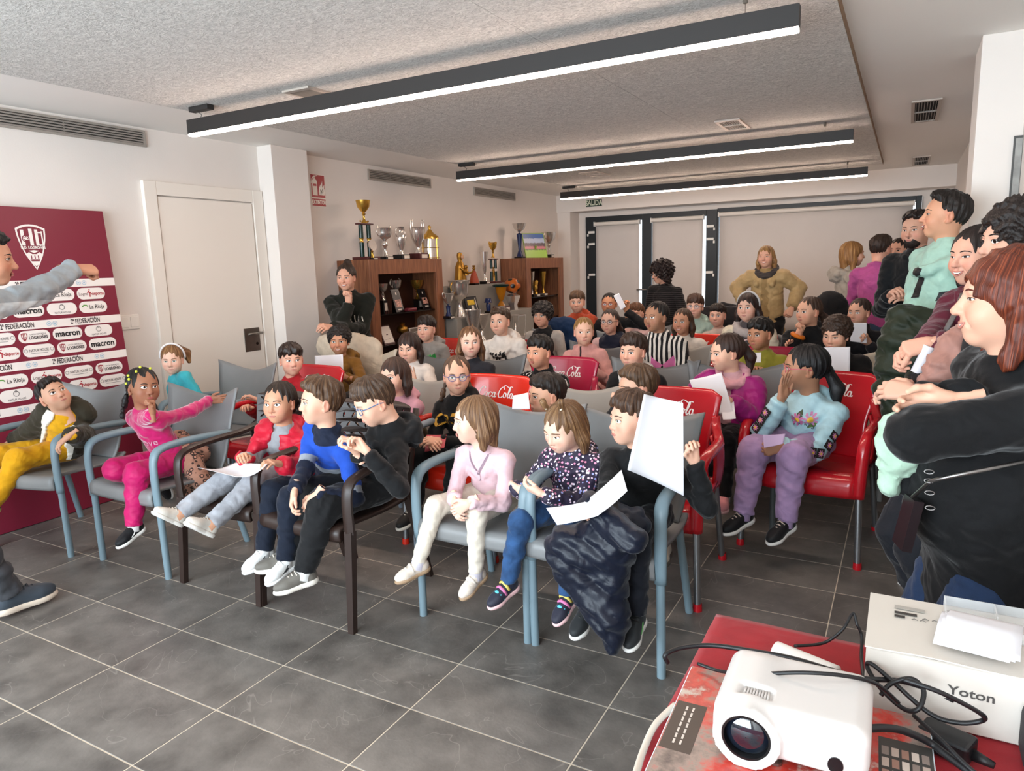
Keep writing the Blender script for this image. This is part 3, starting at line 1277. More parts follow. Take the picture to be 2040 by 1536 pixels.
def person(label, head, size, base=None, look=0, tilt=(0, 0), pose='sit', face=0.0, q=1, adult=False, hs=None,
           skin='#e0b39a', blush='#d4705c', hair=('short', '#2a1b14', {}), eyes='#3a2618', gaze=(0, 0), mouth='closed', brow=0.0, lid=1.0,
           top=None, jacket=None, pants=None, shoes=None, lh=None, rh=None, lhp='relax', rhp='relax', lhd=None, rhd=None, lel=None, rel=None,
           knees=None, ankles=None, toes=None, glasses=None, beard=None, seat=0.44, group=None, extra=None, twist=0.0, cat='person', shw=1.0, earring=False, scarf=None, torso=1.0, lhu=None, rhu=None, lE=None, rE=None):
 """head: world position of the head centre; size: standing height; base: world (x,y) of the pelvis; look: head yaw relative to the camera
 (0 = toward the camera, -90 = toward picture left); tilt=(pitch up, roll); face: body yaw (0 = toward -Y)"""
 H = np.asarray(head, float)
 k = size / 1.10
 if hs is None:
  hs = (0.222 / 0.225) if adult else (0.150 + 0.040 * size) / 0.225
 if base is None:
  b2 = rotz((0, 0.10 * k, 0), face)
  base = (H[0] + b2[0], H[1] + b2[1])
 root = np.array([base[0], base[1], 0.0])
 H = H - root
 fwd = rotz((0, -1, 0), face)
 lat = rotz((1, 0, 0), face)          # person's left
 up = v3(0, 0, 1)
 P = v3(0, 0, seat + 0.075 * k) if pose == 'sit' else v3(0, 0, 0.50 * size)
 # ---- head frame
 cw = -(H + root)
 cw[2] = 0
 hf = rotz(unit(cw), look)
 hl = np.cross(up, hf)
 hl = unit(hl) * 1.0
 hl = unit(np.cross(hf, up)) * -1.0
 pit, rol = R_(tilt[0]), R_(tilt[1])
 hf2 = hf * math.cos(pit) + up * math.sin(pit)
 hu = -hf * math.sin(pit) + up * math.cos(pit)
 hl2 = hl * math.cos(rol) + hu * math.sin(rol)
 hu2 = -hl * math.sin(rol) + hu * math.cos(rol)
 RH = np.stack([hl2, -hf2, hu2], axis=1)      # columns: x=left, y=back, z=up
 TH = lambda V: (np.asarray(V) * hs) @ RH.T + H
 # ---- torso
 N = H + RH @ (v3(0, 0.032, -0.138) * hs) + v3(0, 0, -0.016 * k)
 tdir = unit(N - P)
 tw = rotz(lat, twist)
 sl_ = unit(tw - tdir * (tw @ tdir))
 tf = unit(np.cross(tdir, sl_))               # front?
 if tf @ fwd < 0:
  tf = -tf
 tl = np.linalg.norm(N - P)
 Ch = N - tdir * 0.075 * k
 sw = 0.112 * k * shw
 S = {1: N - tdir * 0.036 * k + sl_ * sw, -1: N - tdir * 0.036 * k - sl_ * sw}
 ua, fa = 0.180 * size, 0.150 * size
 E, W = {}, {}
 for s_, tgt, el in ((1, lh, lel), (-1, rh, rel)):
  if tgt is None:
   if pose == 'sit':
    t_ = P + fwd * 0.20 * k + lat * s_ * 0.055 * k + up * 0.085 * k
   else:
    t_ = S[s_] - up * (ua + fa) * 0.95 + lat * s_ * 0.04 + fwd * 0.05
  else:
   t_ = np.asarray(tgt, float) - root
  hint = (lat * s_ * 0.5 - up * 0.8 - fwd * 0.4) if el is None else np.asarray(el, float)
  E[s_], W[s_] = ik(S[s_], t_, ua, fa, hint)
  ex = lE if s_ == 1 else rE
  if ex is not None:
   E[s_], W[s_] = np.asarray(ex, float) - root, t_
 HP = {s_: P + lat * s_ * 0.060 * k for s_ in (1, -1)}
 K, A = {}, {}
 th_, sh_ = 0.245 * size, 0.235 * size
 for i, s_ in enumerate((1, -1)):
  if pose == 'sit':
   kd = (fwd * 1.0 + lat * s_ * 0.14 + up * 0.02) if knees is None else rotz((0, -1, 0), face + knees[i]) + up * 0.02
   K[s_] = HP[s_] + unit(kd) * th_
   ad = (-up * 1.0 + fwd * 0.12) if ankles is None else np.asarray(ankles[i], float)
   A[s_] = K[s_] + unit(ad) * sh_
  else:
   f_ = lat * s_ * 0.07 * k if ankles is None else np.asarray(ankles[i], float)
   A[s_] = v3(0, 0, 0.05 * size) + f_
   K[s_], A[s_] = ik(HP[s_], A[s_], th_ * 1.02, sh_ * 1.02, fwd)
 per = Person()
 per.__dict__.update(root=root, H=H, RH=RH, hs=hs, N=N, P=P, tdir=tdir, sl=sl_, tf=tf, Ch=Ch, S=S, E=E, W=W, K=K, A=A, k=k, TH=TH, tl=tl, fwd=fwd, lat=lat, q=q)
 rt = empty('person', tuple(root), 0, label, cat, group)
 per.ob = rt
 hg = {2: 0.0075, 1: 0.0105, 0: 0.0140}[q]
 # ---- body (skin): head, hands, and the figure under the clothes, one mesh
 acc = Acc()
 sm = 1.0 if mouth in ('smile', 'grin', 'laugh') else 0.0
 om = 1.0 if mouth in ('laugh', 'open') else 0.0
 HV, HF = head_template(not adult, q, sm, om)
 acc.add(TH(HV), HF, MI_SKIN)
 nhead = len(HV)
 face_features(acc, TH, not adult, q, gaze, mouth, brow, lid)
 hsz = 0.108 * size / 0.18 * 0.97
 for s_, ps, hd, hu_ in ((1, lhp, lhd, lhu), (-1, rhp, rhd, rhu)):
  if ps is None:
   continue
  HVh, HFh = hand_mesh(ps, q)
  V = HVh.copy()
  F = HFh
  d = unit(W[s_] - E[s_]) if hd is None else unit(np.asarray(hd, float))
  # hand frame: -Z along d; thumb side (+X for the left hand) ; palm -Y
  if hu_ is not None:
   th = np.asarray(hu_, float)
  else:
   th = up * 0.6 + fwd * 0.5 - lat * s_ * 0.9
  th = th - d * (th @ d)
  th = unit(th)
  zax = -d
  xax = th * 1.0
  if s_ == 1:
   yax = np.cross(zax, xax)
   M3 = np.stack([xax, yax, zax], axis=1)
  else:
   V[:, 0] *= -1
   F = HFh[:, ::-1]
   xax = -th
   yax = np.cross(zax, xax)
   M3 = np.stack([xax, yax, zax], axis=1)
  acc.add((V * hsz) @ M3.T + W[s_] + d * 0.010 * k, F, MI_SKIN)
 # inner figure
 fb = Field(np.min([P, N, *S.values(), *E.values(), *W.values(), *K.values(), *A.values()], axis=0) - 0.13 * k, np.max([P, N, *S.values(), *E.values(), *W.values(), *K.values(), *A.values()], axis=0) + 0.13 * k, 0.024)
 fb.cone(P, Ch, 0.070 * k, 0.075 * k, k=0.03, flat=(tf, 0.75))
 fb.cone(S[1], S[-1], 0.030 * k, 0.030 * k, k=0.03)
 fb.cone(Ch, N, 0.05 * k, 0.036 * k, k=0.03)
 for s_ in (1, -1):
  fb.cone(S[s_], E[s_], 0.028 * k, 0.025 * k, k=0.02)
  fb.cone(E[s_], W[s_], 0.025 * k, 0.020 * k, k=0.02)
  fb.cone(HP[s_], K[s_], 0.046 * k, 0.034 * k, k=0.03)
  fb.cone(K[s_], A[s_], 0.034 * k, 0.024 * k, k=0.02)
 BV, BF = fb.mesh()
 acc.add(BV, BF, MI_SKIN)
 me = acc.mesh('body')
 bl = np.zeros(len(me.vertices))
 hv = HV
 ck = sum(np.exp(-(((hv[:, 0] - sx * 0.040) / 0.020) ** 2 + ((hv[:, 2] + 0.030) / 0.018) ** 2)) * (hv[:, 1] < -0.03) for sx in (-1, 1))
 nt_ = np.exp(-((hv[:, 0] / 0.013) ** 2 + ((hv[:, 2] + 0.030) / 0.013) ** 2)) * (hv[:, 1] < -0.085)
 er = (np.abs(hv[:, 0]) > 0.074) * (np.abs(hv[:, 2] + 0.005) < 0.03) * 0.8
 bl[:nhead] = np.clip(ck + 0.7 * nt_ + er, 0, 1)
 put_attr(me, 'blush', bl)
 hcol = hair[1]
 body = link_mesh('body', me, [skin_mat(skin, blush), M_EYEW, iris_mat(eyes), M_DARK, mat('lips', _mixhex(skin, '#b8545a', 0.55), 0.4), mat('brow', hcol, 0.7), M_TEETH], rt)
 per.body = body
 # ---- hair
 if hair[0] != 'none':
  hv_, hf_, st = make_hair(hair[0], {2: 0.0050, 1: 0.0064, 0: 0.0075}[q] if hair[0] not in ('curly', 'afro') else {2: 0.0050, 1: 0.0054, 0: 0.0058}[q], len(PEOPLE) * 7 + 3, hair[2])
  me = mesh_np('hair', TH(hv_), hf_)
  put_attr(me, 'strand', st)
  ho = link_mesh('hair', me, hair_mat(hcol, hair[2].get('gloss', 0.50), 70, hair[2].get('col2')), rt, smooth=True)
  per.hair = ho
  if hair[2].get('ties'):
   mb = MB()
   for (x, y, z, r, c) in hair[2]['ties']:
    mt = MB()
    mt.sphere((0, 0, 0), r * hs, 10)
    p = TH(np.array([[x, y, z]]))[0]
    link_mesh('hair_tie', mesh_np('hair_tie', np.array(mt.v) + p, mt.f), mat('hair_tie', c, 0.4), ho, smooth=True)
  if hair[2].get('band'):
   mt = MB()
   c = hair[2]['band']
   pts = [(math.sin(a) * 0.0915, 0.000 + 0.012, 0.030 + math.cos(a) * 0.1015) for a in np.linspace(-1.75, 1.75, 24)]
   mt.tube(pts, 0.006, n=8, flat=2.2, upv=(0, 1, 0)) if False else mt.tube([(p[0], p[1] - 0.01 * math.cos(math.atan2(p[0], p[2])), p[2]) for p in pts], 0.0085, n=8)
   link_mesh('hairband', mesh_np('hairband', TH(np.array(mt.v)), mt.f), mat('hairband', c, 0.5), ho, smooth=True)
 if beard:
  f = Field((-0.09, -0.13, -0.13), (0.09, 0.05, 0.03), 0.006)
  f.ell((0, -0.030, -0.040), (0.0585, 0.060, 0.066), k=0.0)
  f.ell((0, -0.052, -0.082), (0.034, 0.031, 0.029), k=0.03)
  f.ell((0, -0.0745, -0.056), (0.030, 0.0195, 0.022), k=0.014)
  f.ell((0, -0.10, 0.008), (0.075, 0.075, 0.050), k=0.006, op='cut')
  f.ell((0, -0.10, -0.0585), (0.022, 0.03, 0.008), k=0.004, op='cut')
  V, F = f.mesh()
  me = mesh_np('beard', TH(V), F)
  put_attr(me, 'strand', V * 160)
  link_mesh('beard', me, hair_mat(beard, 0.6), rt, smooth=True)
 if glasses:
  mb = MB()
  for sx in (-1, 1):
   ring = [(sx * 0.0315 + 0.0225 * math.cos(a), -0.0945 - 0.004 * (1 - abs(math.cos(a))) + (0.006 if math.cos(a) * sx > 0.5 else 0), 0.0015 + 0.0185 * math.sin(a)) for a in np.linspace(0, 2 * PI, 21)]
   mb.tube(ring, 0.0019, n=6, cap=False)
   mb.tube([(sx * 0.0535, -0.088, 0.006), (sx * 0.072, -0.060, 0.007), (sx * 0.0795, -0.01, 0.006), (sx * 0.080, 0.016, 0.0)], 0.0019, n=6)
  mb.tube([(-0.010, -0.0985, 0.004), (0, -0.1005, 0.0055), (0.010, -0.0985, 0.004)], 0.0018, n=6)
  g = link_mesh('glasses', mesh_np('glasses', TH(np.array(mb.v)), mb.f), mat('glasses_frame', glasses, 0.3), rt, smooth=True)
  ml = MB()
  for sx in (-1, 1):
   ml.add([(sx * 0.0315 + 0.0222 * math.cos(a), -0.0952, 0.0015 + 0.0182 * math.sin(a)) for a in np.linspace(0, 2 * PI, 20, endpoint=False)], [tuple(range(20))])
  link_mesh('lens', mesh_np('lens', TH(np.array(ml.v)), ml.f), LENS, g)
 if earring:
  for sx in (-1, 1):
   mt = MB()
   mt.sphere((sx * 0.080, 0.0, -0.037), 0.0035, 8)
   link_mesh('earring', mesh_np('earring', TH(np.array(mt.v)), mt.f), mat('earring', '#d9c27a', 0.25, 1.0), rt, smooth=True)
 # ---- clothes
 if top:
  per.top = make_top(per, top, hg, 'top')
 if jacket:
  per.jacket = make_top(per, jacket, hg, 'jacket')
 if pants:
  make_pants(per, pants, hg, HP)
 if shoes:
  make_shoes(per, shoes, toes, size)
 if scarf:
  f = Field(N - 0.16 * k, N + 0.16 * k, hg * 0.9)
  for a in range(12):
   t0, t1 = 2 * PI * a / 12, 2 * PI * (a + 1) / 12
   f.cone(N + (sl_ * math.cos(t0) * 0.064 + tf * math.sin(t0) * 0.066) * k + tdir * (0.012 - 0.03 * math.sin(t0)) * k, N + (sl_ * math.cos(t1) * 0.064 + tf * math.sin(t1) * 0.066) * k + tdir * (0.012 - 0.03 * math.sin(t1)) * k, 0.022 * k, 0.022 * k, k=0.015)
  f.ripple(0.004, 0.04, 5)
  V, F = f.mesh()
  link_mesh('scarf', mesh_np('scarf', V, F), cloth_mat('scarf', scarf[0], pattern=scarf[1]), rt, smooth=True)
 PEOPLE.append(per)
 return per


def _mixhex(a, b, t):
 a, b = lin(a), lin(b)
 c = [x * (1 - t) + y * t for x, y in zip(a, b)]
 return tuple(round(v, 4) for v in c)


LENS = None


def init_lens():
 global LENS
 m, nt, b = new_mat('spectacle_lens')
 b.inputs['Base Color'].default_value = (0.9, 0.95, 1, 1)
 b.inputs['Roughness'].default_value = 0.02
 b.inputs['Alpha'].default_value = 0.12
 LENS = m


init_lens()


def part_coords(per, V):
 """for every vertex: nearest garment part, parameter along it, torso coordinates"""
 def seg(a, b):
  ab = b - a
  t = np.clip(((V - a) @ ab) / (ab @ ab), 0, 1)
  return np.linalg.norm(V - a - t[:, None] * ab, axis=1), t
 dT, tT = seg(per.P, per.N)
 out = dict(u=(V - per.P) @ per.sl / per.k, v=((V - per.P) @ per.tdir) / per.tl, w=(V - per.P) @ per.tf / per.k)
 du, tu = seg(per.S[1], per.E[1])
 df, tf_ = seg(per.E[1], per.W[1])
 dl = np.minimum(du, df)
 tl = np.where(du < df, tu * 0.55, 0.55 + 0.45 * tf_)
 du2, tu2 = seg(per.S[-1], per.E[-1])
 df2, tf2 = seg(per.E[-1], per.W[-1])
 dr = np.minimum(du2, df2)
 tr = np.where(du2 < df2, tu2 * 0.55, 0.55 + 0.45 * tf2)
 arm = np.minimum(dl, dr)
 out['arm'] = (dT * 0.62 - arm)            # >0 on sleeves
 out['t'] = np.where(dl < dr, tl, tr)
 out['left'] = dl < dr
 out['V'] = V
 return out


def make_top(per, g, h, kind):
 k, P, N, Ch, tdir, sl_, tf = per.k, per.P, per.N, per.Ch, per.tdir, per.sl, per.tf
 lo_ = g.get('loose', 1.0)
 fat = g.get('fat', 1.0)
 off = 0.014 * k if kind == 'jacket' else 0.0
 pts = np.array([P, N, *per.S.values(), *per.E.values(), *per.W.values()])
 m = 0.17 * k * fat + off
 f = Field(pts.min(axis=0) - m, pts.max(axis=0) + m, h * g.get('res', 1.0))
 hem = g.get('hem', -0.01)
 rip = g.get('puff')
 sleeve = g.get('sleeve', 1.0)
 r0, r1 = 0.096 * k * fat + off, 0.096 * k * (0.5 + 0.5 * fat) + off
 lowp = P + tdir * hem * k
 f.cone(lowp, Ch, r0 * lo_, r1, k=0.03, flat=(tf, g.get('depth', 0.74)), rip=(g.get('pn', 6), rip) if rip else None)
 if g.get('belly'):
  f.ell(P + tdir * 0.10 * k + tf * 0.03 * k, np.array([0.10, 0.085, 0.11]) * k * g['belly'], np.stack([sl_, tf, tdir], axis=1), k=0.05)
 f.cone(per.S[1] * 0.9 + per.S[-1] * 0.1, per.S[-1] * 0.9 + per.S[1] * 0.1, 0.043 * k + off, 0.043 * k + off, k=0.035)
 f.cone(Ch, N + tdir * 0.004 * k, 0.070 * k + off, 0.045 * k + off * 0.7, k=0.03)
 f.half(lowp, -tdir, 0.012)
 for s_ in (1, -1):
  a, b, c = per.S[s_], per.E[s_], per.W[s_]
  ru, re, rw = (0.038 * k * lo_ + off), (0.034 * k * lo_ + off * 0.9), (0.028 * k * lo_ + off * 0.6)
  if sleeve < 0.5:
   b = a + (b - a) * sleeve * 2
   f.cone(a, b, ru, re, k=0.028, end=True)
   continue
  f.cone(a, b, ru, re, k=0.028, rip=(g.get('an', 4), rip) if rip else None)
  c2 = b + (c - b) * min(1.0, (sleeve - 0.5) * 2)
  f.cone(b, c2, re, rw + 0.003 * k, k=0.018, end=True, rip=(g.get('an', 4), rip) if rip else (3.5, 0.004 * k * g.get('wr', 1.0)))
  if g.get('cuff', True) and sleeve > 0.9:
   d = unit(c2 - b)
   f.cone(c2 - d * 0.022 * k, c2 + d * 0.006 * k, 0.0265 * k + off * 0.5, 0.0265 * k + off * 0.5, k=0.006, end=True, start=True)
 if g.get('hood'):
  # hood lying on the shoulders, with a rim sloping to the front
  back = -tf
  f.ell(N + back * 0.080 * k - tdir * 0.012 * k, np.array([0.080, 0.042, 0.052]) * k, np.stack([sl_, tf, tdir], axis=1), k=0.02)
  ring = []
  for a in np.linspace(0, 2 * PI, 15)[:-1]:
   ring.append(N + sl_ * math.cos(a) * 0.070 * k + tf * (math.sin(a) * 0.068 + (0.012 if math.sin(a) > 0 else -0.016)) * k + tdir * (-0.016 - 0.046 * math.sin(a)) * k)
  for i in range(14):
   f.cone(ring[i], ring[(i + 1) % 14], 0.0165 * k, 0.0165 * k, k=0.010)
  if g.get('furhood'):
   f.ell(N + back * 0.09 * k, np.array([0.10, 0.06, 0.06]) * k, np.stack([sl_, tf, tdir], axis=1), k=0.02)
 col = g.get('collar', 'crew' if not g.get('hood') else None)
 if col == 'crew':
  for i in range(12):
   a0, a1 = 2 * PI * i / 12, 2 * PI * (i + 1) / 12
   f.cone(*[N + sl_ * math.cos(a) * 0.047 * k + tf * (math.sin(a) * 0.047 + 0.004) * k + tdir * (0.010 - 0.016 * math.sin(a)) * k for a in (a0, a1)], 0.010 * k, 0.010 * k, k=0.008)
 elif col == 'high':
  for zz in (-0.012, 0.004, 0.018):
   for i in range(12):
    a0, a1 = 2 * PI * i / 12, 2 * PI * (i + 1) / 12
    f.cone(*[N + sl_ * math.cos(a) * (0.050 - zz * 0.12) * k + tf * (math.sin(a) * 0.050 + 0.002) * k + tdir * (0.004 + zz - 0.016 * math.sin(a)) * k for a in (a0, a1)], 0.0095 * k, 0.0095 * k, k=0.008)
 elif col == 'lapel':
  for s_ in (1, -1):
   f.cone(N + sl_ * s_ * 0.058 * k - tf * 0.02 * k + tdir * 0.012 * k, Ch + sl_ * s_ * 0.055 * k + tf * 0.085 * k, 0.014 * k + off * 0.8, 0.008 * k + off * 0.8, k=0.012)
  f.cone(N + sl_ * 0.058 * k - tf * 0.02 * k + tdir * 0.012 * k, N - sl_ * 0.058 * k - tf * 0.02 * k + tdir * 0.012 * k, 0.022 * k, 0.022 * k, k=0.012)
 if g.get('pocket'):
  f.ell(P + tdir * 0.075 * k + tf * 0.078 * k, np.array([0.070, 0.016, 0.035]) * k, np.stack([sl_, tf, tdir], axis=1), k=0.01)
 op = g.get('open', 0.0)
 if kind == 'jacket' and op:
  # open front: cut a wedge and hollow the jacket
  a = Ch + tf * 0.16 * k + tdir * 0.07 * k
  b = lowp + tf * 0.16 * k
  f.cone(a, b, op * 0.70 * k, op * k, k=0.008, flat=(tf, 2.6), op='cut')
  f.cone(Ch - tdir * 0.0 * k, N + tdir * 0.12 * k + tf * 0.02 * k, 0.050 * k, 0.056 * k, k=0.01, op='cut')
 # room for thighs of a seated figure is left as overlap; folds
 amp = g.get('fold', 1.0)
 f.ripple(0.0034 * k * amp, 0.085 * k, len(PEOPLE) * 5 + (1 if kind == 'jacket' else 0), sc=(1, 1, 1))
 if amp > 0:
  f.ripple(0.0014 * k * amp, 0.042 * k, len(PEOPLE) * 11 + 2)
 V, F = f.mesh()
 me = mesh_np(g.get('name', 'sweater'), V, F)
 mk = g.get('masks', ())
 if mk:
  pc = part_coords(per, V)
  for i, (fn, c) in enumerate(mk):
   put_attr(me, 'm%d' % i, fn(pc))
 mt = cloth_mat(g.get('name', 'sweater'), g['col'], tuple(c for _, c in mk), g.get('rough', 0.85), g.get('bmp', 0.12), g.get('bscale', 420), g.get('sheen', 0.15), g.get('pattern'), g.get('mottle', 0.10))
 o = link_mesh(g.get('name', 'sweater'), me, mt, per.ob, smooth=True)
 o_bvh = None
 if g.get('decals'):
  bv = BVHTree.FromPolygons([tuple(v) for v in V], [tuple(x) for x in F])
  for d in g['decals']:
   decal(per, bv, o, *d)
 return o


def decal(per, bv, parent, name, shape, size, cu, cv, col, side='front', rot=0.0, lift=0.0022):
 """flat print on the garment. shape: (V,F) in xy; cu: offset to the wearer's left (in k), cv: height along the torso 0..1"""
 V, F = shape
 V = np.asarray(V, float)
 if len(V) < 60:      # refine big shapes so that they follow the cloth
  bm = bmesh.new()
  vs = [bm.verts.new(v) for v in V]
  for f_ in F:
   try:
    bm.faces.new([vs[i] for i in f_])
   except ValueError:
    pass
  bmesh.ops.triangulate(bm, faces=bm.faces[:])
  for _ in range(3):
   bmesh.ops.subdivide_edges(bm, edges=[e for e in bm.edges if e.calc_length() * size > 0.012], cuts=1, use_grid_fill=False)
   bmesh.ops.triangulate(bm, faces=bm.faces[:])
  bm.verts.index_update()
  V = np.array([tuple(v.co) for v in bm.verts])
  F = [tuple(v.index for v in f_.verts) for f_ in bm.faces]
  bm.free()
 n = {'front': per.tf, 'back': -per.tf, 'left': per.sl, 'right': -per.sl}[side]
 xr = {'front': per.sl, 'back': -per.sl, 'left': -per.tf, 'right': per.tf}[side]
 c = per.P + per.tdir * per.tl * cv + xr * cu * per.k
 ca, sa = math.cos(rot), math.sin(rot)
 out = []
 last = 0.078 * per.k
 for x, y in V[:, :2]:
  x, y = x * ca - y * sa, x * sa + y * ca
  o = c + xr * x * size + per.tdir * y * size
  st = o + n * 0.45
  hit = bv.ray_cast(Vector(st), Vector(-n), 0.6)
  if hit[0] is not None and (np.array(hit[0]) - o) @ n < 0.128 * per.k:
   last = (np.array(hit[0]) - o) @ n
   out.append(np.array(hit[0]) + n * lift)
  else:
   out.append(o + n * (last + lift))
 link_mesh(name, mesh_np(name, np.array(out), list(F)), mat('print', col, 0.6), parent)


def wrist_ring(per, side, col, name='wristband', r=0.030, w=0.011, back=0.012):
 d = unit(per.W[side] - per.E[side])
 c = per.W[side] + d * back
 a = unit(np.cross(d, [0.3, 0.2, 0.9]))
 b = np.cross(d, a)
 mb = MB()
 mb.tube([tuple(c + (a * math.cos(t) + b * math.sin(t)) * r * per.k) for t in np.linspace(0, 2 * PI, 19)], w * per.k, n=8, cap=False)
 return link_mesh(name, mesh_np(name, mb.v, mb.f), mat(name, col, 0.5), per.ob, smooth=True)


def arm_patches(per, parent, side, ts, out, r, col1, col2, col3):
 """checker patches with daisies sewn along a sleeve"""
 out = unit(out)
 for i, t in enumerate(ts):
  a, b = (per.S[side], per.E[side]) if t < 0.5 else (per.E[side], per.W[side])
  u = t * 2 if t < 0.5 else t * 2 - 1
  d = unit(b - a)
  n = unit(out - d * (out @ d))
  x = np.cross(n, d)
  c = a + (b - a) * u + n * r
  w = 0.020 * per.k
  M = lambda P: [tuple(c + x * px * (1) + d * py + n * (pz - 0.35 * px * px / r)) for px, py, pz in P]
  g = [(-w + 2 * w * i_ / 4, -w * 0.95 + 1.9 * w * j_ / 2, 0) for j_ in range(3) for i_ in range(5)]
  F = [(j_ * 5 + i_, j_ * 5 + i_ + 1, j_ * 5 + i_ + 6, j_ * 5 + i_ + 5) for j_ in range(2) for i_ in range(4)]
  po = link_mesh('sleeve_patch', mesh_np('sleeve_patch', M(g), F), mat('patch', col1, 0.7), parent)
  pts = [(0, 0, 0.003)]
  for q in range(16):
   rr = w * (0.80 if q % 2 else 0.40)
   pts.append((rr * math.cos(q * PI / 8), rr * math.sin(q * PI / 8), 0.003))
  link_mesh('daisy', mesh_np('daisy', M(pts), [(0, 1 + q, 1 + (q + 1) % 16) for q in range(16)]), mat('daisy', col2, 0.7), po)
  pts = [(0, 0, 0.005)] + [(w * 0.25 * math.cos(q * PI / 4), w * 0.25 * math.sin(q * PI / 4), 0.005) for q in range(8)]
  link_mesh('daisy_eye', mesh_np('daisy_eye', M(pts), [(0, 1 + q, 1 + (q + 1) % 8) for q in range(8)]), mat('daisy_eye', col3, 0.7), po)


def daisy_shape(n=9, r0=0.42, r1=1.0):
 pts = [(0, 0, 0)]
 for q in range(n * 4):
  t = (q % 4) / 4
  rr = r0 + (r1 - r0) * math.sin(PI * t) ** 0.7
  a = 2 * PI * q / (n * 4)
  pts.append((rr * math.cos(a), rr * math.sin(a), 0))
 return np.array(pts), [(0, 1 + q, 1 + (q + 1) % (n * 4)) for q in range(n * 4)]


def disc_shape(n=12):
 return np.array([(0, 0, 0)] + [(math.cos(2 * PI * q / n), math.sin(2 * PI * q / n), 0) for q in range(n)]), [(0, 1 + q, 1 + (q + 1) % n) for q in range(n)]


def make_pants(per, g, h, HP):
 k, P, tdir = per.k, per.P, per.tdir
 lo_ = g.get('loose', 1.0)
 pts = np.array([P, *HP.values(), *per.K.values(), *per.A.values()])
 f = Field(pts.min(axis=0) - 0.13 * k, pts.max(axis=0) + 0.13 * k, h)
 f.ell(P + v3(0, 0, 0.005), np.array([0.108, 0.085, 0.080]) * k * g.get('hip', 1.0), np.stack([per.lat, per.fwd, v3(0, 0, 1)], axis=1), k=0.0)
 for s_ in (1, -1):
  a, b, c = HP[s_], per.K[s_], per.A[s_]
  f.cone(a, b, 0.064 * k, 0.048 * k * lo_, k=0.03)
  d = unit(c - b)
  c2 = c + d * g.get('len', 0.0) * k
  f.cone(b, c2, 0.047 * k * lo_, g.get('hemr', 0.036) * k * (0.5 + 0.5 * lo_), k=0.025, end=True, rip=(3.2, 0.004 * k))
  if g.get('cuff'):
   f.cone(c2 - d * 0.03 * k, c2 + d * 0.004, 0.031 * k, 0.030 * k, k=0.006, end=True, start=True)
 if g.get('skirt'):
  f.cone(P, P - v3(0, 0, 0.3 * k), 0.12 * k, 0.15 * k, k=0.03, flat=(per.fwd, 0.8), end=True)
 f.ripple(0.0034 * k * g.get('fold', 1.0), 0.090 * k, len(PEOPLE) * 3 + 17)
 f.ripple(0.0014 * k * g.get('fold', 1.0), 0.045 * k, len(PEOPLE) * 3 + 19)
 V, F = f.mesh()
 me = mesh_np('trousers', V, F)
 link_mesh('trousers', me, cloth_mat('trousers', g['col'], (), g.get('rough', 0.85), g.get('bmp', 0.12), mottle=g.get('mottle', 0.12), pattern=g.get('pattern')), per.ob, smooth=True)


def make_shoes(per, g, toes, size):
 k = per.k
 L = 0.152 * size / 0.27 * 1.05
 for i, s_ in enumerate((1, -1)):
  A = per.A[s_]
  sh = unit(A - per.K[s_])
  if toes is None:
   t = per.fwd + per.lat * s_ * 0.15
   if sh[2] > -0.97:
    t = t - v3(0, 0, 0.25)
  else:
   t = np.asarray(toes[i], float)
  t = unit(t)
  yax = -t
  upv = -sh if g.get('align', True) else v3(0, 0, 1)
  zax = unit(upv - yax * (upv @ yax))
  xax = np.cross(yax, zax)
  M3 = np.stack([xax, yax, zax], axis=1)
  org = A + sh * 0.0
  T = lambda V: (np.asarray(V) - v3(0, 0.045, 0.085)) * L @ M3.T + org
  (uv, uf), (sv, sf) = shoe_mesh(g.get('kind', 'low'))
  so = link_mesh('shoe', mesh_np('shoe', T(uv), uf), cloth_mat('shoe', g['col'], (), 0.6, 0.05, wrinkle=0.08), per.ob, smooth=True)
  link_mesh('sole', mesh_np('sole', T(sv), sf), mat('shoe_sole', g.get('sole', '#e8e4dc'), 0.6), so, smooth=True)
  if g.get('laces'):
   mb = MB()
   for q in range(4):
    y = -0.050 + q * 0.020
    z = 0.078 + q * 0.0105
    mb.tube([(-0.028, y + 0.004, z - 0.014), (0, y, z + 0.0075), (0.028, y + 0.004, z - 0.014)], 0.0042, n=6)
   link_mesh('laces', mesh_np('laces', T(np.array(mb.v)), mb.f), mat('laces', g['laces'], 0.7), so, smooth=True)
  if g.get('strap'):
   for q, c in enumerate(g['strap']):
    mb = MB()
    y = -0.050 + q * 0.030
    z = 0.072 + q * 0.015
    mb.tube([(-0.042, y + 0.004, z - 0.040), (-0.030, y, z - 0.004), (0, y - 0.002, z + 0.014), (0.030, y, z - 0.004), (0.042, y + 0.004, z - 0.040)], 0.010, n=8, flat=0.6)
    link_mesh('strap', mesh_np('strap', T(np.array(mb.v)), mb.f), mat('strap', c, 0.6), so, smooth=True)
  if g.get('stripe'):
   for sx in (-1, 1):
    for q in range(g.get('nstripe', 1)):
     mb = MB()
     mb.tube([(sx * 0.040, -0.035 + 0.02 * q, 0.034), (sx * 0.0405, -0.005 + 0.02 * q, 0.045), (sx * 0.039, 0.020 + 0.02 * q, 0.066)], 0.005, n=6)
     link_mesh('side_stripe', mesh_np('side_stripe', T(np.array(mb.v)), mb.f), mat('side_stripe', g['stripe'], 0.6), so, smooth=True)
  # sock between trouser hem and shoe
  if g.get('sock'):
   mb = MB()
   mb.tube([tuple(A - sh * 0.075 * k), tuple(A + sh * 0.03 * k)], [0.029 * k, 0.031 * k], n=14)
   link_mesh('sock', mesh_np('sock', np.array(mb.v), mb.f), cloth_mat('sock', g['sock']), per.ob, smooth=True)

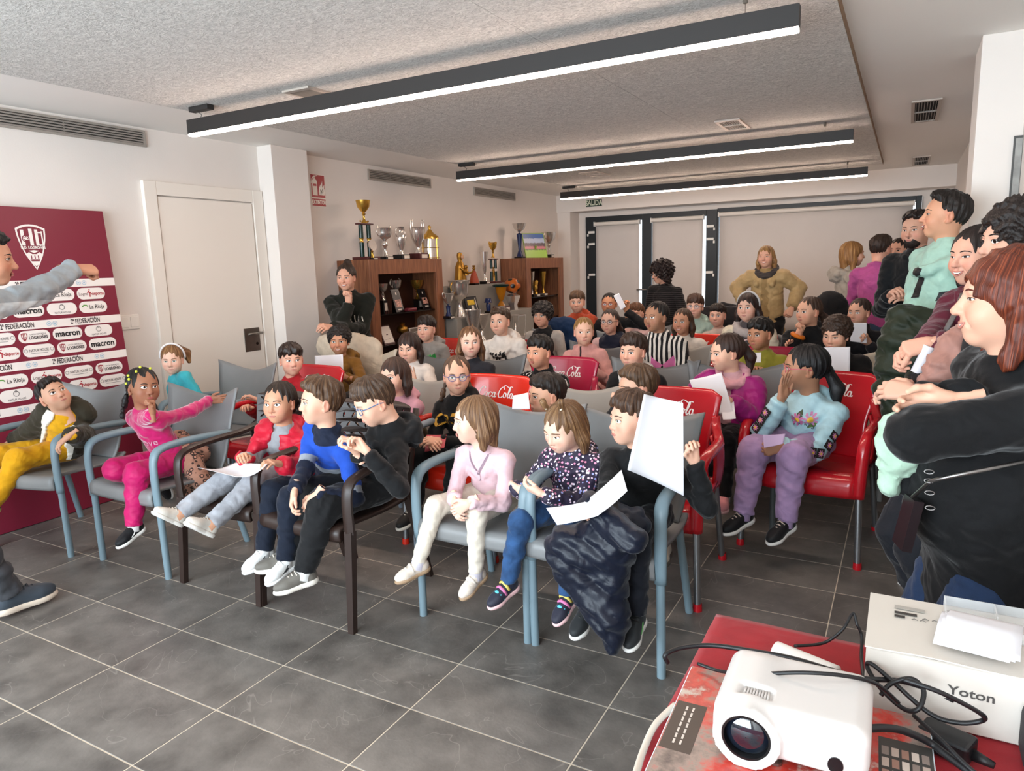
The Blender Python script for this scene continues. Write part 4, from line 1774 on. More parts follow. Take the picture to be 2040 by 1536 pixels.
# =====================================================================================
# ROOM SHELL
# =====================================================================================
XL, XR, YB, YF, ZC = -4.80, 0.46, 10.55, -2.05, 2.52
M_WALL = mat('wall_paint', '#e5ddd6', 0.75, noise=0.02, nscale=1.5, bmp=0.05, bscale=90)
M_CEIL = mat('ceiling_plaster', '#f0ece6', 0.8, noise=0.015, nscale=1.2)
M_WHITE = mat('white_lacquer', '#ece4da', 0.45)
M_FRAME = mat('dark_anthracite_frame', '#161c20', 0.45)
M_GROUT = mat('grout', '#c9bba8', 0.9, noise=0.12, nscale=20)


def tile_mat():
 m, nt, b = new_mat('slate_tile')
 tc = nd(nt, 'ShaderNodeTexCoord')
 oi = nd(nt, 'ShaderNodeObjectInfo')
 ad = nd(nt, 'ShaderNodeVectorMath', operation='MULTIPLY_ADD')
 ad.inputs[1].default_value = (1, 1, 1)
 cmb = nd(nt, 'ShaderNodeCombineXYZ')
 ml = nd(nt, 'ShaderNodeMath', operation='MULTIPLY')
 ml.inputs[1].default_value = 37.0
 lk(nt, oi.outputs['Random'], ml.inputs[0])
 for i in range(3):
  lk(nt, ml.outputs[0], cmb.inputs[i])
 lk(nt, tc.outputs['Object'], ad.inputs[0])
 lk(nt, cmb.outputs[0], ad.inputs[2])
 n = nd(nt, 'ShaderNodeTexNoise')
 n.inputs['Scale'].default_value = 5.5
 n.inputs['Detail'].default_value = 8
 n.inputs['Roughness'].default_value = 0.62
 lk(nt, ad.outputs[0], n.inputs['Vector'])
 r = nd(nt, 'ShaderNodeValToRGB')
 r.color_ramp.elements[0].position = 0.30
 r.color_ramp.elements[0].color = (*lin('#524e4a'), 1)
 r.color_ramp.elements[1].position = 0.72
 r.color_ramp.elements[1].color = (*lin('#7f7973'), 1)
 lk(nt, n.outputs['Fac'], r.inputs['Fac'])
 # pale scratch-like veins
 w = nd(nt, 'ShaderNodeTexNoise')
 w.inputs['Scale'].default_value = 2.2
 w.inputs['Detail'].default_value = 3
 w.inputs['Distortion'].default_value = 1.4
 lk(nt, ad.outputs[0], w.inputs['Vector'])
 s1 = nd(nt, 'ShaderNodeMath', operation='SUBTRACT')
 s1.inputs[1].default_value = 0.5
 lk(nt, w.outputs['Fac'], s1.inputs[0])
 s2 = nd(nt, 'ShaderNodeMath', operation='ABSOLUTE')
 lk(nt, s1.outputs[0], s2.inputs[0])
 mr = nd(nt, 'ShaderNodeMapRange')
 mr.inputs['From Min'].default_value = 0.0
 mr.inputs['From Max'].default_value = 0.0035
 mr.inputs['To Min'].default_value = 0.28
 mr.inputs['To Max'].default_value = 0.0
 lk(nt, s2.outputs[0], mr.inputs['Value'])
 mx = _mixc0(nt, mr.outputs[0], r.outputs[0], '#b3aca4')
 lk(nt, mx, b.inputs['Base Color'])
 n3 = nd(nt, 'ShaderNodeTexNoise')
 n3.inputs['Scale'].default_value = 90
 n3.inputs['Detail'].default_value = 4
 lk(nt, ad.outputs[0], n3.inputs['Vector'])
 rr = nd(nt, 'ShaderNodeMapRange')
 rr.inputs['To Min'].default_value = 0.34
 rr.inputs['To Max'].default_value = 0.55
 lk(nt, n.outputs['Fac'], rr.inputs['Value'])
 lk(nt, rr.outputs[0], b.inputs['Roughness'])
 bump(nt, b, n3.outputs['Fac'], 0.10, 0.006)
 return m


def _mixc0(nt, fac, a, b):
 mx = nd(nt, 'ShaderNodeMix', data_type='RGBA')
 lk(nt, fac, mx.inputs['Factor'])
 lk(nt, a, mx.inputs['A'])
 mx.inputs['B'].default_value = (*lin(b), 1)
 return mx.outputs['Result']


M_TILE = tile_mat()
fl = MB()
fl.box(XL - 0.15, XR + 0.15, YF - 0.15, YB + 0.2, -0.12, -0.0012)
FLOOR = fl.build('floor', M_GROUT, kind='structure')
# tiles 600 x 306 mm laid in a stack; every tile that shows is its own piece
TX, TY, TOX, TOY = 0.60, 0.3059, -3.7995, 2.0300
_tm = {}
far = MB()
ntile = 0
for ci in range(-3, 9):
 x0, x1 = TOX + ci * TX, TOX + (ci + 1) * TX
 x0c, x1c = max(x0, XL), min(x1, XR)
 if x1c - x0c < 0.02:
  continue
 for ri in range(-14, 30):
  y0 = TOY + ri * TY
  y1c = min(y0 + TY, YB)
  if y1c - y0 < 0.02:
   continue
  g = 0.0022
  vis = 0.6 < y0 < 8.9 and ntile < 300
  if not vis:
   far.box(x0c + g, x1c - g, y0 + g, y1c - g, -0.008, 0.0)
   continue
  key = (round(x1c - x0c, 3), round(y1c - y0, 3))
  if key not in _tm:
   tb = MB()
   tb.bbox(g - key[0] / 2, key[0] / 2 - g, g - key[1] / 2, key[1] / 2 - g, -0.008, 0.0, 0.0012, seg=1)
   me = tb.mesh('tile')
   me.materials.append(M_TILE)
   _tm[key] = me
  o = bpy.data.objects.new('tile', _tm[key])
  COL.objects.link(o)
  o.location = ((x0c + x1c) / 2, (y0 + y1c) / 2, 0)
  o.parent = FLOOR
  ntile += 1
far.build('tiles_beyond', M_TILE, FLOOR, kind='stuff')


def wall(name, *b, m=None):
 w = MB()
 w.box(*b)
 return w.build(name, m or M_WALL, kind='structure')


WL = wall('wall_left', XL - 0.15, XL, YF, YB + 0.2, 0, ZC)
wall('wall_right', XR, XR + 0.15, YF, YB + 0.2, 0, ZC)
# front wall with the window the daylight comes through (behind the photographer)
fw = MB()
fw.box(XL, XR, YF - 0.15, YF, 0, 0.45)
fw.box(XL, XR, YF - 0.15, YF, 2.42, ZC)
fw.box(XL, -4.55, YF - 0.15, YF, 0.45, 2.42)
fw.box(0.15, XR, YF - 0.15, YF, 0.45, 2.42)
fw.build('wall_front', M_WALL, kind='structure')
w4 = empty('window_3', (-2.2, YF - 0.07, 0.45), kind='structure')
for x in (-4.5, -2.2, 0.1):
 q = MB()
 q.box(x + 2.2 - 0.04, x + 2.2 + 0.04, -0.03, 0.03, 0, 1.97)
 q.build('mullion', M_FRAME, w4)
wp = MB()
wp.bbox(XL, -4.632, 4.342, 4.748, 0, ZC, 0.004)
wp.build('wall_pillar_left', M_WALL, kind='structure')
wp = MB()
wp.bbox(0.262, XR, 4.335, 4.745, 0, ZC, 0.004)
wp.build('wall_pillar_right', M_WALL, kind='structure')
# back wall: soffit, side pieces, reveal column
wb = MB()
wb.box(XL, XR, 10.17, YB + 0.2, 2.265, ZC)
wb.box(XL, -4.46, YB, YB + 0.2, 0, 2.265)
wb.box(0.125, XR, YB, YB + 0.2, 0, 2.265)
wb.box(-4.46, 0.125, YB, YB + 0.2, 2.195, 2.265)
wb.box(XL, -4.585, 10.20, YB, 0, 2.265)
wb.build('wall_back', M_WALL, kind='structure')
cl = MB()
cl.box(XL - 0.15, XR + 0.15, YF - 0.15, YB + 0.2, ZC, ZC + 0.1)
CEIL = cl.build('ceiling', M_CEIL, kind='structure')


def woodwool():
 m, nt, b = new_mat('wood_wool_board')
 tc = nd(nt, 'ShaderNodeTexCoord')
 mp = nd(nt, 'ShaderNodeMapping')
 mp.inputs['Scale'].default_value = (1, 1.6, 1)
 mp.inputs['Rotation'].default_value = (0, 0, 0.6)
 lk(nt, tc.outputs['Object'], mp.inputs[0])
 n = nd(nt, 'ShaderNodeTexNoise')
 n.inputs['Scale'].default_value = 34
 n.inputs['Detail'].default_value = 6
 n.inputs['Roughness'].default_value = 0.7
 n.inputs['Distortion'].default_value = 1.6
 lk(nt, mp.outputs[0], n.inputs['Vector'])
 r = nd(nt, 'ShaderNodeValToRGB')
 r.color_ramp.elements[0].position = 0.34
 r.color_ramp.elements[0].color = (*lin('#c4c0ba'), 1)
 r.color_ramp.elements[1].position = 0.60
 r.color_ramp.elements[1].color = (*lin('#f3efe9'), 1)
 lk(nt, n.outputs['Fac'], r.inputs['Fac'])
 lk(nt, r.outputs[0], b.inputs['Base Color'])
 b.inputs['Roughness'].default_value = 0.95
 b.inputs['Specular IOR Level'].default_value = 0.1
 bump(nt, b, n.outputs['Fac'], 0.9, 0.02)
 return m


M_WW = woodwool()
PANEL_Z = 2.487
ey = -1.75
while ey < 9.2:
 y1 = min(ey + 2.2, 9.28)
 for xi in range(3):
  x0 = -3.97 + xi * 1.223
  q = MB()
  q.box(x0 + 0.0012, x0 + 1.2218, ey + 0.0012, y1 - 0.0012, PANEL_Z, ZC)
  q.build('acoustic_board', M_WW, CEIL)
 ey = y1
q = MB()
q.box(-0.301, -0.296, -1.75, 9.285, PANEL_Z, ZC)
q.build('edge_strip', mat('edge_strip', '#8a6f57', 0.7), CEIL)

# --------------------------------------------------------------------- door on the left wall
d = empty('door_1', (XL, 3.80, 0), kind='structure')
q = MB()
q.bbox(0.002, 0.024, 3.372 - 3.8, 4.222 - 3.8, 0.005, 2.050, 0.003)
q.build('door_leaf', M_WHITE, d)
q = MB()
q.bbox(0.0, 0.034, 3.262 - 3.8, 3.362 - 3.8, 0, 2.155, 0.004)
q.build('jamb', M_WHITE, d)
q = MB()
q.bbox(0.0, 0.034, 4.232 - 3.8, 4.335 - 3.8, 0, 2.155, 0.004)
q.build('jamb', M_WHITE, d)
q = MB()
q.bbox(0.0, 0.032, 3.362 - 3.8, 4.232 - 3.8, 2.058, 2.155, 0.004)
q.build('lintel', M_WHITE, d)
M_STEEL = mat('brushed_steel', '#8f8880', 0.38, 1.0, noise=0.06, nscale=30)
q = MB()
q.bbox(0.024, 0.030, 4.020 - 3.8, 4.180 - 3.8, 0.835, 1.030, 0.002)
hp = q.build('lock_plate', M_STEEL, d)
q = MB()
q.tube([(0.03, 0.362, 0.985), (0.075, 0.362, 0.985)], 0.010, n=12)
q.tube([(0.075, 0.372, 0.985), (0.075, 0.225, 0.983)], 0.0095, n=12)
q.build('door_handle', M_STEEL, hp, smooth=True)
q = MB()
q.lathe([(0.0, 0), (0.012, 0), (0.012, 0.004), (0.0, 0.004)], 14, M=TR(0.030, 0.345, 0.895) @ RY(R_(90)))
q.build('key_cylinder', mat('key_cylinder', '#3a3632', 0.4, 1.0), hp)
# switch plate
s = empty('light_switch', (XL, 3.06, 1.165), label='white double light switch plate on the wall beside the door', cat='switch')
q = MB()
q.bbox(0.001, 0.012, -0.085, 0.070, -0.052, 0.052, 0.004)
q.build('plate', mat('switch_white', '#efe9e1', 0.4), s)
for yy in (-0.045, 0.030):
 q = MB()
 q.bbox(0.012, 0.017, yy - 0.030, yy + 0.030, -0.036, 0.036, 0.003)
 q.build('rocker', mat('switch_white', '#efe9e1', 0.4), s)

# --------------------------------------------------------------------- air grilles
M_GRILLE = mat('grille_aluminium', '#a39c94', 0.5, 0.3)
M_HOLE = mat('duct_dark', '#2c2a28', 0.9)


def wall_grille(y0, y1, z0, z1, n, label):
 g = empty('air_grille', (XL, (y0 + y1) / 2, z0), label=label, cat='air vent', group='long air grilles on the left wall')
 h, L = z1 - z0, (y1 - y0) / 2
 q = MB()
 q.box(0.0015, 0.004, -L + 0.012, L - 0.012, 0.01, h - 0.01)
 q.build('duct', M_HOLE, g)
 q = MB()
 q.box(0.001, 0.016, -L, L, 0, 0.014)
 q.box(0.001, 0.016, -L, L, h - 0.014, h)
 q.box(0.001, 0.016, -L, -L + 0.018, 0.014, h - 0.014)
 q.box(0.001, 0.016, L - 0.018, L, 0.014, h - 0.014)
 q.build('frame', M_GRILLE, g)
 for i in range(n):
  z = 0.014 + (i + 0.5) * (h - 0.028) / n
  q = MB()
  q.box(-0.006, 0.006, -L + 0.018, L - 0.018, -0.0045, 0.0045, M=TR(0.010, 0, z) @ RY(R_(28)))
  q.build('slat', M_GRILLE, g)
 for yy in (-L / 3, L / 3):
  q = MB()
  q.box(0.004, 0.008, yy - 0.003, yy + 0.003, 0.012, h - 0.012)
  q.build('divider', M_GRILLE, g)


wall_grille(1.65, 3.337, 2.388, 2.500, 5, 'long air grille high on the wall above the maroon banner')
wall_grille(5.74, 6.82, 2.374, 2.480, 5, 'long air grille above the cabinet with the trophies on top')
wall_grille(7.75, 8.82, 2.362, 2.466, 5, 'long air grille above the stepped trophy stand')


def ceil_grille(x0, x1, y0, y1, z, label, n=8):
 g = empty('ceiling_vent', ((x0 + x1) / 2, (y0 + y1) / 2, z), label=label, cat='air vent', group='square ceiling vents')
 w, l = (x1 - x0) / 2, (y1 - y0) / 2
 q = MB()
 q.box(-w + 0.02, w - 0.02, -l + 0.03, l - 0.03, -0.003, -0.0015)
 q.build('duct', M_HOLE, g)
 q = MB()
 q.box(-w, w, -l, -l + 0.035, -0.012, -0.001)
 q.box(-w, w, l - 0.035, l, -0.012, -0.001)
 q.box(-w, -w + 0.022, -l + 0.035, l - 0.035, -0.012, -0.001)
 q.box(w - 0.022, w, -l + 0.035, l - 0.035, -0.012, -0.001)
 q.build('frame', mat('vent_frame', '#b9ada2', 0.5, 0.2), g)
 for i in range(n):
  x = -w + 0.022 + (i + 0.5) * (2 * w - 0.044) / n
  q = MB()
  q.box(-0.0015, 0.0015, -l + 0.035, l - 0.035, -0.011, -0.002, M=TR(x, 0, 0) @ RY(R_(15)))
  q.build('slat', M_GRILLE, g)
 q = MB()
 q.box(-w + 0.022, w - 0.022, -0.012, 0.012, -0.0125, -0.003)
 q.build('damper_bar', M_GRILLE, g)


ceil_grille(-0.035, 0.150, 5.84, 6.74, ZC, 'metal ceiling vent in the plaster strip next to the right pillar')
ceil_grille(-0.010, 0.165, 9.10, 9.95, ZC, 'metal ceiling vent in the plaster strip near the window wall')
ceil_grille(-3.13, -2.93, 3.05, 3.62, PANEL_Z, 'metal ceiling vent in the acoustic boards beside the nearest long lamp')
ceil_grille(-1.30, -1.12, 5.50, 5.93, PANEL_Z, 'metal ceiling vent in the acoustic boards beside the middle long lamp')
ceil_grille(-3.28, -3.06, 7.55, 7.95, PANEL_Z, 'metal ceiling vent in the acoustic boards before the farthest long lamp')
q = MB()
q.lathe([(0.0, -0.010), (0.03, -0.010), (0.036, -0.004), (0.036, -0.0005), (0.0, -0.0005)], 18)
q.build('smoke_detector', mat('detector', '#d8d2ca', 0.5), loc=(-4.2, 3.75, ZC), label='small flat white detector disc on the plaster ceiling near the door', cat='detector')

# --------------------------------------------------------------------- pendant line lamps
M_LAMP = mat('lamp_black_aluminium', '#25211f', 0.55)
M_LED = mat('led_diffuser', '#ffffff', 0.5, emit='#ffe3d0', estr=56)


def line_lamp(y, x0, x1, label):
 g = empty('line_lamp', ((x0 + x1) / 2, y, 2.33), label=label, cat='lamp', group='black pendant line lamps')
 L = (x1 - x0) / 2
 q = MB()
 q.box(-L, L, -0.024, -0.020, 0.004, 0.085)
 q.box(-L, L, 0.020, 0.024, 0.004, 0.085)
 q.box(-L, L, -0.020, 0.020, 0.081, 0.085)
 q.box(-L, -L + 0.004, -0.020, 0.020, 0.004, 0.081)
 q.box(L - 0.004, L, -0.020, 0.020, 0.004, 0.081)
 q.build('housing', M_LAMP, g)
 q = MB()
 q.bbox(-L + 0.002, L - 0.002, -0.0225, 0.0225, -0.010, 0.006, 0.004)
 q.build('diffuser', M_LED, g)
 q = MB()
 q.bbox(-L + 0.03, -L + 0.20, -0.025, 0.025, PANEL_Z - 2.33 - 0.030, PANEL_Z - 2.33 - 0.0005, 0.003)
 c = q.build('canopy', M_LAMP, g)
 q = MB()
 q.tube([(-L + 0.10, 0, 0.085), (-L + 0.115, 0, 0.105), (-L + 0.095, 0, 0.12), (-L + 0.07, 0, PANEL_Z - 2.33 - 0.03)], 0.003, n=6)
 q.build('power_cord', mat('cord_grey', '#6c6660', 0.6), c, smooth=True)
 q = MB()
 q.tube([(L - 0.2, 0, 0.085), (L - 0.2, 0, PANEL_Z - 2.33)], 0.0016, n=6)
 q.tube([(L - 0.2, 0, PANEL_Z - 2.33 - 0.03), (L - 0.2, 0, PANEL_Z - 2.33)], 0.009, n=8)
 q.build('suspension_wire', M_STEEL, g)
 return g


line_lamp(3.03, -3.905, -0.405, 'long black line lamp with glowing underside nearest the front row of children')
line_lamp(6.10, -3.96, -0.405, 'long black line lamp with glowing underside hanging second from the window wall')
line_lamp(8.75, -4.06, -0.425, 'long black line lamp with glowing underside hanging next to the window wall')

# --------------------------------------------------------------------- window wall: frames, glass, blinds, fittings
WY = YB - 0.02
M_GLASS, _nt, _b = new_mat('window_glass')
_b.inputs['Base Color'].default_value = (0.9, 0.96, 1, 1)
_b.inputs['Roughness'].default_value = 0.02
_b.inputs['Alpha'].default_value = 0.15
M_BLIND = mat('roller_blind', '#cdc7c2', 0.9, noise=0.02, nscale=3, bmp=0.04, bscale=500)
M_TUBE = mat('blind_cassette', '#e4ddd4', 0.5)
M_HW = mat('white_hardware', '#e9e6e0', 0.35)
win = empty('window_1', (-3.47, WY, 0), kind='structure')
win2 = empty('window_2', (-1.15, WY, 0), kind='structure')


def fr(parent, x0, x1, z0, z1, name='frame_post'):
 q = MB()
 ox = parent.location.x
 q.bbox(x0 - ox, x1 - ox, -0.035, 0.045, z0, z1, 0.004)
 return q.build(name, M_FRAME, parent)


posts = []
for x0, x1 in ((-4.455, -4.275), (-3.535, -3.385), (-2.570, -2.415)):
 posts.append(fr(win, x0, x1, 0, 2.19))
fr(win2, 0.055, 0.122, 0, 2.20)
fr(win2, -2.415, -2.395, 0, 2.20)
for x0, x1 in ((-4.275, -3.535), (-3.385, -2.570)):
 fr(win, x0, x1, 2.105, 2.19, 'frame_rail')
 fr(win, x0, x1, 0.0, 0.10, 'frame_rail')
fr(win2, -2.395, 0.055, 2.125, 2.20, 'frame_rail')
fr(win2, -2.395, 0.055, 0.0, 0.42, 'frame_rail')
for par, x0, x1, z0, z1 in ((win, -4.275, -3.535, 0.10, 2.105), (win, -3.385, -2.570, 0.10, 2.105), (win2, -2.395, 0.055, 0.42, 2.125)):
 q = MB()
 ox = par.location.x
 q.box(x0 - ox, x1 - ox, 0.004, 0.010, z0, z1)
 q.build('pane', M_GLASS, par)


def blind(x0, x1, zt, zb, label):
 g = empty('roller_blind', ((x0 + x1) / 2, WY - 0.075, zt), label=label, cat='blind', group='white roller blinds on the window wall')
 L = (x1 - x0) / 2
 q = MB()
 q.lathe([(0.030, -L), (0.030, L)], 18, M=RY(R_(90)))
 q.build('roller', M_TUBE, g, angle=40)
 for s_ in (-1, 1):
  q = MB()
  q.bbox(s_ * L - 0.008, s_ * L + 0.008, -0.033, 0.036, -0.036, 0.036, 0.004)
  q.build('bracket', M_HW, g)
 q = MB()
 q.shell(10, 10, lambda u, v: (-L + 0.012 + (2 * L - 0.024) * u, 0.024 + 0.002 * math.sin(9 * u), -v * (zt - zb)), 0.0016)
 q.build('fabric', M_BLIND, g, smooth=True)
 q = MB()
 q.bbox(-L + 0.01, L - 0.01, 0.016, 0.032, -(zt - zb) - 0.022, -(zt - zb), 0.005)
 q.build('bottom_bar', M_TUBE, g)


blind(-4.285, -3.560, 2.075, 0.16, 'narrow white roller blind on the glass door at the cabinet side')
blind(-3.375, -2.600, 2.085, 0.16, 'narrow white roller blind behind the curly-haired woman')
blind(-2.385, 0.040, 2.110, 0.46, 'very wide white roller blind behind the woman in the beige jacket')
for post, px_, flip in ((posts[0], -4.365, 1), (posts[2], -2.492, -1)):
 for zz in (1.955, 1.775, 1.30):
  q = MB()
  ox = win.location.x
  q.bbox(px_ - ox - 0.065 * (1 if flip < 0 else 0.55), px_ - ox + 0.065 * (1 if flip > 0 else 0.55), -0.060, -0.036, zz - 0.018, zz + 0.018, 0.004)
  tx = px_ - ox + (0.04 if flip < 0 else -0.045)
  q.bbox(tx - 0.012, tx + 0.012, -0.058, -0.036, zz - 0.062, zz - 0.022, 0.004)
  q.build('hinge', M_HW, post)
q = MB()
ox = win.location.x
q.tube([(-3.46 - ox, -0.036, 1.06), (-3.46 - ox, -0.085, 1.06)], 0.010, n=10)
q.tube([(-3.45 - ox, -0.085, 1.06), (-3.60 - ox, -0.085, 1.06)], 0.010, n=10)
q.build('lever_handle', M_STEEL, posts[1], smooth=True)
q = MB()
q.box(-2.41, 0.10, -0.16, -0.036, 0.40, 0.43)
q.build('sill', mat('sill_brown', '#4a332b', 0.5), win2, loc=(1.15, 0, 0))

# --------------------------------------------------------------------- signs
def flat_text(parent, name, body, size, M, col, bold=0.0, xs=1.0, shear=0.0, space=1.0, rough=0.6, estr=0.0):
 V, F = text_mesh(body, size, bold, xs, shear, 'CENTER', space)
 q = MB()
 q.add([tuple(v) for v in V], F, 0, M)
 return q.build(name, mat('print_' + str(col), col, rough), parent)


# wall frames: text reading direction for the left wall (normal +X): x -> -Y... seen from the room x runs toward +Y
def ML(y, z, x):
 """maps text xy to the left wall (x right = +Y, y up = Z, normal +X)"""
 return Matrix(((0, 0, 1, x), (1, 0, 0, y), (0, 1, 0, z), (0, 0, 0, 1)))


def MBk(x, z, y):
 """maps text xy to a wall facing the camera (-Y): x right = +X"""
 return Matrix(((1, 0, 0, x), (0, 0, -1, y), (0, 1, 0, z), (0, 0, 0, 1)))


M_SRED = mat('sign_red', '#a3262c', 0.4)
M_SWHITE = mat('sign_white', '#efe6dc', 0.5)
sg = empty('fire_extinguisher_sign', (XL, 5.026, 2.215), label='red and white fire extinguisher sign reading EXTINTOR on the wall', cat='sign')
q = MB()
q.box(0.0008, 0.004, -0.092, 0.092, -0.145, 0.145)
q.build('backing', M_SWHITE, sg)
q = MB()
q.box(0.004, 0.0046, -0.087, 0.087, -0.062, 0.139)
q.box(0.004, 0.0046, -0.087, 0.087, -0.139, -0.074)
q.build('red_field', M_SRED, sg)
flat_text(sg, 'lettering', 'EXTINTOR', 0.050, ML(0, -0.106, 0.0052), '#f3ebe2', 0.0016, 0.72)
q = MB()
W_ = ML(0, 0.04, 0.0052)
q.add([(x, y, 0) for x, y in ((-0.072, -0.085), (-0.012, -0.085), (-0.012, 0.040), (-0.022, 0.058), (-0.034, 0.064), (-0.034, 0.074), (-0.050, 0.074), (-0.050, 0.064), (-0.062, 0.058), (-0.072, 0.040))], [tuple(range(10))], 0, W_)
q.add([(x, y, 0) for x, y in ((-0.034, 0.082), (-0.004, 0.090), (-0.004, 0.096), (-0.052, 0.090), (-0.052, 0.076), (-0.034, 0.076))], [tuple(range(6))], 0, W_)
q.add([(x, y, 0) for x, y in ((-0.052, 0.088), (-0.078, 0.062), (-0.088, 0.020), (-0.080, 0.020), (-0.070, 0.056), (-0.050, 0.078))], [tuple(range(6))], 0, W_)
q.build('extinguisher_symbol', M_SWHITE, sg)
q = MB()
for i, (bx, by, hh) in enumerate(((0.010, -0.080, 0.10), (0.032, -0.080, 0.13), (0.055, -0.080, 0.10))):
 pts = [(bx, by), (bx + 0.022, by), (bx + 0.034, by + hh * 0.35), (bx + 0.022, by + hh * 0.65), (bx + 0.026, by + hh), (bx + 0.004, by + hh * 0.70), (bx - 0.004, by + hh * 0.30)]
 q.add([(x, y, 0) for x, y in pts], [tuple(range(len(pts)))], 0, W_)
q.build('flame_symbol', M_SWHITE, sg)
q = MB()
q.box(-0.062, -0.020, -0.002, 0.018, 0, 0.0006, 0, W_)
q.build('label_band', M_SRED, sg)
sg = empty('exit_sign', (-4.175, 10.17, 2.372), label='green exit sign reading SALIDA above the glass door', cat='sign')
q = MB()
q.box(-0.128, 0.128, -0.006, -0.001, -0.052, 0.052)
q.build('backing', mat('sign_green', '#23382a', 0.5), sg)
flat_text(sg, 'lettering', 'SALIDA', 0.105, MBk(0, 0, -0.0075), '#dfe6cf', 0.002, 0.78)

# pictures on the right wall and pillar
for (x0, x1, y0, y1, z0, z1, lab) in ((XR - 0.025, XR - 0.001, 5.55, 6.75, 1.15, 1.93, 'black framed grey photograph on the right wall past the pillar'),):
 g = empty('framed_picture', ((x0 + x1) / 2, (y0 + y1) / 2, z0), label=lab, cat='picture')
 cx, cy = (x0 + x1) / 2, (y0 + y1) / 2
 q = MB()
 q.box(x0 - cx, x1 - cx, y0 - cy, y1 - cy, 0, 0.03)
 q.box(x0 - cx, x1 - cx, y0 - cy, y1 - cy, z1 - z0 - 0.03, z1 - z0)
 q.box(x0 - cx, x1 - cx, y0 - cy, y0 - cy + 0.03, 0.03, z1 - z0 - 0.03)
 q.box(x0 - cx, x1 - cx, y1 - cy - 0.03, y1 - cy, 0.03, z1 - z0 - 0.03)
 q.build('frame', mat('frame_black', '#1b1a1a', 0.4), g)
 q = MB()
 q.box(x0 - cx + 0.008, x1 - cx, y0 - cy + 0.03, y1 - cy - 0.03, 0.03, z1 - z0 - 0.03)
 q.build('photograph', mat('grey_photo', '#8d8c88', 0.35, noise=0.55, nscale=9), g)
g = empty('framed_picture', (0.452, 4.335, 1.56), label='grey photograph in a thin frame on the face of the right pillar', cat='picture')
q = MB()
q.box(-0.030, 0.006, -0.014, -0.001, 0, 0.47)
q.build('frame', mat('frame_dark', '#4a4a48', 0.4), g)
q = MB()
q.box(-0.022, 0.006, -0.016, -0.014, 0.012, 0.458)
q.build('photograph', mat('grey_photo', '#8d8c88', 0.35, noise=0.55, nscale=9), g)

# =====================================================================================
# SPONSOR BANNER leaning against the left wall
# =====================================================================================
BY0, BY1, BH = 1.20, 2.925, 1.925
bn = empty('sponsor_banner', (-4.585, 0, 0), label='maroon sponsor board with white crest and rows of white logo ovals', cat='banner')
LEAN = math.atan2(0.150, BH)
bn.rotation_euler = (0, -LEAN, 0)
q = MB()
q.bbox(-0.030, 0.0, BY0, BY1, 0.004, BH, 0.002, seg=1)
q.build('board', mat('banner_maroon', '#7c1f34', 0.42, noise=0.02, nscale=2), bn)
BW = mat('banner_white', '#f1e8e2', 0.5)
BK = mat('banner_black', '#241d20', 0.5)


def bm_(y, z, x=0.0012):
 return ML(y, z, x)


def ptext(name, s, y, z, size, col, bold=0.0, xs=1.0, x=0.0024, shear=0.0, space=1.0):
 return flat_text(bn, name, s, size, bm_(y, z, x), col, bold, xs, shear, space)


def pill(y, z, w=0.185, h=0.074):
 q = MB()
 r = h * 0.48
 pts = []
 for cx, a0 in ((w / 2 - r, -90), (-(w / 2 - r), 90)):
  for i in range(9):
   a = R_(a0 + i * 180 / 8)
   pts.append((cx + r * math.cos(a), (h / 2) * math.sin(a)))
 q.add([(x, yy, 0) for x, yy in pts], [tuple(range(len(pts)))], 0, bm_(y, z))
 return q.build('logo_oval', BW, bn)


def ring2(q, cx, cy, r, w, M, n=16):
 vs, fs = [], []
 for i in range(n):
  a = 2 * PI * i / n
  vs += [(cx + r * math.cos(a), cy + r * math.sin(a), 0), (cx + (r - w) * math.cos(a), cy + (r - w) * math.sin(a), 0)]
 for i in range(n):
  j = (i + 1) % n
  fs.append((2 * i, 2 * j, 2 * j + 1, 2 * i + 1))
 q.add(vs, fs, 0, M)


def mini_shield(y, z, s, col):
 q = MB()
 pts = [(-0.5, 0.62), (0, 0.72), (0.5, 0.62), (0.46, 0.0), (0.30, -0.40), (0, -0.72), (-0.30, -0.40), (-0.46, 0.0)]
 q.add([(x * s, yy * s, 0) for x, yy in pts], [tuple(range(8))], 0, bm_(y, z, 0.0022))
 q.build('mini_crest', mat('crest_red', '#9c3a42', 0.5), bn)
 q = MB()
 for x0, x1, y0, y1 in ((-0.36, -0.22, 0.05, 0.5), (-0.08, 0.06, 0.05, 0.5), (0.18, 0.36, 0.05, 0.5), (-0.38, 0.38, -0.1, -0.02), (-0.25, 0.25, -0.32, -0.22)):
  q.add([(x0 * s, y0 * s, 0), (x1 * s, y0 * s, 0), (x1 * s, y1 * s, 0), (x0 * s, y1 * s, 0)], [(0, 1, 2, 3)], 0, bm_(y, z, 0.0028))
 q.build('mini_crest_bars', BW, bn)


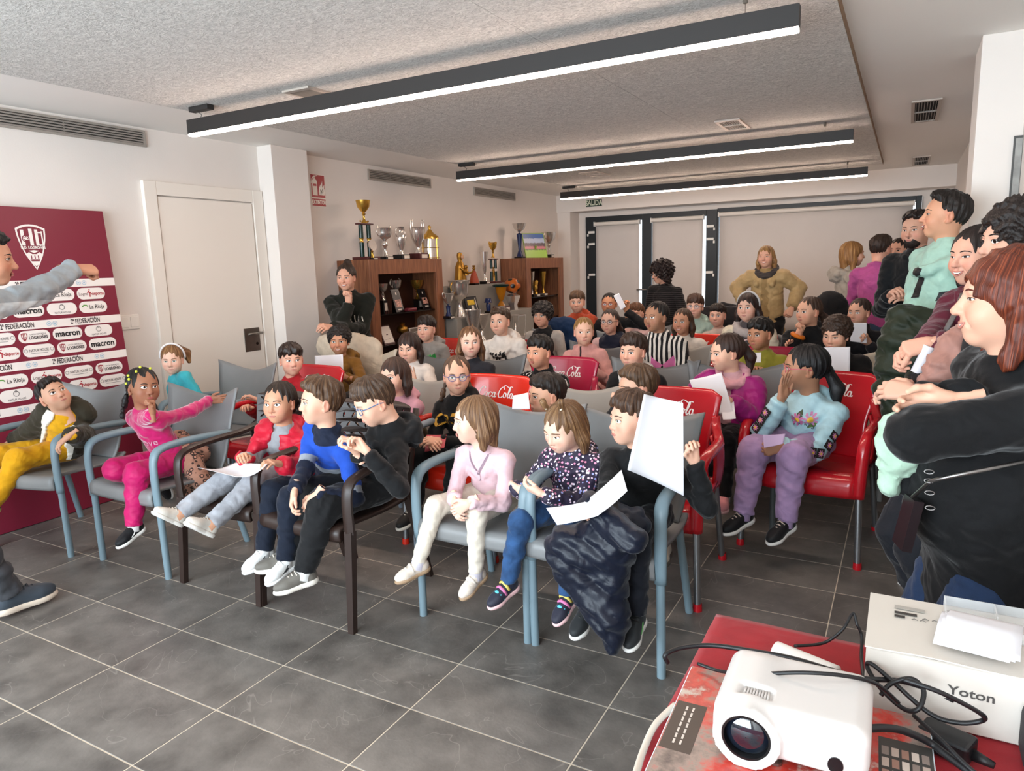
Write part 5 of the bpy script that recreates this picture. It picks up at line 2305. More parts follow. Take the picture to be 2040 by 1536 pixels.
def logo(kind, y, z):
 pill(y, z)
 if kind == 'macron':
  ptext('lettering', 'macron', y, z, 0.052, '#1d191c', 0.0016, 0.98)
 elif kind == 'rioja':
  q = MB()
  q.tube([(-0.072, 0.004, 0), (-0.060, 0.014, 0), (-0.044, 0.012, 0), (-0.036, 0.004, 0)], 0.0038, n=6, flat=0.2, M=bm_(y, z, 0.0022), upv=(0, 0, 1))
  q.build('green_arc', mat('rioja_green', '#5f9a45', 0.5), bn)
  ptext('lettering', 'La Rioja', y + 0.022, z, 0.036, '#2a2426', 0.0004, 0.86)
 elif kind == 'deporte':
  ptext('lettering', 'Logro', y - 0.052, z - 0.002, 0.029, '#6a4a48', 0.0, 0.85)
  ptext('lettering', 'deporte', y + 0.044, z - 0.002, 0.029, '#b0303a', 0.0006, 0.85)
  q = MB()
  q.tube([(-0.018, 0.016, 0), (-0.008, 0.004, 0), (-0.010, -0.022, 0)], 0.0032, n=6, flat=0.2, M=bm_(y, z, 0.0022), upv=(0, 0, 1))
  q.tube([(-0.026, 0.006, 0), (-0.008, 0.008, 0), (0.006, -0.006, 0)], 0.0026, n=6, flat=0.2, M=bm_(y, z, 0.0022), upv=(0, 0, 1))
  q.sphere((-0.010, 0.024, 0), 0.0045, 8, M=bm_(y, z, 0.0022), sc=(1, 1, 0.2))
  q.build('runner_mark', mat('deporte_red', '#b0303a', 0.5), bn)
 elif kind == 'natur1':
  q = MB()
  M = bm_(y, z + 0.010, 0.0024)
  ring2(q, 0, 0.0, 0.017, 0.0028, M)
  ring2(q, 0, 0.014, 0.007, 0.002, M, 10)
  q.build('leaf_mark', mat('natur_grey', '#4a4446', 0.5), bn)
  ptext('lettering', 'NATUR HOUSE', y, z - 0.024, 0.017, '#5a5254', 0.0, 0.85)
 elif kind == 'natur2':
  ptext('lettering', 'NATUR HOUSE', y, z + 0.002, 0.023, '#5a5254', 0.0002, 0.72)
  q = MB()
  for sx in (-1, 1):
   ring2(q, sx * 0.076, 0.003, 0.011, 0.002, bm_(y, z, 0.0024), 12)
  q.box(-0.05, 0.05, -0.0165, -0.0145, 0, 0.0003, 0, bm_(y, z, 0.0022))
  q.build('leaf_mark', mat('natur_grey', '#4a4446', 0.5), bn)
 elif kind == 'ud':
  mini_shield(y - 0.058, z, 0.036, 0)
  ptext('lettering', 'UNION DEPORTIVA', y + 0.022, z + 0.013, 0.0125, '#6a6062', 0.0, 0.85)
  ptext('lettering', 'LOGROÑES', y + 0.022, z - 0.008, 0.026, '#33282c', 0.0008, 0.80)


rows = [(1.385, 2.752, ['deporte', 'rioja', 'natur2', 'ud', 'macron', 'natur1']), (1.297, 2.752, ['rioja', 'natur1', 'macron', 'ud', 'natur2', 'deporte']),
  (1.140, 2.760, ['natur1', 'macron', 'ud', 'natur2', 'deporte', 'rioja']), (1.052, 2.772, ['macron', 'ud', 'natur2', 'deporte', 'rioja', 'macron']),
  (0.888, 2.788, ['ud', 'natur2', 'deporte', 'rioja', 'natur1', 'ud']), (0.800, 2.800, ['natur2', 'deporte', 'rioja', 'natur1', 'macron', 'ud'])]
for z, y, ks in rows:
 for i, kd in enumerate(ks):
  yy = y - i * 0.2
  if yy > BY0 + 0.1:
   logo(kd, yy, z)
bands = [(1.457, [('c', 2.70), ('t', 2.40), ('c', 2.15)]), (1.2105, [('t', 2.685), ('c', 2.475), ('t', 2.275), ('c', 2.06), ('t', 1.85)]), (0.9705, [('c', 2.735), ('t', 2.53), ('c', 2.315), ('t', 2.11), ('c', 1.9)]), (0.7080, [('t', 2.83), ('c', 2.63), ('t', 2.43), ('c', 2.22), ('t', 2.0)])]
for z, items in bands:
 q = MB()
 q.add([(BY0 + 0.001, z - 0.025, 0), (BY1 - 0.001, z - 0.025, 0), (BY1 - 0.001, z + 0.025, 0), (BY0 + 0.001, z + 0.025, 0)], [(0, 1, 2, 3)], 0, bm_(0, 0))
 q.build('white_band', BW, bn)
 for kd, y in items:
  if kd == 't':
   ptext('lettering', '2ª FEDERACIÓN', y, z, 0.043, '#3a2c30', 0.0010, 0.62)
  else:
   q = MB()
   for dx in (-0.018, 0.018):
    ring2(q, dx, 0, 0.015, 0.0035, bm_(y, z, 0.0024), 14)
    q.box(dx - 0.006, dx + 0.006, -0.005, 0.005, 0, 0.0002, 0, bm_(y, z, 0.0024))
   q.build('round_seals', mat('seal_blue', '#a9c6d6', 0.5), bn)
# crest
cy, cz, cw, ch = 2.447, 1.683, 0.172, 0.272


def shield(s):
 P = []
 for i in range(9):
  t = i / 8
  P.append((-0.5 + t, 0.42 + 0.09 * (1 - (2 * t - 1) ** 2)))
 for t in np.linspace(0, 1, 8)[1:]:
  P.append((0.5 - 0.5 * t ** 1.9, 0.42 - 0.93 * t))
 for t in np.linspace(1, 0, 8)[1:-1]:
  P.append((-(0.5 - 0.5 * t ** 1.9), 0.42 - 0.93 * t))
 return [(x * cw * s, y * ch * (1 - (1 - s) * 0.7), 0) for x, y in P]


o_, i_ = shield(1.0), shield(0.88)
n = len(o_)
q = MB()
q.add(o_ + i_, [(k, (k + 1) % n, n + (k + 1) % n, n + k) for k in range(n)], 0, bm_(cy, cz))
C_ = bm_(cy, cz, 0.0014)
for x0, x1, y0, y1 in ((-0.060, -0.040, 0.010, 0.105), (-0.012, 0.008, 0.010, 0.112), (0.022, 0.040, 0.010, 0.108), (0.058, 0.066, 0.010, 0.098), (-0.040, -0.012, 0.045, 0.066)):
 q.add([(x0, y0, 0), (x1, y0, 0), (x1, y1, 0), (x0, y1, 0)], [(0, 1, 2, 3)], 0, C_)
q.add([(0.030, 0.086, 0), (0.062, 0.086, 0), (0.062, 0.094, 0), (0.030, 0.094, 0)], [(0, 1, 2, 3)], 0, C_)
q.add([(0.030, 0.010, 0), (0.062, 0.010, 0), (0.062, 0.018, 0), (0.030, 0.018, 0)], [(0, 1, 2, 3)], 0, C_)
q.add([(-0.030, -0.022, 0), (0.0, -0.036, 0), (0.030, -0.022, 0), (0.0, -0.018, 0)], [(0, 1, 2, 3)], 0, C_)
q.add([(-0.052, -0.045, 0), (-0.030, -0.030, 0), (-0.012, -0.042, 0), (0.012, -0.042, 0), (0.030, -0.030, 0), (0.052, -0.045, 0), (0.036, -0.074, 0), (-0.036, -0.074, 0)], [tuple(range(8))], 0, C_)
q.add([(-0.026, -0.086, 0), (0.026, -0.086, 0), (0.012, -0.106, 0), (0, -0.116, 0), (-0.012, -0.106, 0)], [tuple(range(5))], 0, C_)
q.build('crest', BW, bn)
q = MB()
ring2(q, -0.034, 0.052, 0.022, 0.006, bm_(cy, cz, 0.0020))
for a in range(5):
 q.sphere((-0.034 + 0.011 * math.cos(a * 1.257), 0.052 + 0.011 * math.sin(a * 1.257), 0), 0.004, 6, M=bm_(cy, cz, 0.0020), sc=(1, 1, 0.1))
for x in (-0.02, 0.0, 0.02):
 q.box(x - 0.003, x + 0.003, -0.070, -0.050, 0, 0.0003, 0, bm_(cy, cz, 0.0020))
q.build('crest_details', mat('banner_maroon2', '#7c1f34', 0.42), bn)
ptext('lettering', 'U.D. LOGROÑÉS', cy, cz - 0.003, 0.0235, '#f1e8e2', 0.0007, 0.82, x=0.0020)

# =====================================================================================
# CHAIRS (local frame: sitter faces -Y, floor at z=0)
# =====================================================================================
def pl_interp(pts, t):
 """point at parameter t (0..1) on a polyline, smoothed"""
 n = len(pts) - 1
 x = min(max(t, 0), 1) * n
 i = min(int(x), n - 1)
 f = x - i
 p0, p1, p2, p3 = (pts[max(i - 1, 0)], pts[i], pts[i + 1], pts[min(i + 2, n)])
 return tuple(0.5 * ((2 * b) + (-a + c) * f + (2 * a - 5 * b + 4 * c - d_) * f * f + (-a + 3 * b - 3 * c + d_) * f ** 3) for a, b, c, d_ in zip(p0, p1, p2, p3))


def smooth_path(pts, n=16):
 return [pl_interp(pts, i / n) for i in range(n + 1)]


SCRIPT = {
 'C': ([[(0.60, 0.76), (0.58, 0.92), (0.42, 1.0), (0.20, 0.86), (0.05, 0.55), (0.05, 0.25), (0.18, 0.03), (0.40, 0.02), (0.62, 0.20)]], 0.62),
 'K': ([[(0.60, 0.76), (0.58, 0.92), (0.42, 1.0), (0.20, 0.86), (0.05, 0.55), (0.05, 0.25), (0.18, 0.03), (0.40, 0.02), (0.62, 0.20)], [(0.50, 0.98), (0.62, 1.16), (0.90, 1.10), (1.15, 0.98), (1.45, 1.08), (1.62, 1.02)]], 0.62),
 'o': ([[(0.20 + 0.16 * math.cos(a), 0.25 + 0.24 * math.sin(a)) for a in np.linspace(1.2, 1.2 + 2 * PI, 13)], [(0.30, 0.44), (0.42, 0.36), (0.52, 0.40)]], 0.46),
 'c': ([[(0.38, 0.38), (0.28, 0.49), (0.14, 0.44), (0.06, 0.25), (0.12, 0.04), (0.28, 0.02), (0.46, 0.18)]], 0.44),
 'a': ([[(0.20 + 0.15 * math.cos(a), 0.25 + 0.23 * math.sin(a)) for a in np.linspace(0.7, 0.7 + 2 * PI, 13)], [(0.37, 0.48), (0.34, 0.14), (0.42, 0.02), (0.54, 0.14)]], 0.52),
 'l': ([[(0.04, 0.12), (0.24, 0.62), (0.28, 0.98), (0.20, 1.02), (0.13, 0.62), (0.13, 0.14), (0.22, 0.02), (0.36, 0.16)]], 0.34),
 '-': ([[(0.02, 0.30), (0.16, 0.32)]], 0.22),
}


def script_word(word):
 """flowing script lettering as flat ribbons; returns polylines in xy (cap height 1)"""
 x = 0
 out = []
 for chx in word:
  st, adv = SCRIPT[chx]
  for s_ in st:
   sp = smooth_path([(a + x + 0.22 * b, b) for a, b in s_], 3 * len(s_))
   out.append(sp)
  x += adv
 return out, x


def ribbon_mesh(lines, w):
 vs, fs = [], []
 for L in lines:
  n0 = len(vs)
  for i, p in enumerate(L):
   a, b = L[max(i - 1, 0)], L[min(i + 1, len(L) - 1)]
   tx, ty = b[0] - a[0], b[1] - a[1]
   l = math.hypot(tx, ty) + 1e-9
   ww = w * (0.55 + 0.9 * abs(ty / l)) * (0.35 if i in (0, len(L) - 1) else 1)
   vs += [(p[0] - ty / l * ww, p[1] + tx / l * ww, 0), (p[0] + ty / l * ww, p[1] - tx / l * ww, 0)]
  for i in range(len(L) - 1):
   fs.append((n0 + 2 * i, n0 + 2 * i + 1, n0 + 2 * i + 3, n0 + 2 * i + 2))
 return np.array(vs), fs


_lw = script_word('Coca-Kola')
COLA = ribbon_mesh(_lw[0], 0.042)
COLA = (COLA[0] - np.array([_lw[1] / 2, 0.5, 0]), COLA[1])


def chair_grey(seat, leg, name='plastic_armchair'):
 r = empty(name)
 ms, ml = mat('resin_' + seat, seat, 0.42, noise=0.03, nscale=12), mat('leg_' + leg, leg, 0.38, noise=0.02)
 prof = [(-0.255, 0.375), (-0.258, 0.415), (-0.235, 0.440), (-0.12, 0.437), (0.05, 0.425), (0.20, 0.430), (0.235, 0.455)]
 q = MB()

 def fs(u, v):
  y, z = pl_interp(prof, v)
  s_ = 2 * u - 1
  return ((0.235 + 0.02 * (1 - v)) * s_, y, z - 0.008 * (1 - s_ * s_) * (1 if v > 0.3 else 0.3) + 0.004 * abs(s_) ** 6)
 q.shell(14, 14, fs, 0.014)
 q.build('seat', ms, r, smooth=True)
 bp = [(0.205, 0.435), (0.238, 0.50), (0.262, 0.60), (0.292, 0.72), (0.325, 0.825)]
 q = MB()

 def fb(u, v):
  s_ = 1 - 2 * u
  y, z = pl_interp(bp, v)
  w = 0.215 + 0.075 * v ** 1.3
  top = v ** 3
  z = z + top * (0.022 * abs(s_) ** 1.6 - 0.030 * math.cos(s_ * 2.2) + 0.014)
  return (w * s_, y - 0.055 * s_ * s_ * (0.6 + 0.4 * v), z)
 q.shell(18, 14, fb, 0.012)
 q.build('backrest', ms, r, smooth=True)
 for sx in (-1, 1):
  q = MB()
  path = smooth_path([(sx * 0.268, -0.238, 0.360), (sx * 0.270, -0.245, 0.50), (sx * 0.268, -0.238, 0.605), (sx * 0.264, -0.195, 0.650), (sx * 0.260, -0.06, 0.660), (sx * 0.258, 0.10, 0.652), (sx * 0.252, 0.225, 0.640)], 22)
  q.tube(path, [0.023] * 8 + [0.026] * 15, n=12, flat=0.72, upv=(0, -1, 0))
  q.build('armrest', mat('arm_' + leg, leg, 0.40, noise=0.02), r, smooth=True)
  q = MB()
  q.tube([(sx * 0.272, -0.232, 0.0), (sx * 0.268, -0.236, 0.40)], 0.0165, n=14)
  q.build('leg', ml, r, angle=50)
  q = MB()
  q.tube([(sx * 0.235, 0.285, 0.0), (sx * 0.212, 0.185, 0.425)], 0.0165, n=14)
  q.build('leg', ml, r, angle=50)
 return r


def chair_red(col, leg='#9a9a9c', cap=None, logo=True, name='plastic_armchair'):
 r = empty(name)
 ms = mat('red_resin_' + col, col, 0.24, coat=0.3)
 ml = mat('aluminium_' + leg, leg, 0.32, 0.9)
 prof = [(-0.265, 0.345), (-0.270, 0.400), (-0.245, 0.440), (-0.12, 0.436), (0.05, 0.425), (0.19, 0.428), (0.225, 0.450)]
 q = MB()

 def fs(u, v):
  y, z = pl_interp(prof, v)
  s_ = 2 * u - 1
  return ((0.250 + 0.01 * (1 - v)) * s_, y, z - 0.008 * (1 - s_ * s_))
 q.shell(14, 14, fs, 0.014)
 q.build('seat', ms, r, smooth=True)
 bp = [(0.205, 0.430), (0.235, 0.50), (0.262, 0.62), (0.290, 0.74), (0.318, 0.865)]
 wp_ = [0.225, 0.205, 0.205, 0.235, 0.250]

 def fb(u, v):
  s_ = 1 - 2 * u
  y, z = pl_interp(bp, v)
  w = pl_interp([(a, 0) for a in wp_], v)[0]
  if v > 0.85:
   z -= 0.030 * max(0, abs(s_) - 0.80) / 0.20 * ((v - 0.85) / 0.15)
  return (w * s_, y - 0.040 * s_ * s_, z)
 q = MB()
 q.shell(20, 16, fb, 0.013)
 bk = q.build('backrest', ms, r, smooth=True)
 if logo:
  V, F = COLA
  S_ = 0.060
  out = []
  for x, y, _ in V:
   X, Z = x * S_ * 0.92, 0.765 + y * S_
   v = (Z - 0.430) / (0.865 - 0.430)
   u = 0.5 - X / 0.235 / 2
   p = Vector(fb(u, min(1, v)))
   # nearest back surface point at this height
   vv = v
   for _i in range(4):
    p = Vector(fb(u, vv))
    vv += (Z - p.z) / 0.435
   out.append((X, p.y - 0.0085, Z))
  link_mesh('lettering', mesh_np('lettering', out, F), mat('script_white', '#f3ecea', 0.5), bk)
 for sx in (-1, 1):
  q = MB()
  path = smooth_path([(sx * 0.268, -0.255, 0.350), (sx * 0.274, -0.262, 0.46), (sx * 0.280, -0.252, 0.585), (sx * 0.284, -0.195, 0.645), (sx * 0.285, -0.03, 0.655), (sx * 0.272, 0.13, 0.650), (sx * 0.238, 0.225, 0.690), (sx * 0.225, 0.262, 0.74)], 26)
  q.tube(path, [0.029] * 9 + [0.026] * 10 + [0.022] * 8, n=12, flat=0.8, upv=(0, -1, 0))
  q.build('armrest', ms, r, smooth=True)
  q = MB()
  q.shell(6, 8, lambda u, v: (sx * (0.222 + 0.045 * v * (1 - v) * 2 + 0.018 * u), 0.175 + 0.10 * u, 0.660 - 0.30 * v + 0.02 * u), 0.012)
  q.build('side_panel', ms, r, smooth=True)
  for (a, b) in (((sx * 0.282, -0.262, 0.0), (sx * 0.270, -0.252, 0.37)), ((sx * 0.258, 0.320, 0.0), (sx * 0.236, 0.235, 0.40))):
   q = MB()
   a0 = Vector(a) + (Vector(b) - Vector(a)) * 0.05
   q.tube([tuple(a0), b], 0.0150, n=14)
   lg = q.build('leg', ml, r, angle=50)
   q = MB()
   q.lathe([(0.0, 0.0), (0.020, 0.0), (0.0205, 0.010), (0.0185, 0.032), (0.0, 0.032)], 14, M=TR(*a))
   q.build('foot_cap', ms if cap is None else mat('cap', cap, 0.4), lg, angle=40)
 return r


def perforated_panel(w0, w1, z0, z1):
 """flat panel with leaf-shaped holes in xy; returns verts, faces"""
 c = bpy.data.curves.new('panel', 'CURVE')
 c.dimensions = '2D'
 c.fill_mode = 'BOTH'
 c.extrude = 0.005

 def poly(pts):
  s_ = c.splines.new('POLY')
  s_.points.add(len(pts) - 1)
  for p, (x, y) in zip(s_.points, pts):
   p.co = (x, y, 0, 1)
  s_.use_cyclic_u = True
 out = []
 H_ = z1 - z0
 N_ = 14
 for i in range(N_ + 1):
  t = i / N_
  out.append((w0 + (w1 - w0) * t, z0 + H_ * t))
 for i in range(1, 12):
  a = i / 12
  out.append((w1 * math.cos(a * PI) * (1.0), z1 + 0.018 * math.sin(a * PI)))
 for i in range(N_ + 1):
  t = 1 - i / N_
  out.append((-(w0 + (w1 - w0) * t), z0 + H_ * t))
 for i in range(1, 12):
  out.append((-w0 + 2 * w0 * i / 12, z0))
 poly(out)
 rg = random.Random(4)
 for j in range(9):
  for i in range(9):
   y = z0 + 0.030 + j * (H_ - 0.05) / 8
   ww = w0 + (w1 - w0) * (y - z0) / H_ - 0.030
   x = -ww + (i + 0.5 * (j % 2)) * 2 * ww / 8.5
   if abs(x) > ww:
    continue
   a = rg.choice((-1.1, -0.6, 0.0, 0.6, 1.1)) + (PI / 2 if (i + j) % 2 else 0)
   L, B = 0.0165, 0.0048
   pts = [(L, 0), (L * 0.45, B), (-L * 0.45, B), (-L, 0), (-L * 0.45, -B), (L * 0.45, -B)]
   poly([(x + px * math.cos(a) - py * math.sin(a), y + px * math.sin(a) + py * math.cos(a)) for px, py in pts])
 o = bpy.data.objects.new('panel', c)
 COL.objects.link(o)
 bpy.context.view_layer.update()
 me = o.to_mesh()
 V = np.array([tuple(v.co) for v in me.vertices])
 F = [tuple(p.vertices) for p in me.polygons]
 o.to_mesh_clear()
 bpy.data.objects.remove(o)
 return V, F


def chair_brown(col='#2e201b', name='plastic_armchair'):
 r = empty(name)
 ms = mat('brown_resin', col, 0.42, noise=0.06, nscale=14)
 q = MB()
 prof = [(-0.245, 0.385), (-0.250, 0.415), (-0.225, 0.437), (-0.10, 0.432), (0.06, 0.424), (0.215, 0.430)]

 def fs(u, v):
  y, z = pl_interp(prof, v)
  s_ = 2 * u - 1
  return ((0.232 - 0.012 * v) * s_, y, z - 0.008 * (1 - s_ * s_))
 q.shell(14, 12, fs, 0.016)
 q.build('seat', ms, r, smooth=True)
 V, F = perforated_panel(0.205, 0.235, 0.0, 0.40)
 V2 = []
 for x, y, z in V:
  t = y / 0.40
  V2.append((x, 0.225 + 0.075 * t + 0.01 * t * t - 0.055 * (x / 0.235) ** 2 + z, 0.450 + y))
 link_mesh('backrest', mesh_np('backrest', V2, [tuple(reversed(f)) for f in F]), ms, r)
 for sx in (-1, 1):
  q = MB()
  path = smooth_path([(sx * 0.232, 0.245, 0.695), (sx * 0.262, 0.15, 0.668), (sx * 0.272, 0.0, 0.660), (sx * 0.270, -0.15, 0.650), (sx * 0.268, -0.215, 0.625), (sx * 0.266, -0.235, 0.560), (sx * 0.266, -0.230, 0.42)], 22)
  q.tube(path, 0.026, n=8, flat=0.60, upv=(0, 0, 1), ph=0.39)
  q.build('armrest', ms, r, angle=50)
  q = MB()
  q.tube([(sx * 0.272, -0.262, 0.0), (sx * 0.266, -0.228, 0.43)], [0.021, 0.027], n=4, flat=0.85, upv=(0, -1, 0), ph=PI / 4)
  q.build('leg', ms, r)
  q = MB()
  q.tube([(sx * 0.240, 0.330, 0.0), (sx * 0.215, 0.225, 0.44)], [0.021, 0.027], n=4, flat=0.85, upv=(0, -1, 0), ph=PI / 4)
  q.build('leg', ms, r)
  q = MB()
  q.tube([(sx * 0.214, 0.226, 0.43), (sx * 0.226, 0.262, 0.66), (sx * 0.236, 0.298, 0.84)], 0.018, n=8, flat=0.7)
  q.build('back_post', ms, r, smooth=True)
 return r


CH_PROTO = {}


def chair(kind, x, y, rz=0.0, label=None):
 """x,y: world position of the chair centre"""
 mk = {'grey': lambda: chair_grey('#7b7b7b', '#72858e'), 'light': lambda: chair_grey('#96918a', '#808a94'), 'dark': lambda: chair_grey('#6b6d6e', '#4a4c4c'), 'beige': lambda: chair_grey('#c3b8a6', '#8c8a86'),
          'red': lambda: chair_red('#b3141f'), 'crimson': lambda: chair_red('#a8183c'), 'orange': lambda: chair_red('#d22a17'), 'brown': lambda: chair_brown()}[kind]
 if kind not in CH_PROTO:
  c = mk()
  CH_PROTO[kind] = c
 else:
  c = copy_tree(CH_PROTO[kind])
 c.location = (x, y, 0)
 c.rotation_euler = (0, 0, R_(rz))
 put(c, None, None, label, 'chair', 'plastic armchairs of the audience')
 return c


# =====================================================================================
# TROPHY CABINETS, STEPPED STAND, TROPHIES
# =====================================================================================
def wood_mat():
 m, nt, b = new_mat('walnut_veneer')
 tc = nd(nt, 'ShaderNodeTexCoord')
 mp = nd(nt, 'ShaderNodeMapping')
 mp.inputs['Scale'].default_value = (14, 14, 1.3)
 lk(nt, tc.outputs['Object'], mp.inputs[0])
 n = nd(nt, 'ShaderNodeTexNoise')
 n.inputs['Scale'].default_value = 3
 n.inputs['Detail'].default_value = 6
 n.inputs['Distortion'].default_value = 0.8
 lk(nt, mp.outputs[0], n.inputs['Vector'])
 r = nd(nt, 'ShaderNodeValToRGB')
 r.color_ramp.elements[0].position = 0.3
 r.color_ramp.elements[0].color = (*lin('#6a3d27'), 1)
 r.color_ramp.elements[1].position = 0.7
 r.color_ramp.elements[1].color = (*lin('#95603f'), 1)
 lk(nt, n.outputs['Fac'], r.inputs['Fac'])
 lk(nt, r.outputs[0], b.inputs['Base Color'])
 b.inputs['Roughness'].default_value = 0.45
 bump(nt, b, n.outputs['Fac'], 0.05, 0.004)
 return m


M_WOOD = wood_mat()
M_SHELF = mat('smoked_glass_shelf', '#1c1816', 0.12)


def cabinet(y0, y1, label):
 c = empty('display_cabinet', (-4.6, (y0 + y1) / 2, 0), label=label, cat='cabinet', group='walnut trophy cabinets')
 L = (y1 - y0) / 2
 for s_, nm in ((-1, 'side_panel'), (1, 'side_panel')):
  q = MB()
  q.box(-0.195, 0.165, s_ * L - (0.0 if s_ < 0 else 0.03), s_ * L + (0.03 if s_ < 0 else 0.0), 0, 1.575)
  q.build(nm, M_WOOD, c)
 q = MB()
 q.box(-0.195, 0.165, -L + 0.03, L - 0.03, 1.545, 1.575)
 q.build('top_panel', M_WOOD, c)
 q = MB()
 q.box(-0.195, -0.180, -L + 0.03, L - 0.03, 0.04, 1.545)
 q.build('back_panel', mat('walnut_dark', '#4a2a1d', 0.5), c)
 q = MB()
 q.box(-0.18, 0.165, -L + 0.03, L - 0.03, 0.04, 0.08)
 q.build('bottom_panel', M_WOOD, c)
 for s_ in (-1, 1):
  q = MB()
  q.bbox(0.165, 0.200, s_ * L - (0 if s_ < 0 else 0.125), s_ * L + (0.125 if s_ < 0 else 0), 0, 1.575, 0.003)
  q.build('stile', M_WOOD, c)
 for z0, z1 in ((1.435, 1.575), (0.0, 0.14)):
  q = MB()
  q.bbox(0.165, 0.198, -L + 0.125, L - 0.125, z0, z1, 0.003)
  q.build('rail', M_WOOD, c)
 for z in (1.045, 0.735, 0.44):
  q = MB()
  q.box(-0.178, 0.150, -L + 0.032, L - 0.032, z - 0.010, z)
  q.build('glass_shelf', M_SHELF, c)
 return c


cabinet(5.205, 6.405, 'walnut display cabinet topped with gold and silver cups beside the woman in dark green')
cabinet(8.36, 9.52, 'walnut display cabinet with a team photo on top near the window wall')
st = empty('stepped_stand', (-4.6, 7.4, 0), label='grey stepped trophy stand between the two walnut cabinets', cat='display stand')
M_STEP = mat('grey_step_cover', '#8f8b84', 0.6, noise=0.04, nscale=4)
STEPS = [(-4.795, -4.53, 1.262), (-4.53, -4.28, 0.925), (-4.28, -4.04, 0.62)]
for x0, x1, z in STEPS:
 q = MB()
 q.bbox(x0 + 4.6, x1 + 4.6, -0.93, 0.90, 0, z, 0.004)
 q.build('step', M_STEP, st)

SILVER = mat('silver_plate', '#ece6e0', 0.20, 0.88)
GOLD = mat('gold_plate', '#e0b050', 0.24, 0.88)
GOLDM = mat('matt_gold', '#a87c35', 0.38, 0.9)
BLACKM = mat('black_marble', '#171313', 0.25)
MAROONW = mat('maroon_wood', '#4a1c1c', 0.35)
GREENM = mat('green_marble', '#0d2b25', 0.25, noise=0.3, nscale=20)
BLUEM = mat('blue_enamel', '#16244e', 0.25)
PLAQ = mat('plaque', '#d8cfc4', 0.4)
AMBER = mat('amber_glass', '#c27a14', 0.15, trans=0.35)
SIL, GOL = [SILVER], [GOLD]


def split_mb(q):
 """one builder per connected piece"""
 par = list(range(len(q.v)))

 def find(a):
  while par[a] != a:
   par[a] = par[par[a]]
   a = par[a]
  return a
 for f in q.f:
  for k_ in f[1:]:
   par[find(k_)] = find(f[0])
 groups = {}
 for f in q.f:
  groups.setdefault(find(f[0]), []).append(f)
 out = []
 for fs in groups.values():
  idx = sorted({i for f in fs for i in f})
  mp = {i: n_ for n_, i in enumerate(idx)}
  b = MB()
  b.add([q.v[i] for i in idx], [tuple(mp[i] for i in f) for f in fs])
  out.append(b)
 return out


def trophy(loc, label, bw=0.10, bh=0.04, base=None, prof=None, body=None, handles=None, hcol=None, plaque=True, lid=None, lidm=None, rz=0, sx=1.0, extra=None, cat='trophy'):
 """prof: list of (r,z) above the base; handles: list of paths mirrored left/right in the Y axis"""
 t = empty('trophy', loc, R_(rz), label, cat, 'trophies and awards')
 if 'column' not in label:
  t.scale = (1.16, 1.16, 1.06)
 if bh > 0:
  q = MB()
  q.bbox(-bw / 2, bw / 2, -bw / 2, bw / 2, 0, bh, 0.003, seg=1)
  b = q.build('base', base or BLACKM, t)
  if plaque:
   q = MB()
   q.box(bw / 2, bw / 2 + 0.001, -bw * 0.28, bw * 0.42, bh * 0.2, bh * 0.8)
   q.build('plaque', PLAQ, b)
 if prof:
  q = MB()
  q.lathe([(r, z + bh) for r, z in prof], 22, sy=1.0)
  q.build('cup', body or SILVER, t, angle=60)
 if handles:
  for s_ in (-1, 1):
   q = MB()
   q.tube(smooth_path([(0, s_ * y, z + bh) for y, z in handles], 16), 0.0055, n=8)
   q.build('handle', hcol or body or SILVER, t, smooth=True)
 if lid:
  q = MB()
  q.lathe([(r, z + bh) for r, z in lid], 22)
  q.build('lid', lidm or GOLD, t, angle=60)
 if extra:
  for nm, m, fn in extra:
   q = MB()
   fn(q)
   for piece in split_mb(q) if nm in ('column', 'column_ring', 'ball_panel', 'rib') else [q]:
    piece.build(nm, m, t, angle=50)
 return t


def on(px, py_base, X, z):
 p = atX(px, py_base, X)
 return (X, float(p[1]), z)


T1 = 1.575
CUPP = lambda s, w=1.0: [(0.001, 0), (0.034 * s * w, 0), (0.030 * s * w, 0.012 * s), (0.012 * s, 0.035 * s), (0.010 * s, 0.075 * s), (0.020 * s, 0.090 * s), (0.012 * s, 0.105 * s), (0.030 * s * w, 0.120 * s), (0.058 * s * w, 0.160 * s), (0.068 * s * w, 0.215 * s), (0.070 * s * w, 0.225 * s), (0.062 * s * w, 0.215 * s), (0.045 * s * w, 0.16 * s), (0.001, 0.135 * s)]
FLUTE = lambda s, w=1.0: [(0.001, 0), (0.032 * s * w, 0), (0.026 * s * w, 0.02 * s), (0.010 * s, 0.06 * s), (0.012 * s, 0.09 * s), (0.022 * s * w, 0.12 * s), (0.034 * s * w, 0.22 * s), (0.048 * s * w, 0.34 * s), (0.044 * s * w, 0.34 * s), (0.001, 0.20 * s)]
# --- on top of the first cabinet
x = -4.56


def twocol(q, h=0.30, dy=0.055, r=0.022):
 for s_ in (-1, 1):
  q.lathe([(r, 0.03), (r, 0.03 + h * 0.45)], 14, M=TR(0, s_ * dy, 0))
  q.lathe([(r, 0.03 + h * 0.58), (r, 0.03 + h)], 14, M=TR(0, s_ * dy, 0))


def twocol_g(q, h=0.30, dy=0.055, r=0.022):
 for s_ in (-1, 1):
  q.lathe([(r * 1.1, 0.03 + h * 0.45), (r * 0.7, 0.03 + h * 0.5), (r * 1.1, 0.03 + h * 0.58)], 14, M=TR(0, s_ * dy, 0))
  q.sphere((0, s_ * dy, 0.03 + h + 0.034), 0.010, 8)


def deck(q, h=0.30, w=0.10):
 q.bbox(-0.03, 0.03, -w, w, 0.03 + h, 0.045 + h, 0.003)


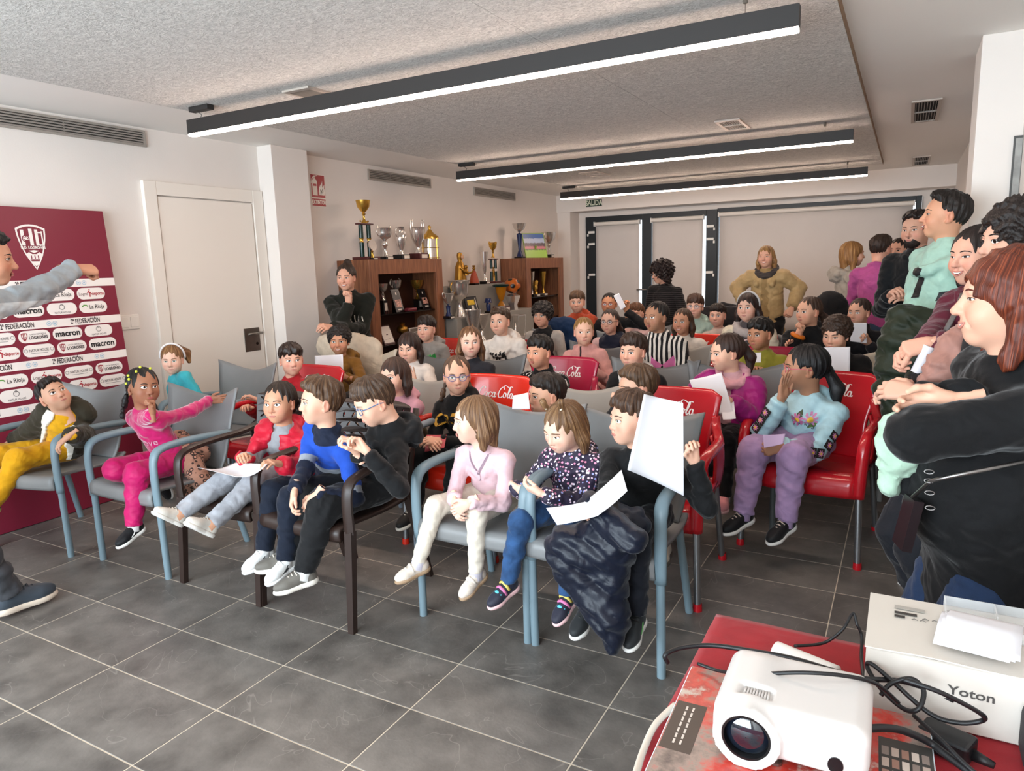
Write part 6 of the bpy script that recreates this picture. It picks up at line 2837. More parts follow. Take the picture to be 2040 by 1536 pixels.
trophy(on(730, 514, x, T1), 'tall trophy of two green marble columns carrying a gold bowl', 0.19, 0.03, MAROONW, [(r, z + 0.315) for r, z in CUPP(0.95, 1.05)], GOLD, plaque=False,
       extra=[('column', GREENM, twocol), ('column_ring', GOLD, twocol_g), ('deck', MAROONW, deck)])


def disc_award(q):
 q.lathe([(0.001, 0), (0.034, 0), (0.012, 0.03), (0.010, 0.07), (0.016, 0.08), (0.001, 0.085)], 14)


def disc_face(q):
 q.lathe([(0.001, 0), (0.052, 0), (0.052, 0.014), (0.001, 0.014)], 24, M=TR(0, 0, 0.135) @ RY(R_(80)))


trophy(on(742, 514, -4.46, T1), 'small round medal award on a gold foot before the green columns', 0.075, 0.018, BLACKM, extra=[('foot', GOLD, disc_award), ('medal', SILVER, disc_face)])
trophy(on(768, 514, x, T1), 'ornate silver cup with wide handled bowl on a tall stem', 0.10, 0.03, BLACKM, [(0.001, 0), (0.035, 0), (0.024, 0.018), (0.012, 0.05), (0.014, 0.09), (0.028, 0.10), (0.026, 0.125), (0.012, 0.14), (0.020, 0.155), (0.052, 0.175), (0.066, 0.215), (0.064, 0.255), (0.070, 0.262), (0.058, 0.25), (0.001, 0.18)], SILVER,
       [(0.056, 0.19), (0.085, 0.20), (0.095, 0.235), (0.080, 0.262), (0.088, 0.285)])
trophy(on(800, 513, x, T1), 'slim silver amphora trophy on a black base', 0.11, 0.048, BLACKM, [(0.001, 0), (0.034, 0), (0.018, 0.025), (0.020, 0.045), (0.038, 0.09), (0.052, 0.15), (0.050, 0.185), (0.028, 0.205), (0.024, 0.225), (0.034, 0.25), (0.040, 0.262), (0.034, 0.262), (0.001, 0.22)], SILVER,
       [(0.048, 0.17), (0.064, 0.195), (0.060, 0.235), (0.036, 0.255)])
trophy(on(834, 513, x, T1), 'large silver cup with tall looping handles on a maroon base', 0.125, 0.060, MAROONW, [(0.001, 0), (0.045, 0), (0.040, 0.012), (0.016, 0.035), (0.018, 0.06), (0.030, 0.085), (0.058, 0.15), (0.070, 0.215), (0.072, 0.245), (0.076, 0.252), (0.066, 0.245), (0.001, 0.12)], SILVER,
       [(0.040, 0.10), (0.085, 0.19), (0.098, 0.27), (0.090, 0.325), (0.070, 0.315), (0.070, 0.245)])


def lantern_ribs(q):
 for i in range(6):
  a = i * PI / 3
  q.tube([(0.078 * math.cos(a), 0.078 * math.sin(a), 0.0), (0.078 * math.cos(a), 0.078 * math.sin(a), 0.205)], 0.004, n=6)
 for z in (0.012, 0.115):
  q.tube([(0.079 * math.cos(a), 0.079 * math.sin(a), z) for a in np.linspace(0, 2 * PI, 25)], 0.004, n=6, cap=False)


trophy(on(858, 512, x, T1), 'silver drum-shaped trophy with a pointed gold lid', 0, 0, None, [(0.001, 0.001), (0.074, 0.001), (0.074, 0.205), (0.001, 0.205)], SILVER, lid=[(0.001, 0.204), (0.084, 0.204), (0.082, 0.225), (0.062, 0.245), (0.038, 0.262), (0.020, 0.29), (0.010, 0.305), (0.016, 0.318), (0.016, 0.330), (0.001, 0.342)],
       extra=[('rib', GOLD, lantern_ribs)])
# --- inside the first cabinet
trophy(on(790, 612, -4.66, 1.045), 'silver two-handled cup on the upper shelf of the cabinet', 0.06, 0.11, BLACKM, CUPP(0.85), SILVER, [(0.04, 0.12), (0.075, 0.15), (0.072, 0.19), (0.05, 0.205)])
trophy(on(833, 611, -4.66, 1.045), 'small gold cup on the upper shelf of the cabinet', 0.06, 0.10, BLACKM, CUPP(0.85), GOLD)
trophy(on(764, 612, -4.60, 1.045), 'small silver cup at the edge of the upper cabinet shelf', 0.05, 0.12, BLACKM, CUPP(0.7), SILVER)


def plaque_award(loc, label, w, h, face, frame, tilt=14, stripes=None, rz=0, text=None, th=0.012):
 t = empty('award_plaque', loc, R_(rz), label, 'plaque', 'trophies and awards')
 M = RY(R_(-tilt))
 q = MB()
 q.bbox(-th, 0, -w / 2, w / 2, 0, h, 0.002, seg=1, M=M)
 q.build('backing', frame, t)
 q = MB()
 q.box(0.0, 0.0012, -w / 2 + 0.012, w / 2 - 0.012, 0.014, h - 0.012, M=M)
 q.build('face', face, t)
 q = MB()
 q.box(-0.06, -0.05, -0.012, 0.012, 0, h * 0.45, M=RY(R_(10)))
 q.build('stand', frame, t)
 if stripes:
  for nm, m, (y0, y1, z0, z1) in stripes:
   q = MB()
   q.box(0.0012, 0.002, y0, y1, z0, z1, M=M)
   q.build(nm, m, t)
 return t


PRINTM = mat('photo_print', '#b98a7c', 0.4, noise=0.7, nscale=45)
plaque_award(on(798, 612, -4.50, 1.046), 'black award plaque with a team picture before the silver two-handled cup', 0.13, 0.24, mat('plq_black', '#131112', 0.3), BLACKM, 16, [('picture', PRINTM, (-0.045, 0.045, 0.05, 0.13)), ('crest_print', PLAQ, (-0.008, 0.008, 0.18, 0.205)), ('caption', PLAQ, (-0.03, 0.03, 0.02, 0.034))])
plaque_award(on(852, 611, -4.50, 1.046), 'black award plaque with a team picture behind the small red case, nearer the stepped stand', 0.13, 0.23, mat('plq_black', '#131112', 0.3), BLACKM, 20, [('picture', PRINTM, (-0.045, 0.045, 0.06, 0.13)), ('crest_print', PLAQ, (-0.008, 0.008, 0.17, 0.195)), ('caption', PLAQ, (-0.03, 0.03, 0.025, 0.04))])
plaque_award(on(772, 612, -4.58, 1.046), 'wooden framed silver plaque leaning on the upper cabinet shelf', 0.10, 0.20, mat('plq_silver', '#b9aa9e', 0.3, 0.6), MAROONW, 12, None, 20)
q = MB()
q.bbox(-0.03, 0.03, -0.075, 0.075, 0, 0.035, 0.012)
q.build('red_case', mat('red_leather', '#6d1f2b', 0.4), loc=on(818, 612, -4.47, 1.046), label='small dark red case lying between the black plaques', cat='case')
plaque_award(on(777, 672, -4.52, 0.736), 'white certificate plaque in a wooden frame on the lower cabinet shelf', 0.17, 0.20, mat('plq_white', '#e6ddd3', 0.5), MAROONW, 22, [('caption', mat('plq_grey', '#a89f96', 0.5), (-0.05, 0.03, 0.05, 0.056))])
trophy(on(802, 665, -4.60, 0.736), 'small gilded crest trophy on the lower cabinet shelf', 0.07, 0.03, BLACKM, [(0.001, 0), (0.02, 0), (0.012, 0.03), (0.05, 0.06), (0.05, 0.10), (0.02, 0.125), (0.028, 0.14), (0.001, 0.155)], GOLDM, plaque=False)
plaque_award(on(828, 668, -4.52, 0.736), 'clear glass award block on the lower cabinet shelf', 0.15, 0.13, mat('plq_glass', '#6f675f', 0.15), mat('glass_edge', '#b9b2aa', 0.1), 10, [('caption', PLAQ, (-0.05, 0.05, 0.05, 0.06)), ('caption', PLAQ, (-0.05, 0.05, 0.075, 0.082))])
# --- on the stepped stand
Z1, Z2, Z3 = 1.262, 0.925, 0.62


def madonna(q):
 q.lathe([(0.001, 0), (0.072, 0.0), (0.075, 0.06), (0.064, 0.15), (0.058, 0.21), (0.040, 0.255), (0.026, 0.275), (0.032, 0.30), (0.036, 0.335), (0.028, 0.362), (0.001, 0.372)], 18, sx=0.8)
 q.sphere((0.05, 0.03, 0.205), 0.024, 10)
 q.lathe([(0.001, 0), (0.03, 0.0), (0.026, 0.05), (0.016, 0.08), (0.001, 0.09)], 12, M=TR(0.05, 0.028, 0.11))
 q.tube([(0.03, -0.04, 0.20), (0.075, -0.02, 0.15), (0.085, 0.03, 0.14)], 0.014, n=8)
 q.tube([(0.04, 0.04, 0.13), (0.08, 0.085, 0.14), (0.085, 0.11, 0.16)], 0.010, n=8)


def madonna_face(q):
 q.sphere((0.030, 0.004, 0.318), 0.021, 12, sc=(0.8, 0.9, 1.2))


trophy(on(918, 566, -4.66, Z1), 'gilded statue of a seated mother holding a child', 0.13, 0.02, mat('dark_wood', '#3a241a', 0.5), plaque=False, extra=[('figure', GOLDM, madonna), ('face', mat('statue_skin', '#c9a183', 0.5), madonna_face)], cat='statue')


def small_fig(q):
 q.lathe([(0.001, 0.02), (0.052, 0.02), (0.040, 0.09), (0.022, 0.15), (0.012, 0.165), (0.001, 0.17)], 14)


trophy(on(945, 566, -4.60, Z1), 'small red-robed statuette with a gold crown', 0.08, 0.02, BLACKM, plaque=False, extra=[('robe', mat('red_robe', '#a34327', 0.5), small_fig), ('crowned_head', GOLDM, lambda q: (q.sphere((0, 0, 0.185), 0.017, 10), q.lathe([(0.012, 0.198), (0.018, 0.222), (0.001, 0.222)], 10)))], cat='statue')
trophy(on(966, 564, -4.62, Z1), 'tall slanted silver flute trophy on a black base', 0.085, 0.035, BLACKM, FLUTE(1.0, 0.95), SILVER)
trophy(on(984, 563, -4.66, Z1), 'green column trophy with a gold bowl and a player figure', 0.15, 0.025, MAROONW, [(r, z + 0.30) for r, z in CUPP(0.85, 0.95)], GOLD, [(0.05, 0.46), (0.085, 0.47), (0.09, 0.50), (0.06, 0.495)], plaque=False,
       extra=[('column', GREENM, lambda q: twocol(q, 0.27, 0.055, 0.018)), ('deck', MAROONW, lambda q: deck(q, 0.27, 0.085)), ('player_figure', GOLDM, lambda q: (q.sphere((0, 0, 0.195), 0.014, 8), q.tube([(0, 0, 0.18), (0, 0.004, 0.12)], [0.018, 0.012], n=8), q.tube([(0, 0.006, 0.12), (0, 0.02, 0.075), (0, 0.012, 0.03)], 0.009, n=6), q.tube([(0, -0.006, 0.12), (0, -0.024, 0.08), (0, -0.036, 0.04)], 0.009, n=6), q.tube([(0, -0.03, 0.13), (0, 0, 0.17), (0, 0.03, 0.15)], 0.006, n=6)))])
# second step
trophy(on(917, 640, -4.42, Z2), 'big silver cup with gilt trim standing on the middle step', 0.0, 0.0, None, [(0.001, 0.001), (0.055, 0.001), (0.050, 0.02), (0.030, 0.10), (0.022, 0.155), (0.030, 0.165), (0.030, 0.18), (0.062, 0.20), (0.090, 0.25), (0.095, 0.34), (0.105, 0.38), (0.110, 0.385), (0.09, 0.36), (0.001, 0.24)], SILVER, [(0.085, 0.25), (0.13, 0.27), (0.14, 0.33), (0.11, 0.37)], GOLD)
plaque_award(on(945, 622, -4.40, Z2), 'black framed picture with yellow shirts leaning on the middle step', 0.26, 0.22, mat('pic_black', '#1c1a1b', 0.35), BLACKM, 14, [('yellow_shirts', mat('pic_yellow', '#d8b21e', 0.5, noise=0.3, nscale=40), (-0.085, 0.065, 0.12, 0.18)), ('trophy_picture', PLAQ, (-0.02, 0.03, 0.05, 0.11)), ('white_mount', PLAQ, (0.085, 0.100, 0.02, 0.2))])
trophy(on(973, 612, -4.40, Z2), 'small dark blue player trophy with a cap on the middle step', 0.06, 0.02, BLACKM, [(0.001, 0), (0.022, 0), (0.026, 0.06), (0.020, 0.10), (0.001, 0.12)], BLUEM, plaque=False, extra=[('cap', BLUEM, lambda q: q.lathe([(0.001, 0.165), (0.030, 0.165), (0.038, 0.125), (0.044, 0.120), (0.044, 0.116), (0.001, 0.118)], 14)), ('face', mat('fig_skin', '#c79a7e', 0.5), lambda q: q.sphere((0.012, 0, 0.118), 0.018, 10))])
trophy(on(999, 611, -4.40, Z2), 'amber glass cup with a green rim on a maroon base', 0.14, 0.055, MAROONW, [(0.001, 0), (0.045, 0), (0.035, 0.03), (0.014, 0.06), (0.030, 0.09), (0.052, 0.16), (0.062, 0.225), (0.055, 0.225), (0.001, 0.11)], AMBER, lid=[(0.05, 0.224), (0.086, 0.232), (0.092, 0.25), (0.080, 0.258), (0.05, 0.25)], lidm=GREENM)


def football(q):
 q.sphere((0, 0, 0.285), 0.092, 22)


def football_spots(q):
 gr = (1 + 5 ** 0.5) / 2
 for a in ((0, 1, gr), (0, 1, -gr), (0, -1, gr), (0, -1, -gr), (1, gr, 0), (1, -gr, 0), (-1, gr, 0), (-1, -gr, 0), (gr, 0, 1), (gr, 0, -1), (-gr, 0, 1), (-gr, 0, -1)):
  d_ = Vector(a).normalized()
  e1 = d_.orthogonal().normalized()
  e2 = d_.cross(e1)
  vs = []
  for rr in (0.0, 0.17, 0.33):
   for i in range(10):
    t = 2 * PI * i / 10
    v = (d_ + (e1 * math.cos(t) + e2 * math.sin(t)) * rr * (1 if i % 2 == 0 else 0.9)).normalized() * 0.0930
    vs.append((v.x, v.y, v.z + 0.285))
  q.add(vs, [(j * 10 + i, j * 10 + (i + 1) % 10, j * 10 + 10 + (i + 1) % 10, j * 10 + 10 + i) for j in range(2) for i in range(10)])


def ballstand(q):
 q.add([(x_, y_, z_) for z_, s_ in ((0.0, 0.042), (0.06, 0.034), (0.15, 0.060), (0.165, 0.060), (0.190, 0.030)) for x_, y_ in ((-s_, -s_), (s_, -s_), (s_, s_), (-s_, s_))], [(j * 4 + i, j * 4 + (i + 1) % 4, j * 4 + 4 + (i + 1) % 4, j * 4 + 4 + i) for j in range(4) for i in range(4)] + [(3, 2, 1, 0), (16, 17, 18, 19)])


trophy(on(1022, 611, -4.36, Z2), 'orange and black football on a fluted silver stand', 0.0, 0.0, None, extra=[('stand', SILVER, ballstand), ('ball', mat('orange_ball', '#b35a1a', 0.3), football), ('ball_panel', mat('ball_black', '#120e0c', 0.3), football_spots)])
# third step and floor level
trophy(on(960, 668, -4.17, Z3), 'silver ribbed cup on a black base standing on the lowest step', 0.11, 0.035, BLACKM, [(0.001, 0), (0.042, 0), (0.034, 0.02), (0.014, 0.05), (0.022, 0.08), (0.012, 0.10), (0.034, 0.125), (0.055, 0.18), (0.075, 0.27), (0.080, 0.275), (0.068, 0.26), (0.001, 0.14)], SILVER, [(0.06, 0.19), (0.09, 0.21), (0.10, 0.26), (0.078, 0.272)])
trophy((-4.17, 6.62, Z3), 'tall silver cone trophy leaning at the end of the lowest step', 0.10, 0.03, BLACKM, [(0.001, 0), (0.03, 0), (0.02, 0.02), (0.030, 0.06), (0.085, 0.34), (0.080, 0.34), (0.001, 0.10)], SILVER)
trophy(on(936, 676, -4.12, Z3), 'small bronze lion head award on the lowest step', 0.09, 0.02, MAROONW, [(0.001, 0), (0.03, 0), (0.045, 0.03), (0.050, 0.07), (0.042, 0.10), (0.050, 0.115), (0.030, 0.13), (0.001, 0.135)], GOLDM)


def glassbox(q):
 for a, b in ((-1, -1), (1, -1), (1, 1), (-1, 1)):
  q.box(a * 0.075 - 0.006, a * 0.075 + 0.006, b * 0.075 - 0.006, b * 0.075 + 0.006, 0, 0.24)
 q.box(-0.085, 0.085, -0.085, 0.085, 0.24, 0.252)
 q.box(-0.085, 0.085, -0.085, 0.085, 0.0, 0.012)
 q.lathe([(0.001, 0.012), (0.04, 0.012), (0.015, 0.05), (0.02, 0.09), (0.008, 0.12), (0.001, 0.16)], 12)


trophy(on(1028, 690, -4.16, Z3), 'silver four-post box trophy on the lowest step', 0.0, 0.0, None, extra=[('box_frame', SILVER, glassbox)])
trophy(on(893, 612, -4.36, 0.925), 'silver bowl on a dark blue stem at the end of the middle step', 0.08, 0.03, BLACKM, [(0.001, 0.10), (0.040, 0.16), (0.060, 0.23), (0.054, 0.23), (0.001, 0.14)], SILVER, [(0.05, 0.18), (0.08, 0.20), (0.085, 0.24), (0.06, 0.24)], extra=[('stem', BLUEM, lambda q: q.lathe([(0.001, 0.03), (0.03, 0.03), (0.018, 0.07), (0.022, 0.13), (0.001, 0.14)], 14))])
# --- top of the second cabinet
trophy(on(1036, 516, -4.56, T1), 'silver bowl on a dark blue stem on top of the far cabinet', 0.10, 0.02, BLACKM, [(0.001, 0.30), (0.02, 0.31), (0.06, 0.345), (0.078, 0.40), (0.082, 0.41), (0.07, 0.40), (0.001, 0.33)], SILVER, plaque=False, extra=[('stem', BLUEM, lambda q: q.lathe([(0.001, 0.02), (0.04, 0.02), (0.016, 0.10), (0.020, 0.16), (0.034, 0.30), (0.001, 0.32)], 14))])
trophy(on(1094, 514, -4.66, T1), 'silver cup half hidden behind the team photograph', 0.10, 0.05, BLACKM, CUPP(1.35), SILVER, [(0.06, 0.2), (0.12, 0.24), (0.12, 0.30), (0.08, 0.30)])


def photo_mat():
 m, nt, b = new_mat('team_photo')
 b.inputs['Roughness'].default_value = 0.3
 tc = nd(nt, 'ShaderNodeTexCoord')
 sx = nd(nt, 'ShaderNodeSeparateXYZ')
 lk(nt, tc.outputs['Generated'], sx.inputs[0])
 r = nd(nt, 'ShaderNodeValToRGB')
 r.color_ramp.interpolation = 'CONSTANT'
 els = r.color_ramp.elements
 els[0].position = 0
 els[0].color = (*lin('#8fb04a'), 1)
 els[1].position = 0.30
 els[1].color = (*lin('#4a5a3a'), 1)
 for p, c in ((0.34, '#b5717a'), (0.46, '#54474c'), (0.60, '#9fa9c0'), (0.80, '#3a5c95')):
  e = els.new(p)
  e.color = (*lin(c), 1)
 n = nd(nt, 'ShaderNodeTexNoise')
 n.inputs['Scale'].default_value = 26
 lk(nt, tc.outputs['Generated'], n.inputs['Vector'])
 ma = nd(nt, 'ShaderNodeMath', operation='MULTIPLY_ADD')
 ma.inputs[1].default_value = 0.16
 lk(nt, n.outputs['Fac'], ma.inputs[0])
 ms = nd(nt, 'ShaderNodeMath', operation='SUBTRACT')
 ms.inputs[1].default_value = 0.08
 lk(nt, sx.outputs['Z'], ms.inputs[0])
 lk(nt, ms.outputs[0], ma.inputs[2])
 lk(nt, ma.outputs[0], r.inputs['Fac'])
 lk(nt, r.outputs[0], b.inputs['Base Color'])
 return m


plaque_award(on(1070, 515, -4.48, T1), 'colour team photograph on a stand on top of the far cabinet', 0.36, 0.355, photo_mat(), mat('green_card', '#7d9a3c', 0.5), 16, None, -30)
# --- inside the second cabinet
trophy(on(1061, 607, -4.60, 1.045), 'slim silver flute trophy in the far cabinet', 0.07, 0.02, BLACKM, FLUTE(0.9, 0.8), SILVER)


def goldhand(q):
 q.lathe([(0.001, 0), (0.04, 0), (0.026, 0.02), (0.022, 0.06), (0.001, 0.07)], 14)
 q.sphere((0, 0, 0.115), 0.045, 12, sc=(0.5, 0.9, 1.1))
 for i, y_ in enumerate((-0.03, -0.01, 0.010, 0.030)):
  q.tube([(0, y_ * 0.9, 0.14), (0.006, y_ * 1.2, 0.185), (0.012, y_ * 1.3, 0.215 - 0.01 * abs(i - 1.5))], [0.011, 0.010, 0.008], n=8)
 q.tube([(0, -0.03, 0.10), (0.01, -0.055, 0.13), (0.015, -0.060, 0.155)], [0.012, 0.010, 0.008], n=8)


trophy(on(1068, 607, -4.55, 1.045), 'golden goalkeeper glove trophy in the far cabinet', 0.08, 0.03, SILVER, extra=[('glove', GOLD, goldhand)])
trophy(on(1083, 607, -4.56, 1.045), 'gold and black flute cup in the far cabinet', 0.08, 0.03, SILVER, FLUTE(0.85, 0.95), GOLD)

# =====================================================================================
# PROJECTOR TABLE (bottom right)
# =====================================================================================
TZ = 0.748
tx0, tx1, ty0, ty1 = -0.305, 0.440, 0.30, 1.395
tb = empty('table', ((tx0 + tx1) / 2, (ty0 + ty1) / 2, 0), label='small table under the red cloth in front of the seats', cat='table')
cx_, cy_ = (tx0 + tx1) / 2, (ty0 + ty1) / 2
q = MB()
q.bbox(tx0 - cx_, tx1 - cx_, ty0 - cy_, ty1 - cy_, TZ - 0.03, TZ - 0.002, 0.004)
q.build('tabletop', mat('table_white', '#c9c4bd', 0.5), tb)
for a in (tx0 + 0.04, tx1 - 0.04):
 for b in (ty0 + 0.04, ty1 - 0.04):
  q = MB()
  q.tube([(a - cx_, b - cy_, 0), (a - cx_, b - cy_, TZ - 0.03)], 0.018, n=12)
  q.build('leg', mat('table_leg', '#3c3c3c', 0.4, 0.6), tb, angle=50)
q = MB()
OV = 0.30


def clothfn(u, v):
 gx = tx0 - OV + (tx1 - tx0 + OV + 0.01) * u
 gy = ty0 - 0.02 + (ty1 - ty0 + OV + 0.02) * v
 ex = max(0.0, tx0 - gx)
 ey = max(0.0, gy - ty1)
 x, y = max(gx, tx0), min(gy, ty1)
 d = ex + ey * 0.95
 if ex > 0 and ey > 0:
  d = max(ex, ey) + 0.25 * min(ex, ey)
  k = min(ex, ey)
  x -= 0.10 * k
  y += 0.10 * k
 fold = min(d, 0.06) / 0.06
 x -= (0.012 + 0.010 * math.sin(19 * gy + 1)) * fold * (1 if ex > 0 else 0)
 y += (0.012 + 0.010 * math.sin(21 * gx)) * fold * (1 if ey > 0 else 0)
 return (x, y, TZ + 0.0022 - max(0, d - 0.006) + 0.0008 * math.sin(11 * gx + 3 * gy) * (1 if d == 0 else 0))


q.shell(64, 72, clothfn, 0.0022)
q.build('tablecloth', cloth_mat('tablecloth', '#9a1a22', bscale=700, wrinkle=0.10), smooth=True, label='red cloth draped over the projector table', cat='tablecloth')

# printed box under the projector
PZ = TZ + 0.005
pb = empty('printed_box', (-0.105, 0.985, PZ), R_(2), 'flat red and grey printed box lying under the projector', 'box')
q = MB()
q.bbox(-0.180, 0.180, -0.215, 0.155, 0, 0.030, 0.002, seg=1)
q.build('carton', mat('pale_blue_card', '#cfdde4', 0.5), pb)


def print_mat():
 m, nt, b = new_mat('photo_collage')
 tc = nd(nt, 'ShaderNodeTexCoord')
 n = nd(nt, 'ShaderNodeTexNoise')
 n.inputs['Scale'].default_value = 9
 n.inputs['Detail'].default_value = 7
 n.inputs['Roughness'].default_value = 0.65
 lk(nt, tc.outputs['Object'], n.inputs['Vector'])
 r = nd(nt, 'ShaderNodeValToRGB')
 els = r.color_ramp.elements
 els[0].position = 0.28
 els[0].color = (*lin('#2b2322'), 1)
 els[1].position = 0.72
 els[1].color = (*lin('#b5a79c'), 1)
 for p, c in ((0.42, '#8d7a70'), (0.50, '#c23a2e'), (0.56, '#a83026'), (0.62, '#b9a99d')):
  e = els.new(p)
  e.color = (*lin(c), 1)
 lk(nt, n.outputs['Fac'], r.inputs['Fac'])
 lk(nt, r.outputs[0], b.inputs['Base Color'])
 b.inputs['Roughness'].default_value = 0.3
 return m


q = MB()
q.box(-0.178, 0.178, -0.212, 0.152, 0.030, 0.0306)
q.build('cover_print', print_mat(), pb)
q = MB()
q.box(-0.176, -0.130, -0.075, 0.045, 0.0306, 0.0310)
q.build('title_bar', mat('title_dark', '#4c4038', 0.5), pb)
q = MB()
for j in range(2):
 for i in range(7):
  q.box(-0.160 + j * 0.010, -0.157 + j * 0.010, -0.060 + i * 0.014, -0.050 + i * 0.014, 0.0310, 0.0313)
q.build('title_lines', mat('title_pale', '#cfc3b8', 0.5), pb)
q = MB()
q.box(0.110, 0.178, -0.10, 0.08, 0.0306, 0.0310)
q.build('dark_column', mat('title_dark', '#33302d', 0.5), pb)
for j in range(6):
 for i in range(5):
  q = MB()
  q.box(0.114 + i * 0.0125, 0.123 + i * 0.0125, -0.09 + j * 0.026, -0.071 + j * 0.026, 0.0310, 0.0313)
  q.build('portrait', mat('portrait_%d' % ((i * 3 + j) % 4), ('#a9968a', '#7d6e66', '#c0b0a4', '#8d6a5c')[(i * 3 + j) % 4], 0.4), pb)

# projector
PJ = empty('projector', (-0.105, 1.005, PZ + 0.031), R_(1), 'white compact video projector with a large dark lens', 'projector')
PJ.scale = (0.88, 0.88, 0.88)
PW = mat('projector_white', '#d2ccc8', 0.35, coat=0.1)
f_ = Field((-0.15, -0.15, -0.02), (0.15, 0.15, 0.13), 0.0042)


def rbox(f, x0, x1, y0, y1, z0, z1, r, k=0.0, op='add'):
 X, Y, Z = f.ax[0][:, None, None], f.ax[1][None, :, None], f.ax[2][None, None, :]
 dx = np.abs(X - (x0 + x1) / 2) - ((x1 - x0) / 2 - r)
 dy = np.abs(Y - (y0 + y1) / 2) - ((y1 - y0) / 2 - r)
 dz = np.abs(Z - (z0 + z1) / 2) - ((z1 - z0) / 2 - r)
 d = np.sqrt(np.maximum(dx, 0) ** 2 + np.maximum(dy, 0) ** 2 + np.maximum(dz, 0) ** 2) + np.minimum(np.maximum(dx, np.maximum(dy, dz)), 0) - r
 f.D = smin(f.D, d, k) if op == 'add' else smax(f.D, -d, k)


rbox(f_, -0.118, 0.112, -0.092, 0.098, 0.012, 0.098, 0.026)
f_.cone((-0.062, 0.05, 0.050), (-0.062, -0.104, 0.050), 0.052, 0.052, k=0.012, end=True)
f_.cone((-0.062, -0.085, 0.050), (-0.062, -0.13, 0.050), 0.036, 0.038, k=0.002, op='cut')
rbox(f_, -0.082, -0.030, -0.060, -0.030, 0.093, 0.12, 0.004, 0.002, 'cut')
V_, F_ = f_.mesh()
link_mesh('body', mesh_np('body', V_, F_), PW, PJ, smooth=True)
q = MB()
q.lathe([(0.001, 0.0), (0.037, 0.0), (0.0375, 0.018), (0.034, 0.018), (0.033, 0.006), (0.001, 0.006)], 36, M=TR(-0.062, -0.084, 0.050) @ RX(R_(90)))
lr = q.build('lens_barrel', mat('lens_black', '#0c0c0d', 0.25), PJ, angle=40)
q = MB()
q.lathe([(0.001, 0.0160), (0.010, 0.0155), (0.020, 0.0135), (0.028, 0.0100), (0.0325, 0.0065)], 36, M=TR(-0.062, -0.084, 0.050) @ RX(R_(90)), cap=False)
q.build('lens_glass', mat('lens_glass', '#0b1420', 0.04, coat=1.0, spec=0.9), lr, smooth=True)
q = MB()
for i in range(9):
 q.tube([(-0.074 + i * 0.0045, -0.056, 0.0955), (-0.074 + i * 0.0045, -0.034, 0.0955)], 0.0020, n=6)
q.build('focus_wheel', PW, PJ, smooth=True)
q = MB()
q.lathe([(0.001, 0), (0.011, 0), (0.011, 0.002), (0.001, 0.002)], 20, M=TR(0.066, -0.0922, 0.040) @ RX(R_(90)), sy=1.2)
q.build('infrared_window', mat('ir_black', '#0d0d0f', 0.2), PJ)
for (a, b) in ((-0.02, -0.07), (0.08, -0.06), (-0.08, 0.07), (0.08, 0.07)):
 q = MB()
 q.lathe([(0.001, 0), (0.010, 0), (0.010, 0.005), (0.004, 0.006), (0.004, 0.02), (0.001, 0.02)], 12, M=TR(a, b, 0.0))
 q.build('foot', M_STEEL, PJ)

# white cardboard box with the maker's name
bx = empty('cardboard_box', (0.165, 1.285, PZ), 0, 'long white cardboard box with black lettering at the table edge', 'box')
CB = mat('white_card', '#cfc7bd', 0.6, noise=0.02)
q = MB()
q.bbox(-0.188, 0.225, -0.103, 0.100, 0.0, 0.108, 0.002, seg=1)
q.build('carton', CB, bx)
q = MB()
q.shell(20, 3, lambda u, v: (-0.190 + 0.412 * u, -0.108 + 0.206 * v, 0.1105 + 0.003 * (1 - v) * math.sin(7 * u) ** 2), 0.0022)
q.build('lid_flap', CB, bx)
flat_text(bx, 'lettering', 'Yoton', 0.021, MBk(-0.043, 0.066, -0.1040), '#4a4744', 0.0004, 1.15)
q = MB()
q.box(-0.150, -0.104, 0.046, 0.058, 0.1140, 0.1144)
q.build('barcode', mat('barcode_grey', '#a49e96', 0.6), bx)
q = MB()
for (a, b, w) in ((-0.150, 0.026, 0.034), (-0.150, 0.012, 0.016)):
 q.box(a, a + w, b, b + 0.008, 0.1140, 0.1145)
q.build('label_blocks', mat('label_dark', '#34302d', 0.6), bx)
q = MB()
for a in (-0.108, -0.094, -0.124, -0.112):
 q.tube([(a, 0.020 if a > -0.11 else 0.012, 0.1143), (a + 0.004, 0.024 if a > -0.11 else 0.016, 0.1143), (a + 0.009, 0.020 if a > -0.11 else 0.012, 0.1143)], 0.0007, n=5)
q.build('label_symbols', mat('label_grey', '#6d6862', 0.6), bx)
# clear plastic case and folded papers on the box
pc_ = empty('plastic_case', (0.175, 1.330, PZ + 0.1135), 0, 'clear plastic tray on top of the white box', 'tray')
CLEAR, _nt, _b = new_mat('clear_plastic')
_b.inputs['Base Color'].default_value = (0.85, 0.85, 0.84, 1)
_b.inputs['Roughness'].default_value = 0.12
_b.inputs['Alpha'].default_value = 0.35
q = MB()
q.box(-0.085, 0.13, -0.050, 0.050, 0, 0.002)
q.build('tray_floor', CLEAR, pc_)
for (x0, x1, y0, y1) in ((-0.085, 0.13, 0.048, 0.050), (-0.085, 0.13, -0.050, -0.048), (-0.085, -0.083, -0.048, 0.048), (-0.012, -0.010, 0.0, 0.048), (0.06, 0.062, 0.0, 0.048)):
 q = MB()
 q.box(x0, x1, y0, y1, 0.002, 0.018)
 q.build('tray_wall', CLEAR, pc_)
fp = empty('folded_papers', (0.125, 1.265, PZ + 0.120), R_(-8), 'folded white sheets lying on the white box', 'paper')
PAPER = mat('white_paper', '#dedce0', 0.7, bmp=0.03, bscale=12)
